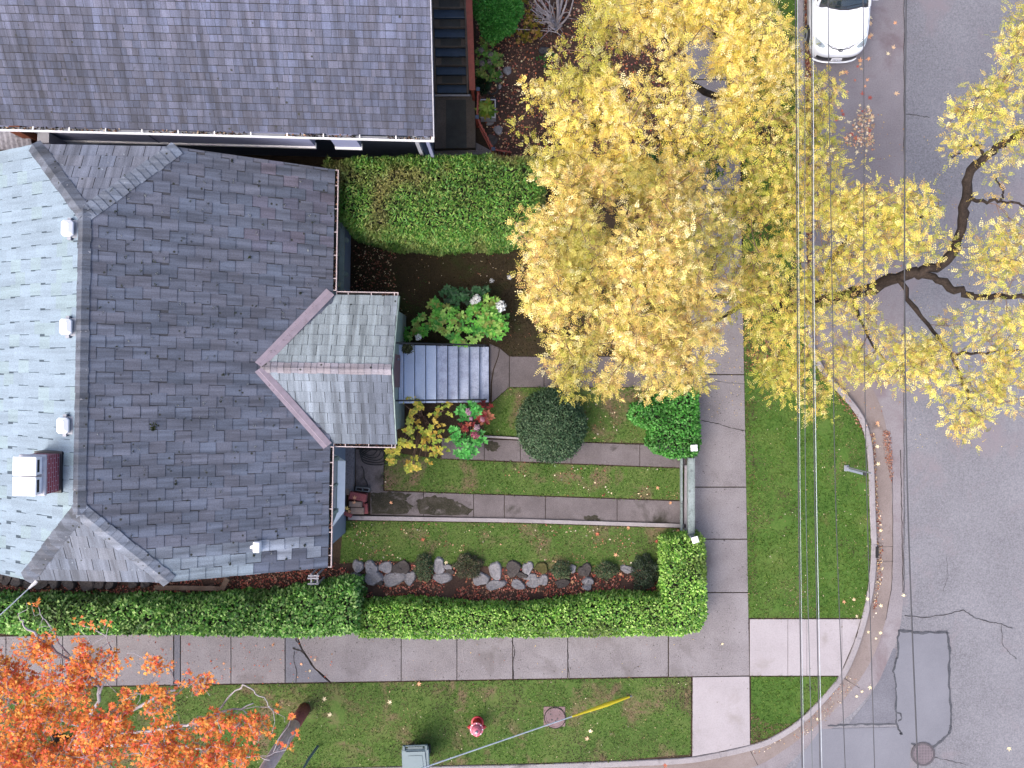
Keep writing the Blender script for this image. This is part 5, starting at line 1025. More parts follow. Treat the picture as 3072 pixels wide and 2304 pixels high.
# ---- hedges
def hedge(name, label, cat, polypx, z0, z1, dens, lsz, pal, mat, noise_amp=0.06, upright=0.5, seed=0, dark=None, gloss=None, wts=None, asp=0.55, side=0.6, round_=0.12, group=None):
    poly = [P2(*p, z1) for p in polypx]; cx, cy = sum(p[0] for p in poly) / len(poly), sum(p[1] for p in poly) / len(poly)
    t = thing(name, label, cat, (cx, cy, z0), group); a = sum(poly[i][0] * poly[(i + 1) % len(poly)][1] - poly[(i + 1) % len(poly)][0] * poly[i][1] for i in range(len(poly)))
    if a < 0: poly = poly[::-1]
    # dense inside
    inner = [];
    for i in range(len(poly)):
        p, q, r_ = Vector(poly[i - 1]), Vector(poly[i]), Vector(poly[(i + 1) % len(poly)]); d1, d2 = (q - p).normalized(), (r_ - q).normalized(); nrm = Vector((-d1.y - d2.y, d1.x + d2.x)); nrm = nrm.normalized() if nrm.length > 1e-6 else Vector((0, 0)); ins = 0.12 + round_ * 0.5; inner.append((q.x + nrm.x * ins, q.y + nrm.y * ins))
    m_ = MB(); m_.prism(inner, z0, z1 - 0.14 - noise_amp); m_.build('stems', M['core'], t)
    A = area(poly); n = int(A * dens); q = sample_poly(poly, n); bumpz = (fbm(q[:, 0] * 2.5, q[:, 1] * 2.5, seed) - 0.5) * 2 * noise_amp
    # rounded shoulders: lower near the outline
    de = np.full(n, 9.0)
    for i in range(len(poly)):
        p, r_ = np.array(poly[i]), np.array(poly[(i + 1) % len(poly)]); e = r_ - p; tt = np.clip(((q - p) @ e) / max(e @ e, 1e-9), 0, 1); de = np.minimum(de, np.linalg.norm(q - (p + tt[:, None] * e), axis=1))
    sh = np.clip(1 - de / max(round_, 1e-3), 0, 1) ** 2 * round_ * 0.8
    C = np.stack([q[:, 0], q[:, 1], z1 + bumpz - sh - RNG.random(n) ** 2 * 0.12], 1); D = rdir(n, upright); Nn = rdir(n, 2.0)
    Cs, Ds, Ns = [C], [D], [Nn]
    for i in range(len(poly)):
        p, r_ = np.array(poly[i]), np.array(poly[(i + 1) % len(poly)]); e = r_ - p; L = np.linalg.norm(e); m = int(L * (z1 - z0) * dens * side)
        if m < 1: continue
        tt = RNG.random(m); zz = RNG.uniform(z0, z1, m); o = np.array([e[1], -e[0]]) / L; wob = (fbm(tt * L * 2.5 + i * 5, zz * 2.5, seed + 2) - 0.5) * 2 * noise_amp - RNG.random(m) ** 2 * 0.06 - np.clip((zz - z1 + round_) / round_, 0, 1) ** 2 * round_ * 0.6
        xy = p + tt[:, None] * e + o * wob[:, None]; Cs.append(np.column_stack([xy, zz])); d = rdir(m) + np.array([o[0], o[1], upright * 0.6]); Ds.append(d); Ns.append(rdir(m) + np.array([o[0], o[1], 0.6]) * 1.2)
    C, D, Nn = np.concatenate(Cs), np.concatenate(Ds), np.concatenate(Ns); n = len(C); L = RNG.uniform(0.7, 1.25, n) * lsz
    K = pick(pal, n, 0.2, wts) * (0.62 + 0.45 * vnoise(C[:, 0] * 2.3, C[:, 1] * 2.3, seed + 5) + 0.3 * vnoise(C[:, 0] * 7, C[:, 1] * 7, seed + 6))[:, None]
    if dark is not None:
        w_ = np.clip((fbm(C[:, 0] * 1.1, C[:, 1] * 1.1, seed + 8) - 0.52) * 5, 0, 1)[:, None] * 0.6; K = K * (1 - w_) + np.array(dark) * w_
    mesh_quads('foliage', leafq(C, D, unit(Nn), L, L * asp, 0.12), K, mat, t); return t
CED = [c(108, 158, 62, .75), c(130, 170, 80, .75), c(86, 136, 52, .72), c(152, 172, 92, .75), c(92, 148, 70, .74)]
hedge('cedar_hedge', 'broad feathery cedar hedge between the two houses, browning on top', 'hedge', [(968, 484), (1100, 468), (1300, 464), (1500, 466), (1600, 466), (1632, 560), (1628, 640), (1560, 690), (1450, 702), (1300, 706), (1120, 696), (1030, 668), (1002, 630), (1000, 500)], 0.0, 2.95, 1000, 0.11, CED, M['leaf'], 0.13, 0.7, 3, dark=c(160, 136, 92, .7), asp=0.32, side=0.9, round_=0.35)
LAU = [c(104, 156, 64, 1), c(80, 132, 54, 1), c(136, 178, 90, 1), c(60, 104, 44, .9), c(158, 190, 114, 1)]
hedge('laurel_hedge', 'dark glossy laurel hedge in front of the house at the pavement', 'hedge', [(-120, 1812), (200, 1815), (520, 1818), (800, 1800), (930, 1778), (1060, 1756), (1068, 1820), (1072, 1902), (930, 1913), (500, 1905), (-120, 1902)], 0.0, 1.35, 620, 0.115, LAU, M['leaf_gloss'], 0.09, 0.35, 5, dark=c(70, 84, 44), asp=0.58, round_=0.22)
PRI = [c(136, 186, 72, .75), c(162, 204, 94, .75), c(108, 164, 56, .72), c(182, 216, 118, .76), c(84, 142, 50, .68)]
hedge('privet_hedge', 'bright green clipped privet hedge turning the corner by the pavement', 'hedge', [(1074, 1835), (1110, 1822), (1240, 1818), (1400, 1830), (1560, 1836), (1660, 1824), (1760, 1806), (1900, 1800), (1994, 1806), (1996, 1710), (1998, 1628), (2045, 1618), (2112, 1612), (2120, 1700), (2120, 1850), (2100, 1896), (2050, 1908), (1700, 1912), (1300, 1916), (1074, 1914)], 0.0, 1.1, 900, 0.086, PRI, M['leaf_gloss'], 0.06, 0.4, 7, dark=c(116, 130, 70), asp=0.58, round_=0.16)
EUO = [c(80, 160, 58, .6), c(102, 176, 76, .6), c(62, 136, 48, .6), c(120, 184, 94, .6)]
hedge('boxwood_shrub', 'bright green bushy L-shaped shrub at the north post of the weathered rail', 'shrub', [(1912, 1222), (1965, 1204), (2015, 1170), (2060, 1162), (2100, 1172), (2104, 1330), (2096, 1362), (2040, 1375), (1985, 1362), (1958, 1340), (1968, 1290), (1925, 1275), (1898, 1255)], 0.0, 1.25, 1000, 0.085, EUO, M['leaf_gloss'], 0.09, 0.5, 9, asp=0.6, round_=0.25)
# clipped yew ball
YB = thing('yew_bush', 'round dark green clipped yew bush beside the garden path', 'bush', (*P2(1655, 1270, 0.8), 0)); bx, by, _ = P(1655, 1280, 0.95); R_ = 0.99
m_ = MB(); m_.lathe(bx, by, [(0.5, 0), (0.8, .25), (0.90, .65), (0.80, 1.05), (0.55, 1.30), (0.2, 1.43)], 20); m_.build('stems', M['core'], YB)
n = 17000; d = rdir(n, 0.5); d[:, 2] = np.maximum(d[:, 2], -0.65); w_ = 1 + (fbm(d[:, 0] * 5, d[:, 1] * 5 + d[:, 2] * 3, 2) - .5) * .12
Cc = np.array([bx, by, .70]) + d * np.array([R_, R_ * 1.06, .84]) * w_[:, None] * (0.95 + .12 * vnoise(d[:, :1] * 1.5 + 4, d[:, 1:2] * 1.5, 8)) * np.where(RNG.random((n, 1)) < .03, RNG.uniform(1.0, 1.07, (n, 1)), RNG.uniform(.90, 1.0, (n, 1))) * (1 + .05 * (vnoise(d[:, :1] * 2.4 + 7, d[:, 1:2] * 2.4, 3) - .5))
mesh_quads('foliage', leafq(Cc, d * .5 + rdir(n) * 1.1, rdir(n) + d * 1.6, RNG.uniform(.045, .085, n), .03), pick([c(68, 98, 66, .8), c(88, 116, 82, .8), c(50, 76, 52, .8), c(108, 130, 96, .8)], n, .2), M['leaf'], YB)

# ---- broad-leaved plants
def mound(parent, name, blobs, dens, lsz, pal, mat, asp=0.6, whorl=5, seed=0, wts=None, up=0.3):
    Q, K = [], []
    for (x, y, z, rx, ry, rz) in blobs:
        n = max(3, int(math.pi * rx * ry * dens * 2.4 / whorl)); d = rdir(n, 0.9); d[:, 2] = np.abs(d[:, 2]); p = np.array([x, y, z]) + d * np.array([rx, ry, rz]) * RNG.uniform(.82, 1.0, (n, 1)); base = pick(pal, n, .15, wts)
        for k in range(whorl):
            a = 2 * math.pi * (k + RNG.random(n)) / whorl; dd = np.stack([np.cos(a), np.sin(a), RNG.uniform(-.25, up, n)], 1) + d * .35; L = RNG.uniform(.75, 1.2, n) * lsz
            Q.append(leafq(p, dd, rdir(n) * .3 + np.array([0, 0, 1]) + d * .3, L, L * asp, .12)); K.append(base * RNG.uniform(.82, 1.18, (n, 1)))
    return mesh_quads(name, np.concatenate(Q), np.concatenate(K), mat, parent)
def stems(parent, x, y, tips, r0=0.012, mat='twig_brown'):
    m_ = MB()
    for t in tips:
        p = Vector(t); b_ = Vector((x + random.uniform(-.1, .1), y + random.uniform(-.1, .1), 0)); mid = (b_ + p) / 2 + Vector((random.uniform(-.08, .08), random.uniform(-.08, .08), .08)); m_.tube([b_, mid, p], [r0, r0 * .8, r0 * .4], 5, None, False)
    return m_.build('stems', M[mat], parent)
def flower(parent, px, py, z, r_, pal, seed=0, n=150):
    x, y, _ = P(px, py, z); d = rdir(n, .4); C = np.array([x, y, z]) + d * np.array([1, 1, .7]) * r_ * RNG.uniform(.8, 1.0, (n, 1))
    return mesh_quads('flower', leafq(C, rdir(n), d, r_ * .42, r_ * .36, .1), pick(pal, n, .06), M['petal'], parent)
def BL(px, py, z, rx, ry, rz): return (*P(px, py, z), rx, ry, rz)
HY = [c(100, 182, 62, .75), c(130, 202, 80, .75), c(78, 156, 60, .72), c(164, 206, 100, .75)]
hy = thing('hydrangea_bush', 'big leafy green hydrangea with white blooms north of the front steps', 'bush', P(1400, 960, 0))
b1 = [BL(1440, 960, .75, .62, .50, .45), BL(1340, 960, .7, .45, .45, .4), BL(1270, 975, .55, .38, .30, .3), BL(1235, 1000, .45, .22, .22, .25), BL(1490, 975, .65, .35, .45, .35), BL(1400, 1010, .65, .55, .25, .3), BL(1310, 925, .65, .25, .25, .3), BL(1470, 910, .6, .3, .25, .3)]
mound(hy, 'foliage', b1, 190, .125, HY + [c(172, 188, 90)], M['leaf'], seed=1); stems(hy, *P2(1400, 970), [(b[0], b[1], b[2] + .2) for b in b1])
for px, py, r_ in ((1430, 897, .115), (1502, 918, .15), (1255, 1012, .09), (1418, 905, .08)): flower(hy, px, py, .98, r_, [(.78, .78, .76), (.70, .72, .70)])
h2 = thing('hydrangea_bush', 'darker green hydrangea behind the leafy one, by the shaded lawn', 'bush', P(1380, 895, 0))
mound(h2, 'foliage', [BL(1375, 895, .5, .38, .30, .35), BL(1440, 880, .4, .28, .2, .3), BL(1340, 880, .4, .2, .2, .25)], 190, .125, [c(60, 112, 66), c(78, 132, 80), c(44, 86, 52)], M['leaf'], seed=2); stems(h2, *P2(1380, 895), [P(1375, 895, .7), P(1440, 880, .6)])
h3 = thing('hydrangea_bush', 'green and red hydrangea with pink blooms south of the front steps', 'bush', P(1420, 1300, 0))
mound(h3, 'foliage', [BL(1395, 1240, .6, .25, .22, .3), BL(1425, 1225, .75, .16, .28, .35), BL(1400, 1345, .6, .38, .28, .35), BL(1435, 1310, .55, .25, .25, .3), BL(1370, 1300, .5, .25, .25, .3)], 200, .13, [c(76, 170, 70, .7), c(100, 190, 88, .7), c(58, 138, 56, .7)], M['leaf'], seed=3)
o = mound(h3, 'red_foliage', [BL(1445, 1225, .55, .25, .2, .25), BL(1405, 1275, .5, .25, .15, .25), BL(1448, 1262, .5, .18, .22, .25), BL(1465, 1240, .45, .16, .16, .2)], 200, .12, [c(176, 60, 58), c(214, 110, 84), c(150, 48, 52), c(226, 140, 100)], M['leaf'], seed=4); o['label'] = 'red autumn leaves'
for px, py, r_, q in ((1406, 1235, .10, c(226, 176, 206, .6)), (1424, 1305, .12, c(206, 104, 136, .6)), (1430, 1283, .09, c(230, 190, 206, .6)), (1447, 1258, .07, c(220, 160, 180, .6)), (1413, 1256, .06, c(220, 176, 196, .6))): flower(h3, px, py, .95, r_, [q, tuple(a * .8 for a in q)])
stems(h3, *P2(1420, 1290), [P(1395, 1240, .8), P(1400, 1345, .8), P(1435, 1310, .8)])
vy = thing('garden_shrub', 'straggling shrub with yellow green leaves spilling from the porch corner', 'shrub', P(1280, 1290, 0))
VP = [c(222, 214, 96, .75), c(234, 208, 106, .75), c(196, 206, 92, .75), c(214, 180, 84, .72), c(160, 186, 82, .72)]
vb = [BL(1290, 1270, .7, .45, .35, .35), BL(1310, 1320, .65, .45, .35, .35), BL(1335, 1230, .7, .28, .25, .3), BL(1260, 1320, .6, .3, .3, .3), BL(1280, 1370, .6, .3, .25, .25), BL(1240, 1240, .8, .15, .2, .25), BL(1225, 1300, .7, .16, .3, .3), BL(1240, 1390, .55, .2, .16, .2), BL(1330, 1355, .55, .22, .2, .2)]
mound(vy, 'foliage', vb, 105, .085, VP, M['leaf_soft'], .75, 5, 5); tips = []
for px, py in ((1200, 1202), (1226, 1198), (1235, 1195), (1240, 1235), (1228, 1262), (1232, 1290), (1207, 1328), (1232, 1335), (1195, 1350), (1180, 1385), (1172, 1372), (1225, 1405), (1250, 1400), (1168, 1350), (1250, 1210), (1258, 1222)): tips.append(P(px, py, 1.25))
mound(vy, 'foliage', [(*t, .09, .09, .06) for t in tips], 900, .085, VP[:3] + [c(196, 210, 110)], M['leaf_soft'], .8, 5, 6); stems(vy, *P2(1270, 1250), tips + [(b[0], b[1], b[2] + .25) for b in vb] * 2, .014)
# pot plant on the top step
zst = 1.325; px_, py_ = P2(1223, 1045, 1.6); pt = thing('potted_plant', 'round dark brown green pot plant on an upper front step', 'plant', (px_, py_, zst))
m_ = MB(); m_.lathe(px_, py_, [(0.08, zst), (.11, zst + .18), (.12, zst + .2), (.10, zst + .2), (.09, zst + .16)], 16); m_.build('pot', M['plastic'], pt)
mound(pt, 'foliage', [(px_, py_, zst + .2, .15, .15, .12)], 2200, .06, [c(88, 96, 48), c(60, 66, 36), c(120, 122, 70)], M['leaf'], .4, 5, 7)
# garden lights or blooms: two small white domes on the lawn
for px, py, lab in ((1475, 842, 'small white round bloom on the shaded lawn, left of the pair'), (1528, 832, 'small white round bloom at the edge of the cream crown, right of the pair')):
    x, y, _ = P(px, py, .35); t = thing('white_bloom', lab, 'flower', (x, y, 0), 'two white blooms on the shaded lawn'); m_ = MB(); m_.tube([(x, y, 0), (x + .01, y, .33)], .006, 5); m_.build('stem', M['core'], t)
    n = 90; d = rdir(n, .6); C = np.array([x, y, .35]) + d * np.array([.055, .055, .03]); mesh_quads('flower', leafq(C, rdir(n), d, .03, .028), pick([(.7, .7, .7), (.55, .56, .57)], n, .06), M['petal'], t)

# ---- rockery: boulders and dwarf shrubs
def rock(name, x, y, z, sx, sy, sz, mat, seed, label, cat='rock', group=None):
    r = random.Random(seed); ang = r.uniform(-.35, .35); n1, n2 = 14, 6; vs_ = []; ph = [r.uniform(0, 6.28) for _ in range(6)]; flat = r.uniform(.55, .8)
    for j in range(n2 + 1):
        el = math.pi / 2 * (j / n2)
        for i in range(n1):
            a = 2 * math.pi * i / n1; k = 1 + .13 * math.sin(2 * a + ph[0]) + .10 * math.sin(3 * a + ph[1]) + .06 * math.sin(5 * a + ph[2]) * math.cos(el) + r.uniform(-.03, .03); ce = math.cos(el) ** .55
            px, py = rot2(ang, sx * k * ce * math.cos(a) * .5, sy * k * ce * math.sin(a) * .5); pz = sz * min(math.sin(el), flat + .1 * math.sin(a + ph[3])) + r.uniform(-.01, .01) * sz * 2; vs_.append((x + px, y + py, z + pz))
    fs = [[j * n1 + i, j * n1 + (i + 1) % n1, (j + 1) * n1 + (i + 1) % n1, (j + 1) * n1 + i] for j in range(n2) for i in range(n1)]; fs.append(list(range(n2 * n1, n2 * n1 + n1)))
    m_ = MB(); m_.faces(vs_, fs); o = m_.build(name, mat, None, org=(x, y, z)); tag(o, label, cat, group); return o
UP = [(105, 355, 60, 80), (190, 365, 82, 78), (285, 362, 90, 62), (385, 370, 100, 92), (630, 355, 76, 92), (690, 362, 50, 40), (1000, 385, 82, 100), (1115, 370, 92, 88), (1208, 368, 62, 78), (1300, 365, 80, 60), (1500, 370, 44, 44), (1580, 380, 80, 78), (1855, 375, 74, 52)]
LO = [(95, 430, 78, 62), (205, 430, 112, 82), (250, 460, 42, 34), (345, 435, 132, 92), (445, 430, 62, 92), (655, 430, 102, 72), (702, 395, 50, 46), (905, 440, 86, 82), (1000, 475, 108, 62), (1145, 475, 78, 62), (1170, 412, 66, 38), (1225, 425, 76, 42), (1247, 460, 86, 62), (1310, 445, 66, 60), (1435, 465, 92, 48), (1600, 450, 62, 52), (1595, 490, 48, 42)]
ORD = ['first', 'second', 'third', 'fourth', 'fifth', 'sixth', 'seventh', 'eighth', 'ninth', 'tenth', 'eleventh', 'twelfth', 'thirteenth', 'fourteenth', 'fifteenth', 'sixteenth', 'seventeenth']
k = 0
for row, nm in ((UP, 'upper'), (LO, 'lower')):
    for i, (x, y, w_, h_) in enumerate(row):
        k += 1; X, Y, _ = TP(1, 2, x, y, .12); s_ = .00463 * 1.0; sz = 'small' if w_ < 65 else ('wide' if w_ > 95 else 'grey'); lab = f'{sz} flat rock, {ORD[i]} from the left in the {nm} row of the rockery'
        if row is UP and i == 9: lab = 'moss covered rock, tenth from the left in the upper row of the rockery'
        m_ = M['rock'] if k % 4 else M['rock_dark']
        if row is UP and i == 9: m_ = rough_mat('mossy_rock', c(96, 92, 52), c(60, 62, 30), c(140, 130, 90), 3, 20, .95)
        rock('garden_rock', X, Y, -.03, w_ * s_ * 1.2, h_ * s_ * 1.18, random.uniform(.14, .26), m_, 200 + k, lab, 'rock', 'rocks of the rockery')
SHR = [c(80, 104, 72, .85), c(100, 120, 84, .85), c(62, 86, 62, .85), c(118, 110, 84, .85)]
for px, py, w_, h_, hh, lab, pal in ((530, 360, 115, 185, .4, 'leftmost feathery dark shrub among the rockery stones', SHR), (820, 355, 185, 165, .35, 'widest loose grey green shrub in the rockery', [c(80, 92, 66, .85), c(102, 106, 80, .85), c(66, 72, 56, .85), c(108, 92, 76, .85)]), (1425, 388, 132, 112, .4, 'low dark shrub at the middle right of the rockery', SHR), (1725, 382, 142, 112, .4, 'neat dark mound shrub second from the rockery right end', SHR), (1975, 400, 165, 250, .5, 'tall dark shrub at the right end of the rockery beside the hedge', [c(58, 74, 56, .8), c(76, 92, 68, .8), c(46, 58, 48, .8)])):
    x, y, _ = TP(1, 2, px, py, hh * .6); t = thing('rockery_shrub', lab, 'shrub', (x, y, 0), 'dwarf shrubs of the rockery'); rx, ry = w_ * .00463 / 2, h_ * .00463 / 2
    n = int(6500 * rx * ry * 3.0) + 300; d = rdir(n, .7); d[:, 2] = np.abs(d[:, 2]); kx = .75 + .5 * vnoise(d[:, 0] * 3 + px, d[:, 1] * 3, 4); C = np.array([x, y, .02]) + d * np.array([rx, ry, hh]) * (RNG.uniform(.5, 1, n) ** .5 * kx)[:, None]
    mesh_quads('foliage', leafq(C, d * .5 + rdir(n) * .7, rdir(n, 1.5), RNG.uniform(.03, .07, n), .022), pick(pal, n, .25), M['leaf'], t); stems(t, x, y, [(x + random.uniform(-rx, rx) * .6, y + random.uniform(-ry, ry) * .6, hh * .7) for _ in range(14)], .006)
# dark boulders along the house wall
for i, (x, y, w_, h_) in enumerate([(20, 450, 90, 90), (110, 472, 105, 64), (175, 492, 70, 50), (262, 482, 100, 84), (345, 474, 90, 80), (440, 478, 104, 82), (560, 484, 130, 92), (640, 486, 86, 80), (715, 490, 70, 72), (860, 490, 70, 50), (940, 492, 66, 44)]):
    X, Y, _ = TP(0, 2, x, y, .15); rock('foundation_boulder', X, Y + .1, -.03, w_ * .0046, h_ * .0056, .3, M['rock_dark'], 300 + i, f'dark boulder, {ORD[i]} from the left between house roof and laurel hedge', 'rock', 'dark boulders along the house')
# stones and small plants in the planting beside the stairs
for i, (px, py, w_, h_, m_, lab) in enumerate([(1522, 209, 24, 30, 'rock', 'pale white stone among leaves beside the hydrangea near the stairs'), (1500, 222, 18, 20, 'rock', 'small grey stone left of the pale white stone'), (1470, 367, 24, 16, 'rock', 'oblong pale stone just below the planter box'), (1494, 388, 26, 32, 'rock', 'flat grey paving stone at the edge of the yellow crown'), (1476, 418, 32, 36, 'rock_dark', 'brown flat stepping stone beside the diagonal red fence'), (1497, 258, 16, 14, 'rock', 'little grey stone beside the coiled black hose ring')]):
    X, Y, _ = P(px, py, .08); rock('garden_stone', X, Y, -.02, w_ * .01, h_ * .01, .1, M[m_], 400 + i, lab, 'stone')
gb = thing('round_bush', 'fresh green fluffy bush right of the red handrail', 'bush', P(1490, 45, 0))
n = 16000; d = rdir(n, .5); bl = RNG.integers(0, 6, n); cb = np.array([BL(1490, 45, 1.0, .5, .5, .5)[:3], BL(1455, 20, .9, 0, 0, 0)[:3], BL(1530, 30, .9, 0, 0, 0)[:3], BL(1480, 85, .9, 0, 0, 0)[:3], BL(1500, -20, 1.0, 0, 0, 0)[:3], BL(1515, 70, .85, 0, 0, 0)[:3]]); rr = np.array([.55, .4, .38, .36, .5, .33])
d[:, 2] = np.maximum(d[:, 2], -.5); C = cb[bl] + d * rr[bl][:, None] * RNG.uniform(.75, 1.05, (n, 1)); mesh_quads('foliage', leafq(C, d + rdir(n) * .7, rdir(n) + d, RNG.uniform(.05, .09, n), .03), pick([c(76, 160, 62, .75), c(98, 180, 80, .75), c(58, 134, 50, .72), c(116, 188, 92, .75)], n, .2), M['leaf'], gb); stems(gb, *P2(1490, 45), [tuple(q) for q in cb], .02)
h4 = thing('hydrangea_bush', 'hydrangea with faded grey heads beside the red handrail', 'bush', P(1465, 180, 0))
b4 = [BL(1470, 135, .6, .28, .25, .3), BL(1450, 175, .55, .25, .3, .3), BL(1485, 185, .6, .22, .28, .3), BL(1460, 215, .5, .28, .2, .25), BL(1485, 225, .4, .15, .2, .2)]
mound(h4, 'foliage', b4, 170, .12, [c(104, 160, 60), c(128, 176, 70), c(80, 128, 50), c(150, 170, 84)], M['leaf'], seed=11); stems(h4, *P2(1465, 180), [(b[0], b[1], b[2] + .2) for b in b4])
for px, py in ((1443, 152), (1472, 165), (1470, 185), (1445, 190)): flower(h4, px, py, .85, .085, [c(176, 160, 160), c(150, 140, 140)], n=110)
cf = thing('dark_conifer', 'small dark green conifer below the faded hydrangea by the fence', 'shrub', P(1450, 255, 0))
n = 1500; d = rdir(n, .5); d[:, 2] = np.abs(d[:, 2]); C = np.array(P(1450, 255, .05)) + d * np.array([.22, .28, .5]) * RNG.uniform(.5, 1, (n, 1)); mesh_quads('foliage', leafq(C, d + rdir(n) * .5, rdir(n), .07, .02), pick([c(44, 78, 50), c(58, 96, 60), c(34, 58, 40)], n, .2), M['leaf'], cf)
bs = thing('bare_shrub', 'leafless grey brown shrub with spreading stems at the top bed', 'shrub', P(1668, 85, 0)); m_ = MB()
x0, y0, _ = P(1668, 85, 0)
for i in range(26):
    a = RNG.uniform(0, 6.28); l = RNG.uniform(.5, 1.0); e = (x0 + math.cos(a) * l, y0 + math.sin(a) * l + .35, RNG.uniform(.8, 1.5)); md = (x0 + math.cos(a) * l * .4, y0 + math.sin(a) * l * .35 + .1, .5)
    m_.tube(smoothline([(x0, y0, 0), (md[0] + RNG.uniform(-.12, .12), md[1] + RNG.uniform(-.12, .12), md[2]), (e[0] * .6 + md[0] * .4 + RNG.uniform(-.14, .14), e[1] * .6 + md[1] * .4 + RNG.uniform(-.14, .14), e[2] * .8), e], 3), [.034, .032, .03, .026, .022, .019, .016, .013, .010, .007], 5, None, False)
    for j in range(3): m_.tube([(md[0] * .5 + e[0] * .5, md[1] * .5 + e[1] * .5, .5 * md[2] + .5 * e[2]), (e[0] + RNG.uniform(-.3, .3), e[1] + RNG.uniform(-.3, .3), e[2] + RNG.uniform(-.1, .2))], [.01, .004], 4, None, False)
m_.build('stems', M['twig'], bs)
for px, py, nm, lab, pal, blobs in ((1585, 60, 'yellowing_shrub', 'yellowing low shrub between the green bush and the bare shrub', [c(186, 160, 70), c(150, 140, 56), c(104, 116, 48), c(214, 176, 110)], [BL(1570, 40, .5, .3, .35, .3), BL(1600, 80, .5, .3, .3, .3), BL(1590, 110, .4, .35, .2, .25), BL(1560, 110, .3, .25, .2, .2)]), (1640, 170, 'low_shrub', 'small green plant beside the dark bag at the leaf edge', [c(76, 132, 66), c(96, 150, 84)], [BL(1625, 175, .25, .14, .12, .15), BL(1650, 165, .25, .12, .12, .15), BL(1632, 195, .2, .10, .08, .1)])):
    t = thing(nm, lab, 'shrub', P(px, py, 0)); mound(t, 'foliage', blobs, 260, .07, pal, M['leaf_soft'], .6, 5, 12); stems(t, *P2(px, py), [(b[0], b[1], b[2] + .1) for b in blobs], .008)
# low shrubs below the crowns on the verge
for px, py, lab in ((2110, 500, 'dark green shrub glimpsed under the yellow crowns beside the pavement'), (2010, 460, 'green shrub behind the cedar hedge, mostly under yellow leaves')):
    t = thing('garden_shrub', lab, 'shrub', P(px, py, 0)); mound(t, 'foliage', [BL(px, py, .6, .6, .5, .6), BL(px - 50, py + 30, .5, .45, .4, .5)], 200, .1, [c(56, 100, 46), c(74, 124, 60), c(40, 74, 36)], M['leaf'], .6, 5, 13)

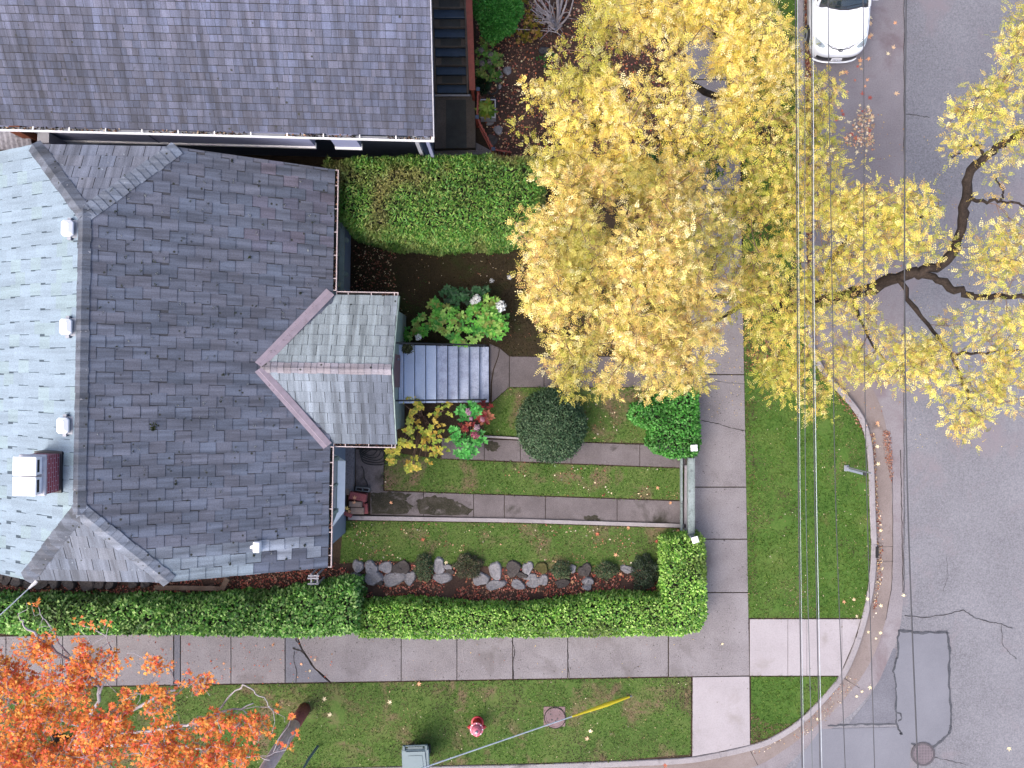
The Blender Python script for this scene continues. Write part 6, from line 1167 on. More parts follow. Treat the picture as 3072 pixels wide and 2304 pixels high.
# ================================================================== OBJECTS
# ---- white hatchback (nose towards -y), built at the origin along s = distance behind the nose
def car():
    cx, fy, _ = P(2517, 166, .5); gz = -.12
    t = thing('parked_car', 'white hatchback parked nose down at the top of the street', 'car', (cx, fy + 1.9, gz))
    W = lambda x, s, z: (cx + x, fy + s, gz + z)
    S = [0, .025, .06, .12, .20, .32, .48, .75, 1.05, 1.35, 1.8, 2.4, 3.0, 3.4, 3.65, 3.8]
    hw = [.34, .46, .57, .665, .73, .785, .815, .835, .84, .84, .842, .845, .84, .82, .76, .64]
    top = [.60, .64, .675, .715, .755, .80, .845, .905, .955, .985, .96, .95, .95, .96, .93, .85]
    zb = [.30, .24, .21, .19, .18, .18, .18, .2, .2, .2, .2, .2, .2, .22, .26, .36]
    prof = lambda i: [(hw[i] * .82, zb[i]), (hw[i] * .97, zb[i] + .06), (hw[i], (zb[i] + top[i]) / 2 - .04), (hw[i] * .99, top[i] - .16), (hw[i] * .95, top[i] - .07), (hw[i] * .86, top[i] - .025), (hw[i] * .6, top[i] + .008), (hw[i] * .3, top[i] + .022), (0, top[i] + .026)]
    m_ = MB(); rings = []
    for i, s in enumerate(S):
        p = prof(i); full = [(x, z) for x, z in p] + [(-x, z) for x, z in p[-2::-1]]; rings.append([W(x, s, z) for x, z in full])
    n = len(rings[0]); vs_ = [p for r_ in rings for p in r_]
    fs = [[i * n + k, (i + 1) * n + k, (i + 1) * n + k + 1, i * n + k + 1] for i in range(len(S) - 1) for k in range(n - 1)]
    fs += [list(range(n)), list(range((len(S) - 1) * n, len(S) * n))[::-1]] + [[i * n + n - 1, i * n, (i + 1) * n, (i + 1) * n + n - 1][::-1] for i in range(len(S) - 1)]
    m_.faces(vs_, fs); body = m_.build('body', M['carpaint'], t, smooth=True)
    # shut line of the bonnet and its nose edge
    def on(s, f):       # point on the body: f = fraction of half width
        i = max(k for k in range(len(S)) if S[k] <= s); i = min(i, len(S) - 2); u = (s - S[i]) / (S[i + 1] - S[i]); lp = lambda a: a[i] * (1 - u) + a[i + 1] * u; h, z = lp(hw), lp(top); a = abs(f)
        dz = np.interp(a, [0, .3, .6, .86, .95, .99], [.026, .022, .008, -.025, -.07, -.16]); return (f * h, s, z + dz)
    m_ = MB()
    for sg in (1, -1): m_.tube([W(x, s, z + .002) for x, s, z in (on(1.25, sg * .90), on(.9, sg * .90), on(.6, sg * .88), on(.42, sg * .80), on(.28, sg * .62), on(.20, sg * .38), on(.155, sg * .16))], .006, 5)
    m_.build('bonnet_gap', M['plastic'], body)
    m_ = MB()
    for sg in (1, -1): m_.tube([W(x, s, z + .003) for x, s, z in (on(.24, sg * .52), on(.155, sg * .36), on(.125, sg * .15), on(.12, 0))], [.006, .014, .014, .014], 5)
    m_.build('grille', M['plastic'], t)
    # emblem: a dark oval ring with a bar
    ex_, es, ez = on(.10, 0); m_ = MB(); ring = [(math.cos(a) * .062, math.sin(a) * .036) for a in np.linspace(0, 2 * math.pi, 19)]
    m_.tube([W(x, es + y, ez + .014) for x, y in ring], .011, 6); m_.tube([W(-.05, es - .01, ez + .012), W(.05, es + .014, ez + .014)], .009, 5); m_.build('emblem', M['plastic'], t)
    # headlights
    for sg in (1, -1):
        out = [on(.50, sg * .93), on(.40, sg * .84), on(.27, sg * .68), on(.20, sg * .62), on(.17, sg * .72), on(.20, sg * .86), on(.30, sg * .95)]; m_ = MB()
        ctr = on(.29, sg * .82); pts = [W(x, s, z + .006) for x, s, z in out]; ct = W(ctr[0], ctr[1], ctr[2] + .022)
        for k in range(len(pts)): m_.poly([ct, pts[k], pts[(k + 1) % len(pts)]])
        hl = m_.build('headlight', M['lamp'], t); m_ = MB(); lx, ls, lz = on(.27, sg * .80); m_.lathe(W(lx, ls, 0)[0], W(lx, ls, 0)[1], [(.035, gz + lz + .012), (.045, gz + lz + .02), (.03, gz + lz + .024)], 12); m_.build('reflector', M['steel'], hl)
    # front bumper opening, lip, plate
    def nose(x, z, off): 
        a = min(abs(x) / .84, .999); s = float(np.interp(abs(x), hw[:8], S[:8])) if abs(x) > hw[0] else 0.0; s -= .012 * (1 - (x / .34) ** 2) if abs(x) < .34 else 0; return W(x, s - off, z)
    m_ = MB(); xs_ = np.linspace(-.60, .60, 17)
    for a, b in zip(xs_, xs_[1:]): m_.poly([nose(a, .33, .022), nose(b, .33, .022), nose(b, .48, .012), nose(a, .48, .012)])
    m_.build('air_intake', M['plastic'], t)
    m_ = MB(); m_.tube([nose(x, .245, .05) for x in np.linspace(-.66, .66, 19)], [.012] + [.026] * 17 + [.012], 6); m_.build('bumper', M['carpaint'], t)
    m_ = MB(); p0 = W(-.155, -.065, .36); m_.faces([W(-.155, -.075, .37), W(.155, -.075, .37), W(.155, -.045, .475), W(-.155, -.045, .475), W(-.155, -.055, .365), W(.155, -.055, .365), W(.155, -.025, .47), W(-.155, -.025, .47)], [(0, 1, 2, 3), (7, 6, 5, 4), (0, 4, 5, 1), (1, 5, 6, 2), (2, 6, 7, 3), (3, 7, 4, 0)])
    pl = m_.build('number_plate', M['white'], t); m_ = MB()
    for k in range(6):
        x = -.11 + k * .042 + (.012 if k > 2 else 0); m_.poly([W(x, -.0715, .405), W(x + .024, -.0715, .405), W(x + .024, -.0595, .446), W(x, -.0595, .446)])
    m_.build('characters', plain('plate_blue', c(60, 70, 120), .6), pl)
    # cowl, windscreen, roof, side glass
    cow = lambda x, k: W(x, 1.16 + .20 * (abs(x) / .74) ** 2 + k, .975 - .02 * (x / .74) ** 2)
    rf = lambda x: W(x, 1.92 + .10 * (abs(x) / .58) ** 2, 1.43 - .03 * (x / .58) ** 2)
    m_ = MB(); xs_ = np.linspace(-1, 1, 13)
    for a, b in zip(xs_, xs_[1:]): m_.poly([cow(a * .76, -.07), cow(b * .76, -.07), tuple(Vector(cow(b * .745, .05)) + Vector((0, 0, .03))), tuple(Vector(cow(a * .745, .05)) + Vector((0, 0, .03)))])
    m_.build('cowl', M['plastic'], t)
    m_ = MB()
    for a, b in zip(xs_, xs_[1:]):
        P0, P1, P2_, P3 = Vector(cow(a * .735, .02)), Vector(cow(b * .735, .02)), Vector(rf(b * .58)), Vector(rf(a * .58)); up_ = Vector((0, -.02, .04))
        for k in range(4):
            u0, u1 = k / 4, (k + 1) / 4; bl = lambda A_, B_, u: tuple(A_ * (1 - u) + B_ * u + up_ * math.sin(math.pi * u) + Vector((0, 0, .012))); m_.poly([bl(P0, P3, u0), bl(P1, P2_, u0), bl(P1, P2_, u1), bl(P0, P3, u1)])
    ws = m_.build('windscreen', M['carglass'], t, smooth=True)
    for x0, x1, s0 in ((-.55, .05, 0.06), (.02, .60, 0.06)):
        m_ = MB(); m_.tube([tuple(Vector(cow(x0, s0)) + Vector((0, 0, .06))), tuple(Vector(cow((x0 + x1) / 2, s0 + .035)) + Vector((0, 0, .085))), tuple(Vector(cow(x1, s0 - .01)) + Vector((0, 0, .06)))], .010, 5); m_.build('wiper', M['plastic'], ws)
    m_ = MB(); ss_ = np.linspace(0, 1, 7)
    rp = lambda x, u: W(x * (.60 - .04 * u), 1.90 + 1.5 * u + (.10 * abs(x) ** 2) * (1 - u), 1.455 - .035 * x * x - .05 * u * u)
    for u0, u1 in zip(ss_, ss_[1:]):
        for a, b in zip(xs_, xs_[1:]): m_.poly([rp(a, u0), rp(b, u0), rp(b, u1), rp(a, u1)])
    m_.build('roof', M['carpaint'], t, smooth=True)
    for sg in (1, -1):
        m_ = MB(); m_.tube([W(sg * .755, 1.30, .955), W(sg * .68, 1.62, 1.2), W(sg * .60, 1.97, 1.42), W(sg * .575, 2.7, 1.41), W(sg * .55, 3.35, 1.35), W(sg * .68, 3.6, .95)], [.045, .04, .035, .03, .03, .04], 7); m_.build('pillar', M['carpaint'], t, smooth=True)
        m_ = MB(); m_.poly([W(sg * .77, 1.42, .95), W(sg * .60, 2.02, 1.41), W(sg * .575, 2.7, 1.40), W(sg * .55, 3.32, 1.34), W(sg * .76, 3.5, .95)]); m_.build('side_window', M['carglass'], t)
        m_ = MB(); m_.box(cx + sg * .93 - .09, cx + sg * .93 + .09, fy + 1.46, fy + 1.58, gz + .93, gz + 1.06, bev=.03); m_.box(cx + sg * .82 - .05, cx + sg * .82 + .05, fy + 1.48, fy + 1.55, gz + .93, gz + .97); m_.build('wing_mirror', M['carpaint'], t)
        for s_ in (.72, 3.15):
            q = []; 
            for x in (.70, .74, .865, .875): q.append((x, [.22, .29, .29, .24][len(q)]))
            m_ = MB(); vs_ = [W(sg * x, s_ + math.cos(a) * r_, .29 + math.sin(a) * r_) for x, r_ in q for a in np.linspace(0, 2 * math.pi, 24, endpoint=False)]; m_.faces(vs_, [[i * 24 + k, i * 24 + (k + 1) % 24, (i + 1) * 24 + (k + 1) % 24, (i + 1) * 24 + k] for i in range(3) for k in range(24)] + [list(range(72, 96))])
            wh = m_.build('wheel', M['rubber'], t); m_ = MB(); vs_ = [W(sg * x, s_ + math.cos(a) * r_, .29 + math.sin(a) * r_) for x, r_ in ((.876, .20), (.885, .17), (.872, .06)) for a in np.linspace(0, 2 * math.pi, 20, endpoint=False)]
            m_.faces(vs_, [[i * 20 + k, i * 20 + (k + 1) % 20, (i + 1) * 20 + (k + 1) % 20, (i + 1) * 20 + k] for i in range(2) for k in range(20)] + [list(range(40, 60))]); m_.build('rim', M['steel'], wh)
    for k in range(0): pass
car()

# ---- fire hydrant
hx, hy, _ = P(1432, 2166, 0); hd = thing('fire_hydrant', 'red fire hydrant with a faded pink bonnet on the grass strip', 'hydrant', (hx, hy, 0))
m_ = MB(); m_.lathe(hx, hy, [(.19, 0), (.19, .05), (.145, .06), (.145, .46), (.165, .47), (.165, .50)], 20); m_.build('barrel', M['red'], hd)
m_ = MB(); m_.lathe(hx, hy, [(.20, .505), (.20, .54), (.155, .55), (.14, .64), (.10, .70), (.05, .73)], 20); bn = m_.build('bonnet', M['redfade'], hd)
m_ = MB(); m_.lathe(hx, hy, [(.045, .73), (.045, .79), (.03, .80)], 5); m_.build('nut', M['offwhite'], bn); m_ = MB()
for k in range(8): a = k * math.pi / 4; m_.lathe(hx + .178 * math.cos(a), hy + .178 * math.sin(a), [(.018, .535), (.018, .56), (.008, .565)], 6)
m_.build('bolts', M['white'], bn)
for a, r_, L in ((math.radians(-90), .085, .26), (math.radians(0), .06, .245), (math.radians(180), .06, .245)):
    m_ = MB(); d = Vector((math.cos(a), math.sin(a), 0)); q = Vector((hx, hy, .36)); m_.tube([q + d * .1, q + d * (L - .06), q + d * (L - .055), q + d * L], [r_ * .8, r_ * .8, r_, r_], 10); nz_ = m_.build('nozzle', M['red'], hd); m_ = MB(); m_.tube([q + d * (L + .001), q + d * (L + .035)], .022, 5); m_.build('cap_nut', M['red'], nz_)
# ---- wheeled bin
bx0, by1, _ = P(1204, 2236, 1.03); bx1 = P(1286, 2236, 1.03)[0]; bn_ = thing('wheeled_bin', 'large grey green wheeled bin standing by the bottom kerb', 'bin', ((bx0 + bx1) / 2, by1 - .4, 0)); cxb = (bx0 + bx1) / 2; rb = math.radians(2)
def rbx(m_): m_.v = [(cxb + rot2(rb, x - cxb, y - by1)[0], by1 + rot2(rb, x - cxb, y - by1)[1], z) for x, y, z in m_.v]; return m_
hwb = (bx1 - bx0) / 2; m_ = MB(); b0, b1 = hwb * .74, hwb * .97
m_.faces([(cxb - b0, by1 - .80, .05), (cxb + b0, by1 - .80, .05), (cxb + b0, by1 - .44, .05), (cxb - b0, by1 - .44, .05), (cxb - b1, by1 - .84, .98), (cxb + b1, by1 - .84, .98), (cxb + b1, by1 - .10, .98), (cxb - b1, by1 - .10, .98)], [(3, 2, 1, 0), (4, 5, 6, 7), (0, 1, 5, 4), (1, 2, 6, 5), (2, 3, 7, 6), (3, 0, 4, 7)]); rbx(m_).build('body', M['bin'], bn_)
m_ = MB(); m_.box(cxb - hwb, cxb + hwb, by1 - .90, by1 - .13, .985, 1.03, bev=.02); m_.prism([(cxb - hwb * .84, by1 - .86), (cxb + hwb * .84, by1 - .86), (cxb + hwb * .70, by1 - .17), (cxb - hwb * .70, by1 - .17)], 1.031, 1.07); m_.prism([(cxb - hwb * .6, by1 - .80), (cxb + hwb * .6, by1 - .80), (cxb + hwb * .5, by1 - .28), (cxb - hwb * .5, by1 - .28)], 1.071, 1.085); ld = rbx(m_).build('lid', M['bin'], bn_)
m_ = MB(); m_.box(cxb - hwb * .92, cxb - hwb * .72, by1 - .16, by1 - .0, .95, 1.05, bev=.015); m_.box(cxb + hwb * .72, cxb + hwb * .92, by1 - .16, by1 - .0, .95, 1.05, bev=.015); m_.tube([(cxb - hwb * .8, by1 - .02, 1.0), (cxb + hwb * .8, by1 - .02, 1.0)], .024, 8); rbx(m_).build('handle', M['bin_dark'], bn_)
m_ = MB(); m_.box(cxb - hwb * .55, cxb + hwb * .55, by1 - .155, by1 - .06, .97, 1.0); rbx(m_).build('hinge', M['bin_dark'], bn_)
for sg in (1, -1): m_ = MB(); m_.tube([(cxb + sg * hwb * .72, by1 - .50, .13), (cxb + sg * hwb * .86, by1 - .50, .13)], .12, 16); rbx(m_).build('wheel', M['rubber'], bn_)

M['wire_dark'] = plain('dark_cable', (.03, .03, .035), .5); M['wire_pale'] = plain('pale_cable', c(206, 214, 220, .7), .4); M['wire_grey'] = plain('grey_cable', c(110, 116, 118), .5)
# ---- utility pole, its stay and guard
px_, py_, _ = P(914, 2126, 0); up = thing('utility_pole', 'weathered wooden utility pole with a dark red base', 'pole', (px_, py_, 0))
m_ = MB(); m_.tube([(px_, py_, -.1), (px_, py_, 1.25)], [.185, .18], 14, None); m_.build('pole_foot', M['pole_base'], up, smooth=True); m_ = MB(); m_.tube([(px_, py_, 1.24), (px_, py_, 4), (px_, py_, 9.6)], [.179, .17, .13], 14); m_.build('pole_shaft', M['pole'], up, smooth=True)
m_ = MB(); m_.box(px_ - 1.1, px_ + 1.1, py_ + .14, py_ + .24, 9.0, 9.1); m_.build('crossarm', M['plank'], up)
ax_, ay_, _ = P(1892, 2088, 0); gw = thing('stay_wire', 'pale stay wire with yellow guard slanting over the grass to the pole', 'wire', (ax_, ay_, 0))
A, B = Vector((ax_, ay_, .02)), Vector((px_ + .15, py_ + .02, 7.0)); m_ = MB(); m_.tube([A, B], .017, 6); m_.build('wire', M['wire_pale'], gw)
d = (B - A); g1 = None
for k in range(1, 400):
    q = A + d * (k / 1000.0); sx = 1536 + q.x * 2500 / (25 - q.z)
    if sx < 1716: g1 = q; break
nrm = d.normalized(); mid = A + (g1 - A) * .42
m_ = MB(); m_.tube([A + nrm * .06, mid, g1], [.030, .062, .024], 8); m_.build('guard', M['yellow'], gw)
m_ = MB(); m_.tube([A - nrm * .3, A + nrm * .08], .02, 6); m_.build('anchor', M['steel'], gw)
# thin grey pole guard lying in the grass
m_ = MB(); q0, q1 = P(952, 2240, .03), P(906, 2306, 1.35); m_.tube([(q0[0], q0[1], -.05), q0, (q0[0] * .4 + q1[0] * .6, q0[1] * .4 + q1[1] * .6, .8), (P(896, 2330, 1.9))], [.035, .04, .04, .03], 8); o = m_.build('stay_rod', plain('grey_blue_tube', c(118, 140, 150), .5), None, org=q0); tag(o, 'slanting grey blue stay tube rising from the grass right of the pole', 'pole')

# ---- overhead wires along the street
def wire(pts, zm, rad, mat, label, zend=1.2):
    cl_ = smoothline([P(px, py, zm + zend * ((py - 1100) / 1600.0) ** 2) for px, py in pts], 10); y0, y1 = cl_[0], cl_[1]
    a = Vector(cl_[0]) + (Vector(cl_[0]) - Vector(cl_[4])).normalized() * 9; b = Vector(cl_[-1]) + (Vector(cl_[-1]) - Vector(cl_[-5])).normalized() * 9
    m_ = MB(); m_.tube([tuple(a)] + cl_ + [tuple(b)], rad, 6); o = m_.build('overhead_wire', mat, None, org=cl_[len(cl_) // 2], smooth=True); tag(o, label, 'wire', 'overhead wires along the street'); return o
wire([(2386, -40), (2389, 400), (2392, 900), (2396, 1536), (2407, 2340)], 7.2, .013, M['wire_dark'], 'thick black overhead cable, leftmost of the bundle above the verge')
wire([(2392, -40), (2394.5, 400), (2397, 900), (2401, 1536), (2412, 2340)], 7.18, .005, M['wire_pale'], 'thin pale strand hugging the leftmost black overhead cable')
wire([(2411, -40), (2415, 400), (2414, 900), (2418, 1536), (2438, 2340)], 6.8, .008, M['wire_grey'], 'thin grey overhead wire between the two thick verge cables')
wire([(2434, -40), (2436, 400), (2438, 900), (2445, 1536), (2461, 2340)], 7.4, .011, M['wire_dark'], 'dark cable beside the white overhead cable')
wire([(2438.5, -40), (2440.5, 400), (2442.5, 900), (2450.5, 1536), (2466.5, 2340)], 7.38, .007, M['wire_pale'], 'white overhead cable crossing the verge and corner ramp')
wire([(2484, -40), (2488, 350), (2497, 900), (2507, 1500), (2537, 2340)], 8.6, .009, M['wire_dark'], 'thin dark wire passing over the left half of the car bonnet')
wire([(2589, -40), (2592, 400), (2592, 900), (2601, 1500), (2625, 2340)], 8.6, .009, M['wire_dark'], 'thin dark wire passing over the right half of the car bonnet')
wire([(2719, -40), (2715, 400), (2714, 900), (2724, 1536), (2755, 2340)], 8.6, .014, M['wire_dark'], 'dark rightmost overhead wire following the road joint and round manhole')

# ---- manhole, catch basin mouth, service box
mx, my, _ = P(2769, 2262, -.1); mh = thing('manhole_cover', 'round gridded manhole cover in the road at the lower right', 'manhole', (mx, my, -.12))
m_ = MB(); m_.lathe(mx, my, [(.36, -.121), (.36, -.088), (.30, -.086), (.30, -.094)], 32); m_.build('rim', M['iron'], mh); m_ = MB()
m_.lathe(mx, my, [(.298, -.12), (.298, -.1)], 32); m_.build('lid', plain('dark_iron', c(52, 46, 50), .8), mh); m_ = MB()
for k in range(-6, 7):
    u = k * .046; l = math.sqrt(max(.29 ** 2 - u * u, 0)); m_.box(mx - l, mx + l, my + u - .008, my + u + .008, -.0995, -.088 + .0005 * (k % 2)); m_.box(mx + u - .008, mx + u + .008, my - l, my + l, -.0995, -.0885 - .0006)
m_.rot(0).build('grid', plain('worn_iron', c(150, 136, 142), .55), mh)
sx, sy, _ = P(1663, 2151, .03); sb = thing('service_box', 'square pinkish concrete box with a round four hole lid on the grass', 'box', (sx, sy, 0)); m_ = MB(); x0, y0, _ = P(1631, 2180, .03); x1, y1, _ = P(1696, 2120, .03); m_.box(x0, x1, y0, y1, -.05, .03, bev=.01); m_.build('box', M['pinkbox'], sb)
cx_, cy_, _ = P(1665, 2154, .05); m_ = MB(); m_.lathe(cx_, cy_, [(.33, .0), (.33, .033), (.306, .033), (.305, .033)], 36); m_.build('joint', M['crack'], sb); m_ = MB(); m_.lathe(cx_, cy_, [(.30, .0), (.30, .045), (.29, .05), (.262, .05), (.255, .044), (.02, .044)], 36); ldd = m_.build('lid', rough_mat('lid_concrete', c(150, 126, 128), c(120, 98, 100), c(170, 146, 148), 2, 40, .85), sb)
for dx, dy in ((-.13, .11), (-.09, -.06), (.07, -.03), (.02, -.09)): m_ = MB(); m_.lathe(cx_ + dx, cy_ + dy, [(.024, .0445), (.024, .049), (.0, .049)], 10); m_.build('hole', M['black'], ldd)
kx, ky, _ = P(2633, 1656, .0); cb_ = thing('storm_drain', 'dark storm drain mouth with rusty edge in the curving kerb', 'drain', (kx, ky, -.1)); m_ = MB(); m_.box(kx - .085, kx + .012, ky - .17, ky + .17, -.10, .048); m_.build('mouth', M['dark'], cb_); m_ = MB(); m_.box(kx + .005, kx + .055, ky - .14, ky + .12, -.104, -.07, bev=.01); m_.build('rusty_plate', plain('rust', c(206, 130, 84), .8), cb_)

# ---- sign post on the verge
sx, sy, _ = P(2533, 1404, 0); sg_ = thing('sign_post', 'short grey metal sign post standing on the verge near the kerb', 'sign', (sx, sy, 0))
m_ = MB(); m_.box(sx - .02, sx + .12, sy - .09, sy + .09, 0, .07, bev=.01); m_.build('base', M['steel'], sg_); m_ = MB(); m_.tube([(sx + .06, sy + .035, .05), (sx + .06, sy + .03, 1.75)], .022, 8); m_.build('post', M['steel'], sg_)
m_ = MB(); m_.box(sx + .035, sx + .085, sy - .075, sy + .0, .25, 1.25, bev=.006); m_.build('sign_panel', plain('pale_blue_sheet', c(190, 200, 224), .4), sg_); m_ = MB(); m_.box(sx + .03, sx + .09, sy - .08, sy + .0, 1.252, 1.33); m_.build('panel_cap', M['plastic'], sg_)

# ---- weathered rail fence between the hedges
fx, fy0, _ = P(2076, 1370, .75); fn = thing('rail_fence', 'weathered grey green wooden rail with two white capped posts by the pavement', 'fence', (fx, 0, 0)); A, B = P(2074, 1374, .80), P(2075, 1606, .80)
m_ = MB(); m_.box(A[0] - .085, A[0] + .085, B[1], A[1], .76, .80, bev=.012); m_.build('top_rail', M['fence'], fn); m_ = MB(); m_.box(A[0] - .035, A[0] + .035, B[1], A[1], .35, .75); m_.build('lower_board', M['fence'], fn); m_ = MB(); m_.box(A[0] - .175, A[0] - .12, B[1] - .05, A[1] - .05, .0, .16); m_.build('bottom_board', M['fence'], fn)
m_ = MB(); m_.box(A[0] + .088, A[0] + .105, B[1], A[1], .55, .795); m_.build('face_board', M['fence'], fn)
for px, py, rz in ((2083, 1344, .05), (2086, 1620, .30)):
    x, y, _ = P(px, py, 1.42); m_ = MB(); m_.box(x - .055, x + .055, y - .055, y + .055, 0, 1.38, rz=rz); ps_ = m_.build('post', M['fence'], fn); m_ = MB(); m_.box(x - .095, x + .095, y - .09, y + .09, 1.38, 1.42, rz=rz, bev=.012); m_.lathe(x, y, [(.08, 1.42), (.01, 1.455)], 4); m_.build('post_cap', M['white'], ps_)

# ---- brick pile, concrete block, leaves, hose by the house corner
def brick(px, py, z, w_, l_, h_, rz, mat, label, grp='bricks stacked by the bay window', name='brick'):
    x, y, _ = P(px, py, z); m_ = MB(); m_.box(x - w_ / 2, x + w_ / 2, y - l_ / 2, y + l_ / 2, z, z + h_, rz=rz, bev=.012); o = m_.build(name, mat, None, org=(x, y, z)); return tag(o, label, 'brick', grp)
M['brickpile'] = rough_mat('old_brick', c(176, 98, 100), c(140, 70, 74), c(200, 126, 124), 3, 40, .85); M['brickpale'] = rough_mat('pale_brick', c(176, 154, 140), c(140, 116, 104), c(204, 184, 170), 4, 40, .9)
Zt = lambda x, y: (960 + x / 5.53, 1300 + y / 5.53)
for (x, y, w_, l_, rz, z, m_, lab) in ((640, 1040, .50, .22, -.18, .30, 'brickpile', 'broad red brick slab under orange leaves, uppermost of the pile'), (600, 1165, .38, .16, -.03, .18, 'brickpale', 'pale brick in the middle row of the pile'), (630, 1275, .40, .20, -.02, .14, 'brickpale', 'speckled pale brick in the lower row of the pile'), (470, 1335, .26, .12, -.4, .16, 'brickpile', 'tilted red brick at the lower left corner of the pile'), (640, 1165, .42, .30, 0, 0, 'brickpile', 'bottom brick course under the pale bricks'), (640, 1040, .55, .26, -.1, .0, 'brickpile', 'bottom brick course under the broad red slab'), (470, 960, .10, .20, .1, .12, 'brickpale', 'small grey brick against the white bay'), (770, 1240, .12, .30, .05, .05, 'brickpile', 'dark brown upright brick at the right of the pile')): brick(*Zt(x, y), z, w_, l_, .14 if z else .16, rz, M[m_], lab)
x, y, _ = P(*Zt(705, 930), .2); m_ = MB(); L_, D_ = .42, .13
for b in ((-L_ / 2, L_ / 2, -D_ / 2, -D_ / 2 + .03), (-L_ / 2, L_ / 2, D_ / 2 - .03, D_ / 2), (-L_ / 2, -L_ / 2 + .035, -D_ / 2 + .031, D_ / 2 - .031), (L_ / 2 - .035, L_ / 2, -D_ / 2 + .031, D_ / 2 - .031), (-.02, .02, -D_ / 2 + .031, D_ / 2 - .031)): m_.box(x + b[0], x + b[1], y + b[2], y + b[3], 0.02, .2, rz=-.1, ctr=(x, y))
o = m_.build('concrete_block', rough_mat('grey_block', c(150, 150, 150), None, None, 2, 40, .9), None, org=(x, y, 0)); tag(o, 'hollow grey concrete block on the pad above the brick pile', 'block')
for (x, y, k, s_) in ((575, 1075, 1, 1.1), (575, 1150, 1, 1.0), (450, 1255, 5, 1.3), (480, 1300, 1, 1.1), (425, 1230, 0, .9)): leaf_at(*Zt(x, y), .46, k, s_, 'curled orange leaf lying on the brick pile', 'orange leaves on the brick pile')
hs = MB(); hcx, hcy, _ = P(*Zt(930, 400), .06)
pts = []
for k in range(120):
    a = -k * 2 * math.pi / 26; r_ = .40 - .035 * (k // 26) * 1.0 + .03 * math.sin(k * .7); pts.append((hcx + r_ * 1.05 * math.cos(a) - .05 * (k // 26), hcy + r_ * .62 * math.sin(a) + .06 * (k // 26), .06 + .012 * (k // 26) + .01 * math.sin(k)))
hs.tube(pts, .014, 6); q = [P(*Zt(*p), .045) for p in ((690, 540), (725, 620), (735, 740), (780, 820), (785, 880))]; hs.tube(smoothline(q, 5), .013, 6)
o = hs.build('garden_hose', M['rubber'], None, org=(hcx, hcy, 0)); tag(o, 'black garden hose coiled on the small concrete pad at the porch corner', 'hose')

# ---- planter box with a big leaved plant, hose ring, dark bag
bx_, by_, _ = P(1464, 325, .4); pb = thing('planter_box', 'white rimmed planter box beside the red picket fence', 'planter', (bx_, by_, 0)); q0, q1 = P(1441, 353, .4), P(1487, 297, .4); m_ = MB(); m_.box(q0[0] + .03, q1[0] - .03, q0[1] + .03, q1[1] - .03, 0, .36); m_.build('soil', M['soil'], pb); m_ = MB()
for b in ((q0[0], q1[0], q0[1], q0[1] + .029), (q0[0], q1[0], q1[1] - .029, q1[1]), (q0[0], q0[0] + .029, q0[1] + .03, q1[1] - .03), (q1[0] - .029, q1[0], q0[1] + .03, q1[1] - .03)): m_.box(*b, 0, .4)
m_.build('box', M['offwhite'], pb)
pp_ = thing('leafy_plant', 'big leaved yellow green plant growing in the white rimmed planter', 'plant', (bx_, by_, .36)); mound(pp_, 'foliage', [(bx_ - .08, by_ - .05, .38, .2, .2, .2), (bx_ - .05, by_ + .15, .38, .12, .12, .15), (bx_ + .1, by_ - .05, .36, .1, .12, .1)], 240, .17, [c(132, 172, 48), c(156, 184, 70), c(92, 140, 40), c(180, 170, 60)], M['leaf'], .5, 5, 21); m_ = MB()
for k in range(5): m_.tube([(bx_ - .05 + .03 * k, by_, .3), (bx_ - .1 + .05 * k, by_ + .03 * k - .05, .5)], .008, 5)
m_.build('stems', M['core'], pp_)
for px, py, r_, lab in ((1476, 262, .22, 'dark ring of black hose below the faded hydrangea'), (1475, 312, .20, 'dark ring of black hose behind the planter box')):
    x, y, _ = P(px, py, .03); m_ = MB(); m_.tube([(x + r_ * math.cos(a) * .8, y + r_ * math.sin(a), .04 + .01 * math.sin(2 * a)) for a in np.linspace(0, 2 * math.pi, 25)], .022, 6); m_.tube([(x + r_ * .9 * math.cos(a) * .8 + .02, y + r_ * .88 * math.sin(a), .07) for a in np.linspace(0, 2 * math.pi, 25)], .016, 6); o = m_.build('hose_ring', M['rubber'], None, org=(x, y, 0)); tag(o, lab, 'hose')
x, y, _ = P(1632, 150, .1); rock('plastic_bag', x, y, 0, .34, .26, .16, M['plastic'], 77, 'dark plastic bag among leaves at the edge of the yellow crown', 'bag')

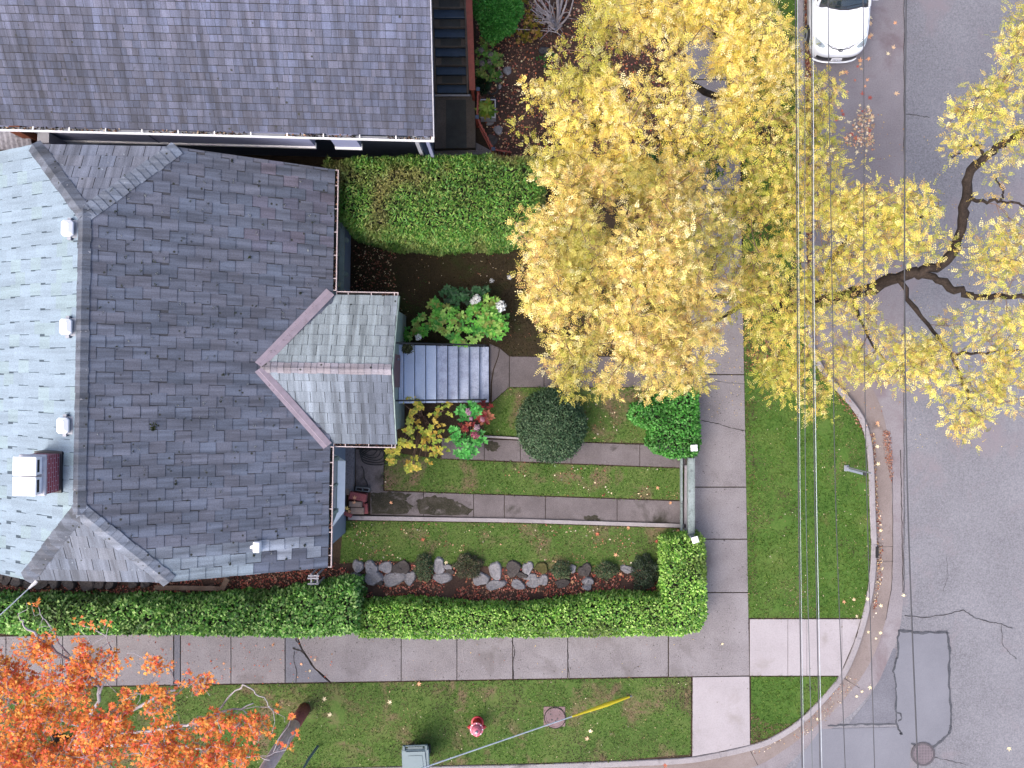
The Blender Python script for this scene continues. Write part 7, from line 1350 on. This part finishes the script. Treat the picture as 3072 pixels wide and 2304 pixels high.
# ---- leftovers along the house: planks, slatted rack, service wire
for pts, w_, z, lab in (([(1000, 490), (1430, 496)], .13, .30, 'long brown plank lying level between the roof and laurel hedge'), ([(1435, 505), (1472, 432)], .16, .38, 'short weathered plank propped across the long brown plank')):
    a, b = TP(0, 2, *pts[0], z), TP(0, 2, *pts[1], z); L = math.hypot(b[0] - a[0], b[1] - a[1]); an = math.atan2(b[1] - a[1], b[0] - a[0]); m_ = MB(); m_.box(a[0], a[0] + L, a[1] - w_ / 2, a[1] + w_ / 2, z - .05, z, rz=0); m_.box(a[0] + L * .1, a[0] + L * .16, a[1] - w_ / 2, a[1] + w_ / 2, 0, z - .051); m_.box(a[0] + L * .8, a[0] + L * .86, a[1] - w_ / 2, a[1] + w_ / 2, 0, z - .051); m_.v = [(a[0] + rot2(an, x - a[0], y - a[1])[0], a[1] + rot2(an, x - a[0], y - a[1])[1], zz) for x, y, zz in m_.v]; o = m_.build('plank', M['plank'], None, org=(a[0], a[1], 0)); tag(o, lab, 'plank')
rk = thing('slatted_rack', 'small white slatted rack under the roof corner by the hedge end', 'rack', TP(0, 2, 2030, 430, 0)); Rk = lambda px, py: (480 + px / 3.687, 1640 + py / 3.687)
for k, (a, b) in enumerate((((1640, 322), (1760, 318)), ((1632, 350), (1755, 350)), ((1632, 412), (1755, 412)))): p, q = P(*Rk(*a), .9), P(*Rk(*b), .9); m_ = MB(); m_.box(p[0], q[0], p[1] - .022, p[1] + .022, .88, .91); m_.build('slat', M['offwhite'], rk)
for a, b in (((1672, 300), (1672, 430)), ((1742, 300), (1742, 425))):
    p, q = P(*Rk(*a), .87), P(*Rk(*b), .87); m_ = MB(); m_.box(p[0] - .02, p[0] + .02, q[1], p[1], .845, .878); m_.box(p[0] - .02, p[0] + .02, q[1], q[1] + .04, 0, .844); m_.box(p[0] - .02, p[0] + .02, p[1] - .04, p[1], 0, .844); m_.build('leg_frame', M['offwhite'], rk)
sw = thing('service_wire', 'pale service wire with a white insulator at the lower left roof edge', 'wire', P(104, 1748, 4.9)); a, b, e = P(104, 1749, 4.9), P(30, 1818, 5.3), P(-160, 1990, 6.2); m_ = MB(); m_.tube([a, b, e], .014, 6); m_.build('wire', M['wire_pale'], sw); m_ = MB(); m_.tube([P(110, 1743, 4.88), P(104, 1749, 4.9), P(86, 1766, 5.0)], [.045, .05, .022], 8); m_.build('insulator', M['white'], sw); m_ = MB(); q = P(112, 1741, 4.88); m_.tube([q, (q[0] + .02, q[1] + .35, 4.95)], .018, 6); m_.build('bracket', M['steel'], sw)
# twig lying across the bed
m_ = MB(); m_.tube(smoothline([P(1544, 87, .5), P(1600, 90, .55), P(1660, 95, .5), P(1680, 105, .4), P(1692, 116, .2)], 4), .012, 5); m_.tube([P(1556, 88, .5), (P(1556, 88, .5)[0], P(1556, 88, .5)[1], 0)], .012, 5); o = m_.build('garden_stake', M['twig'], None, org=P(1600, 90, 0)); tag(o, 'long pale stick lying across the leafy bed below the bare shrub', 'stick')
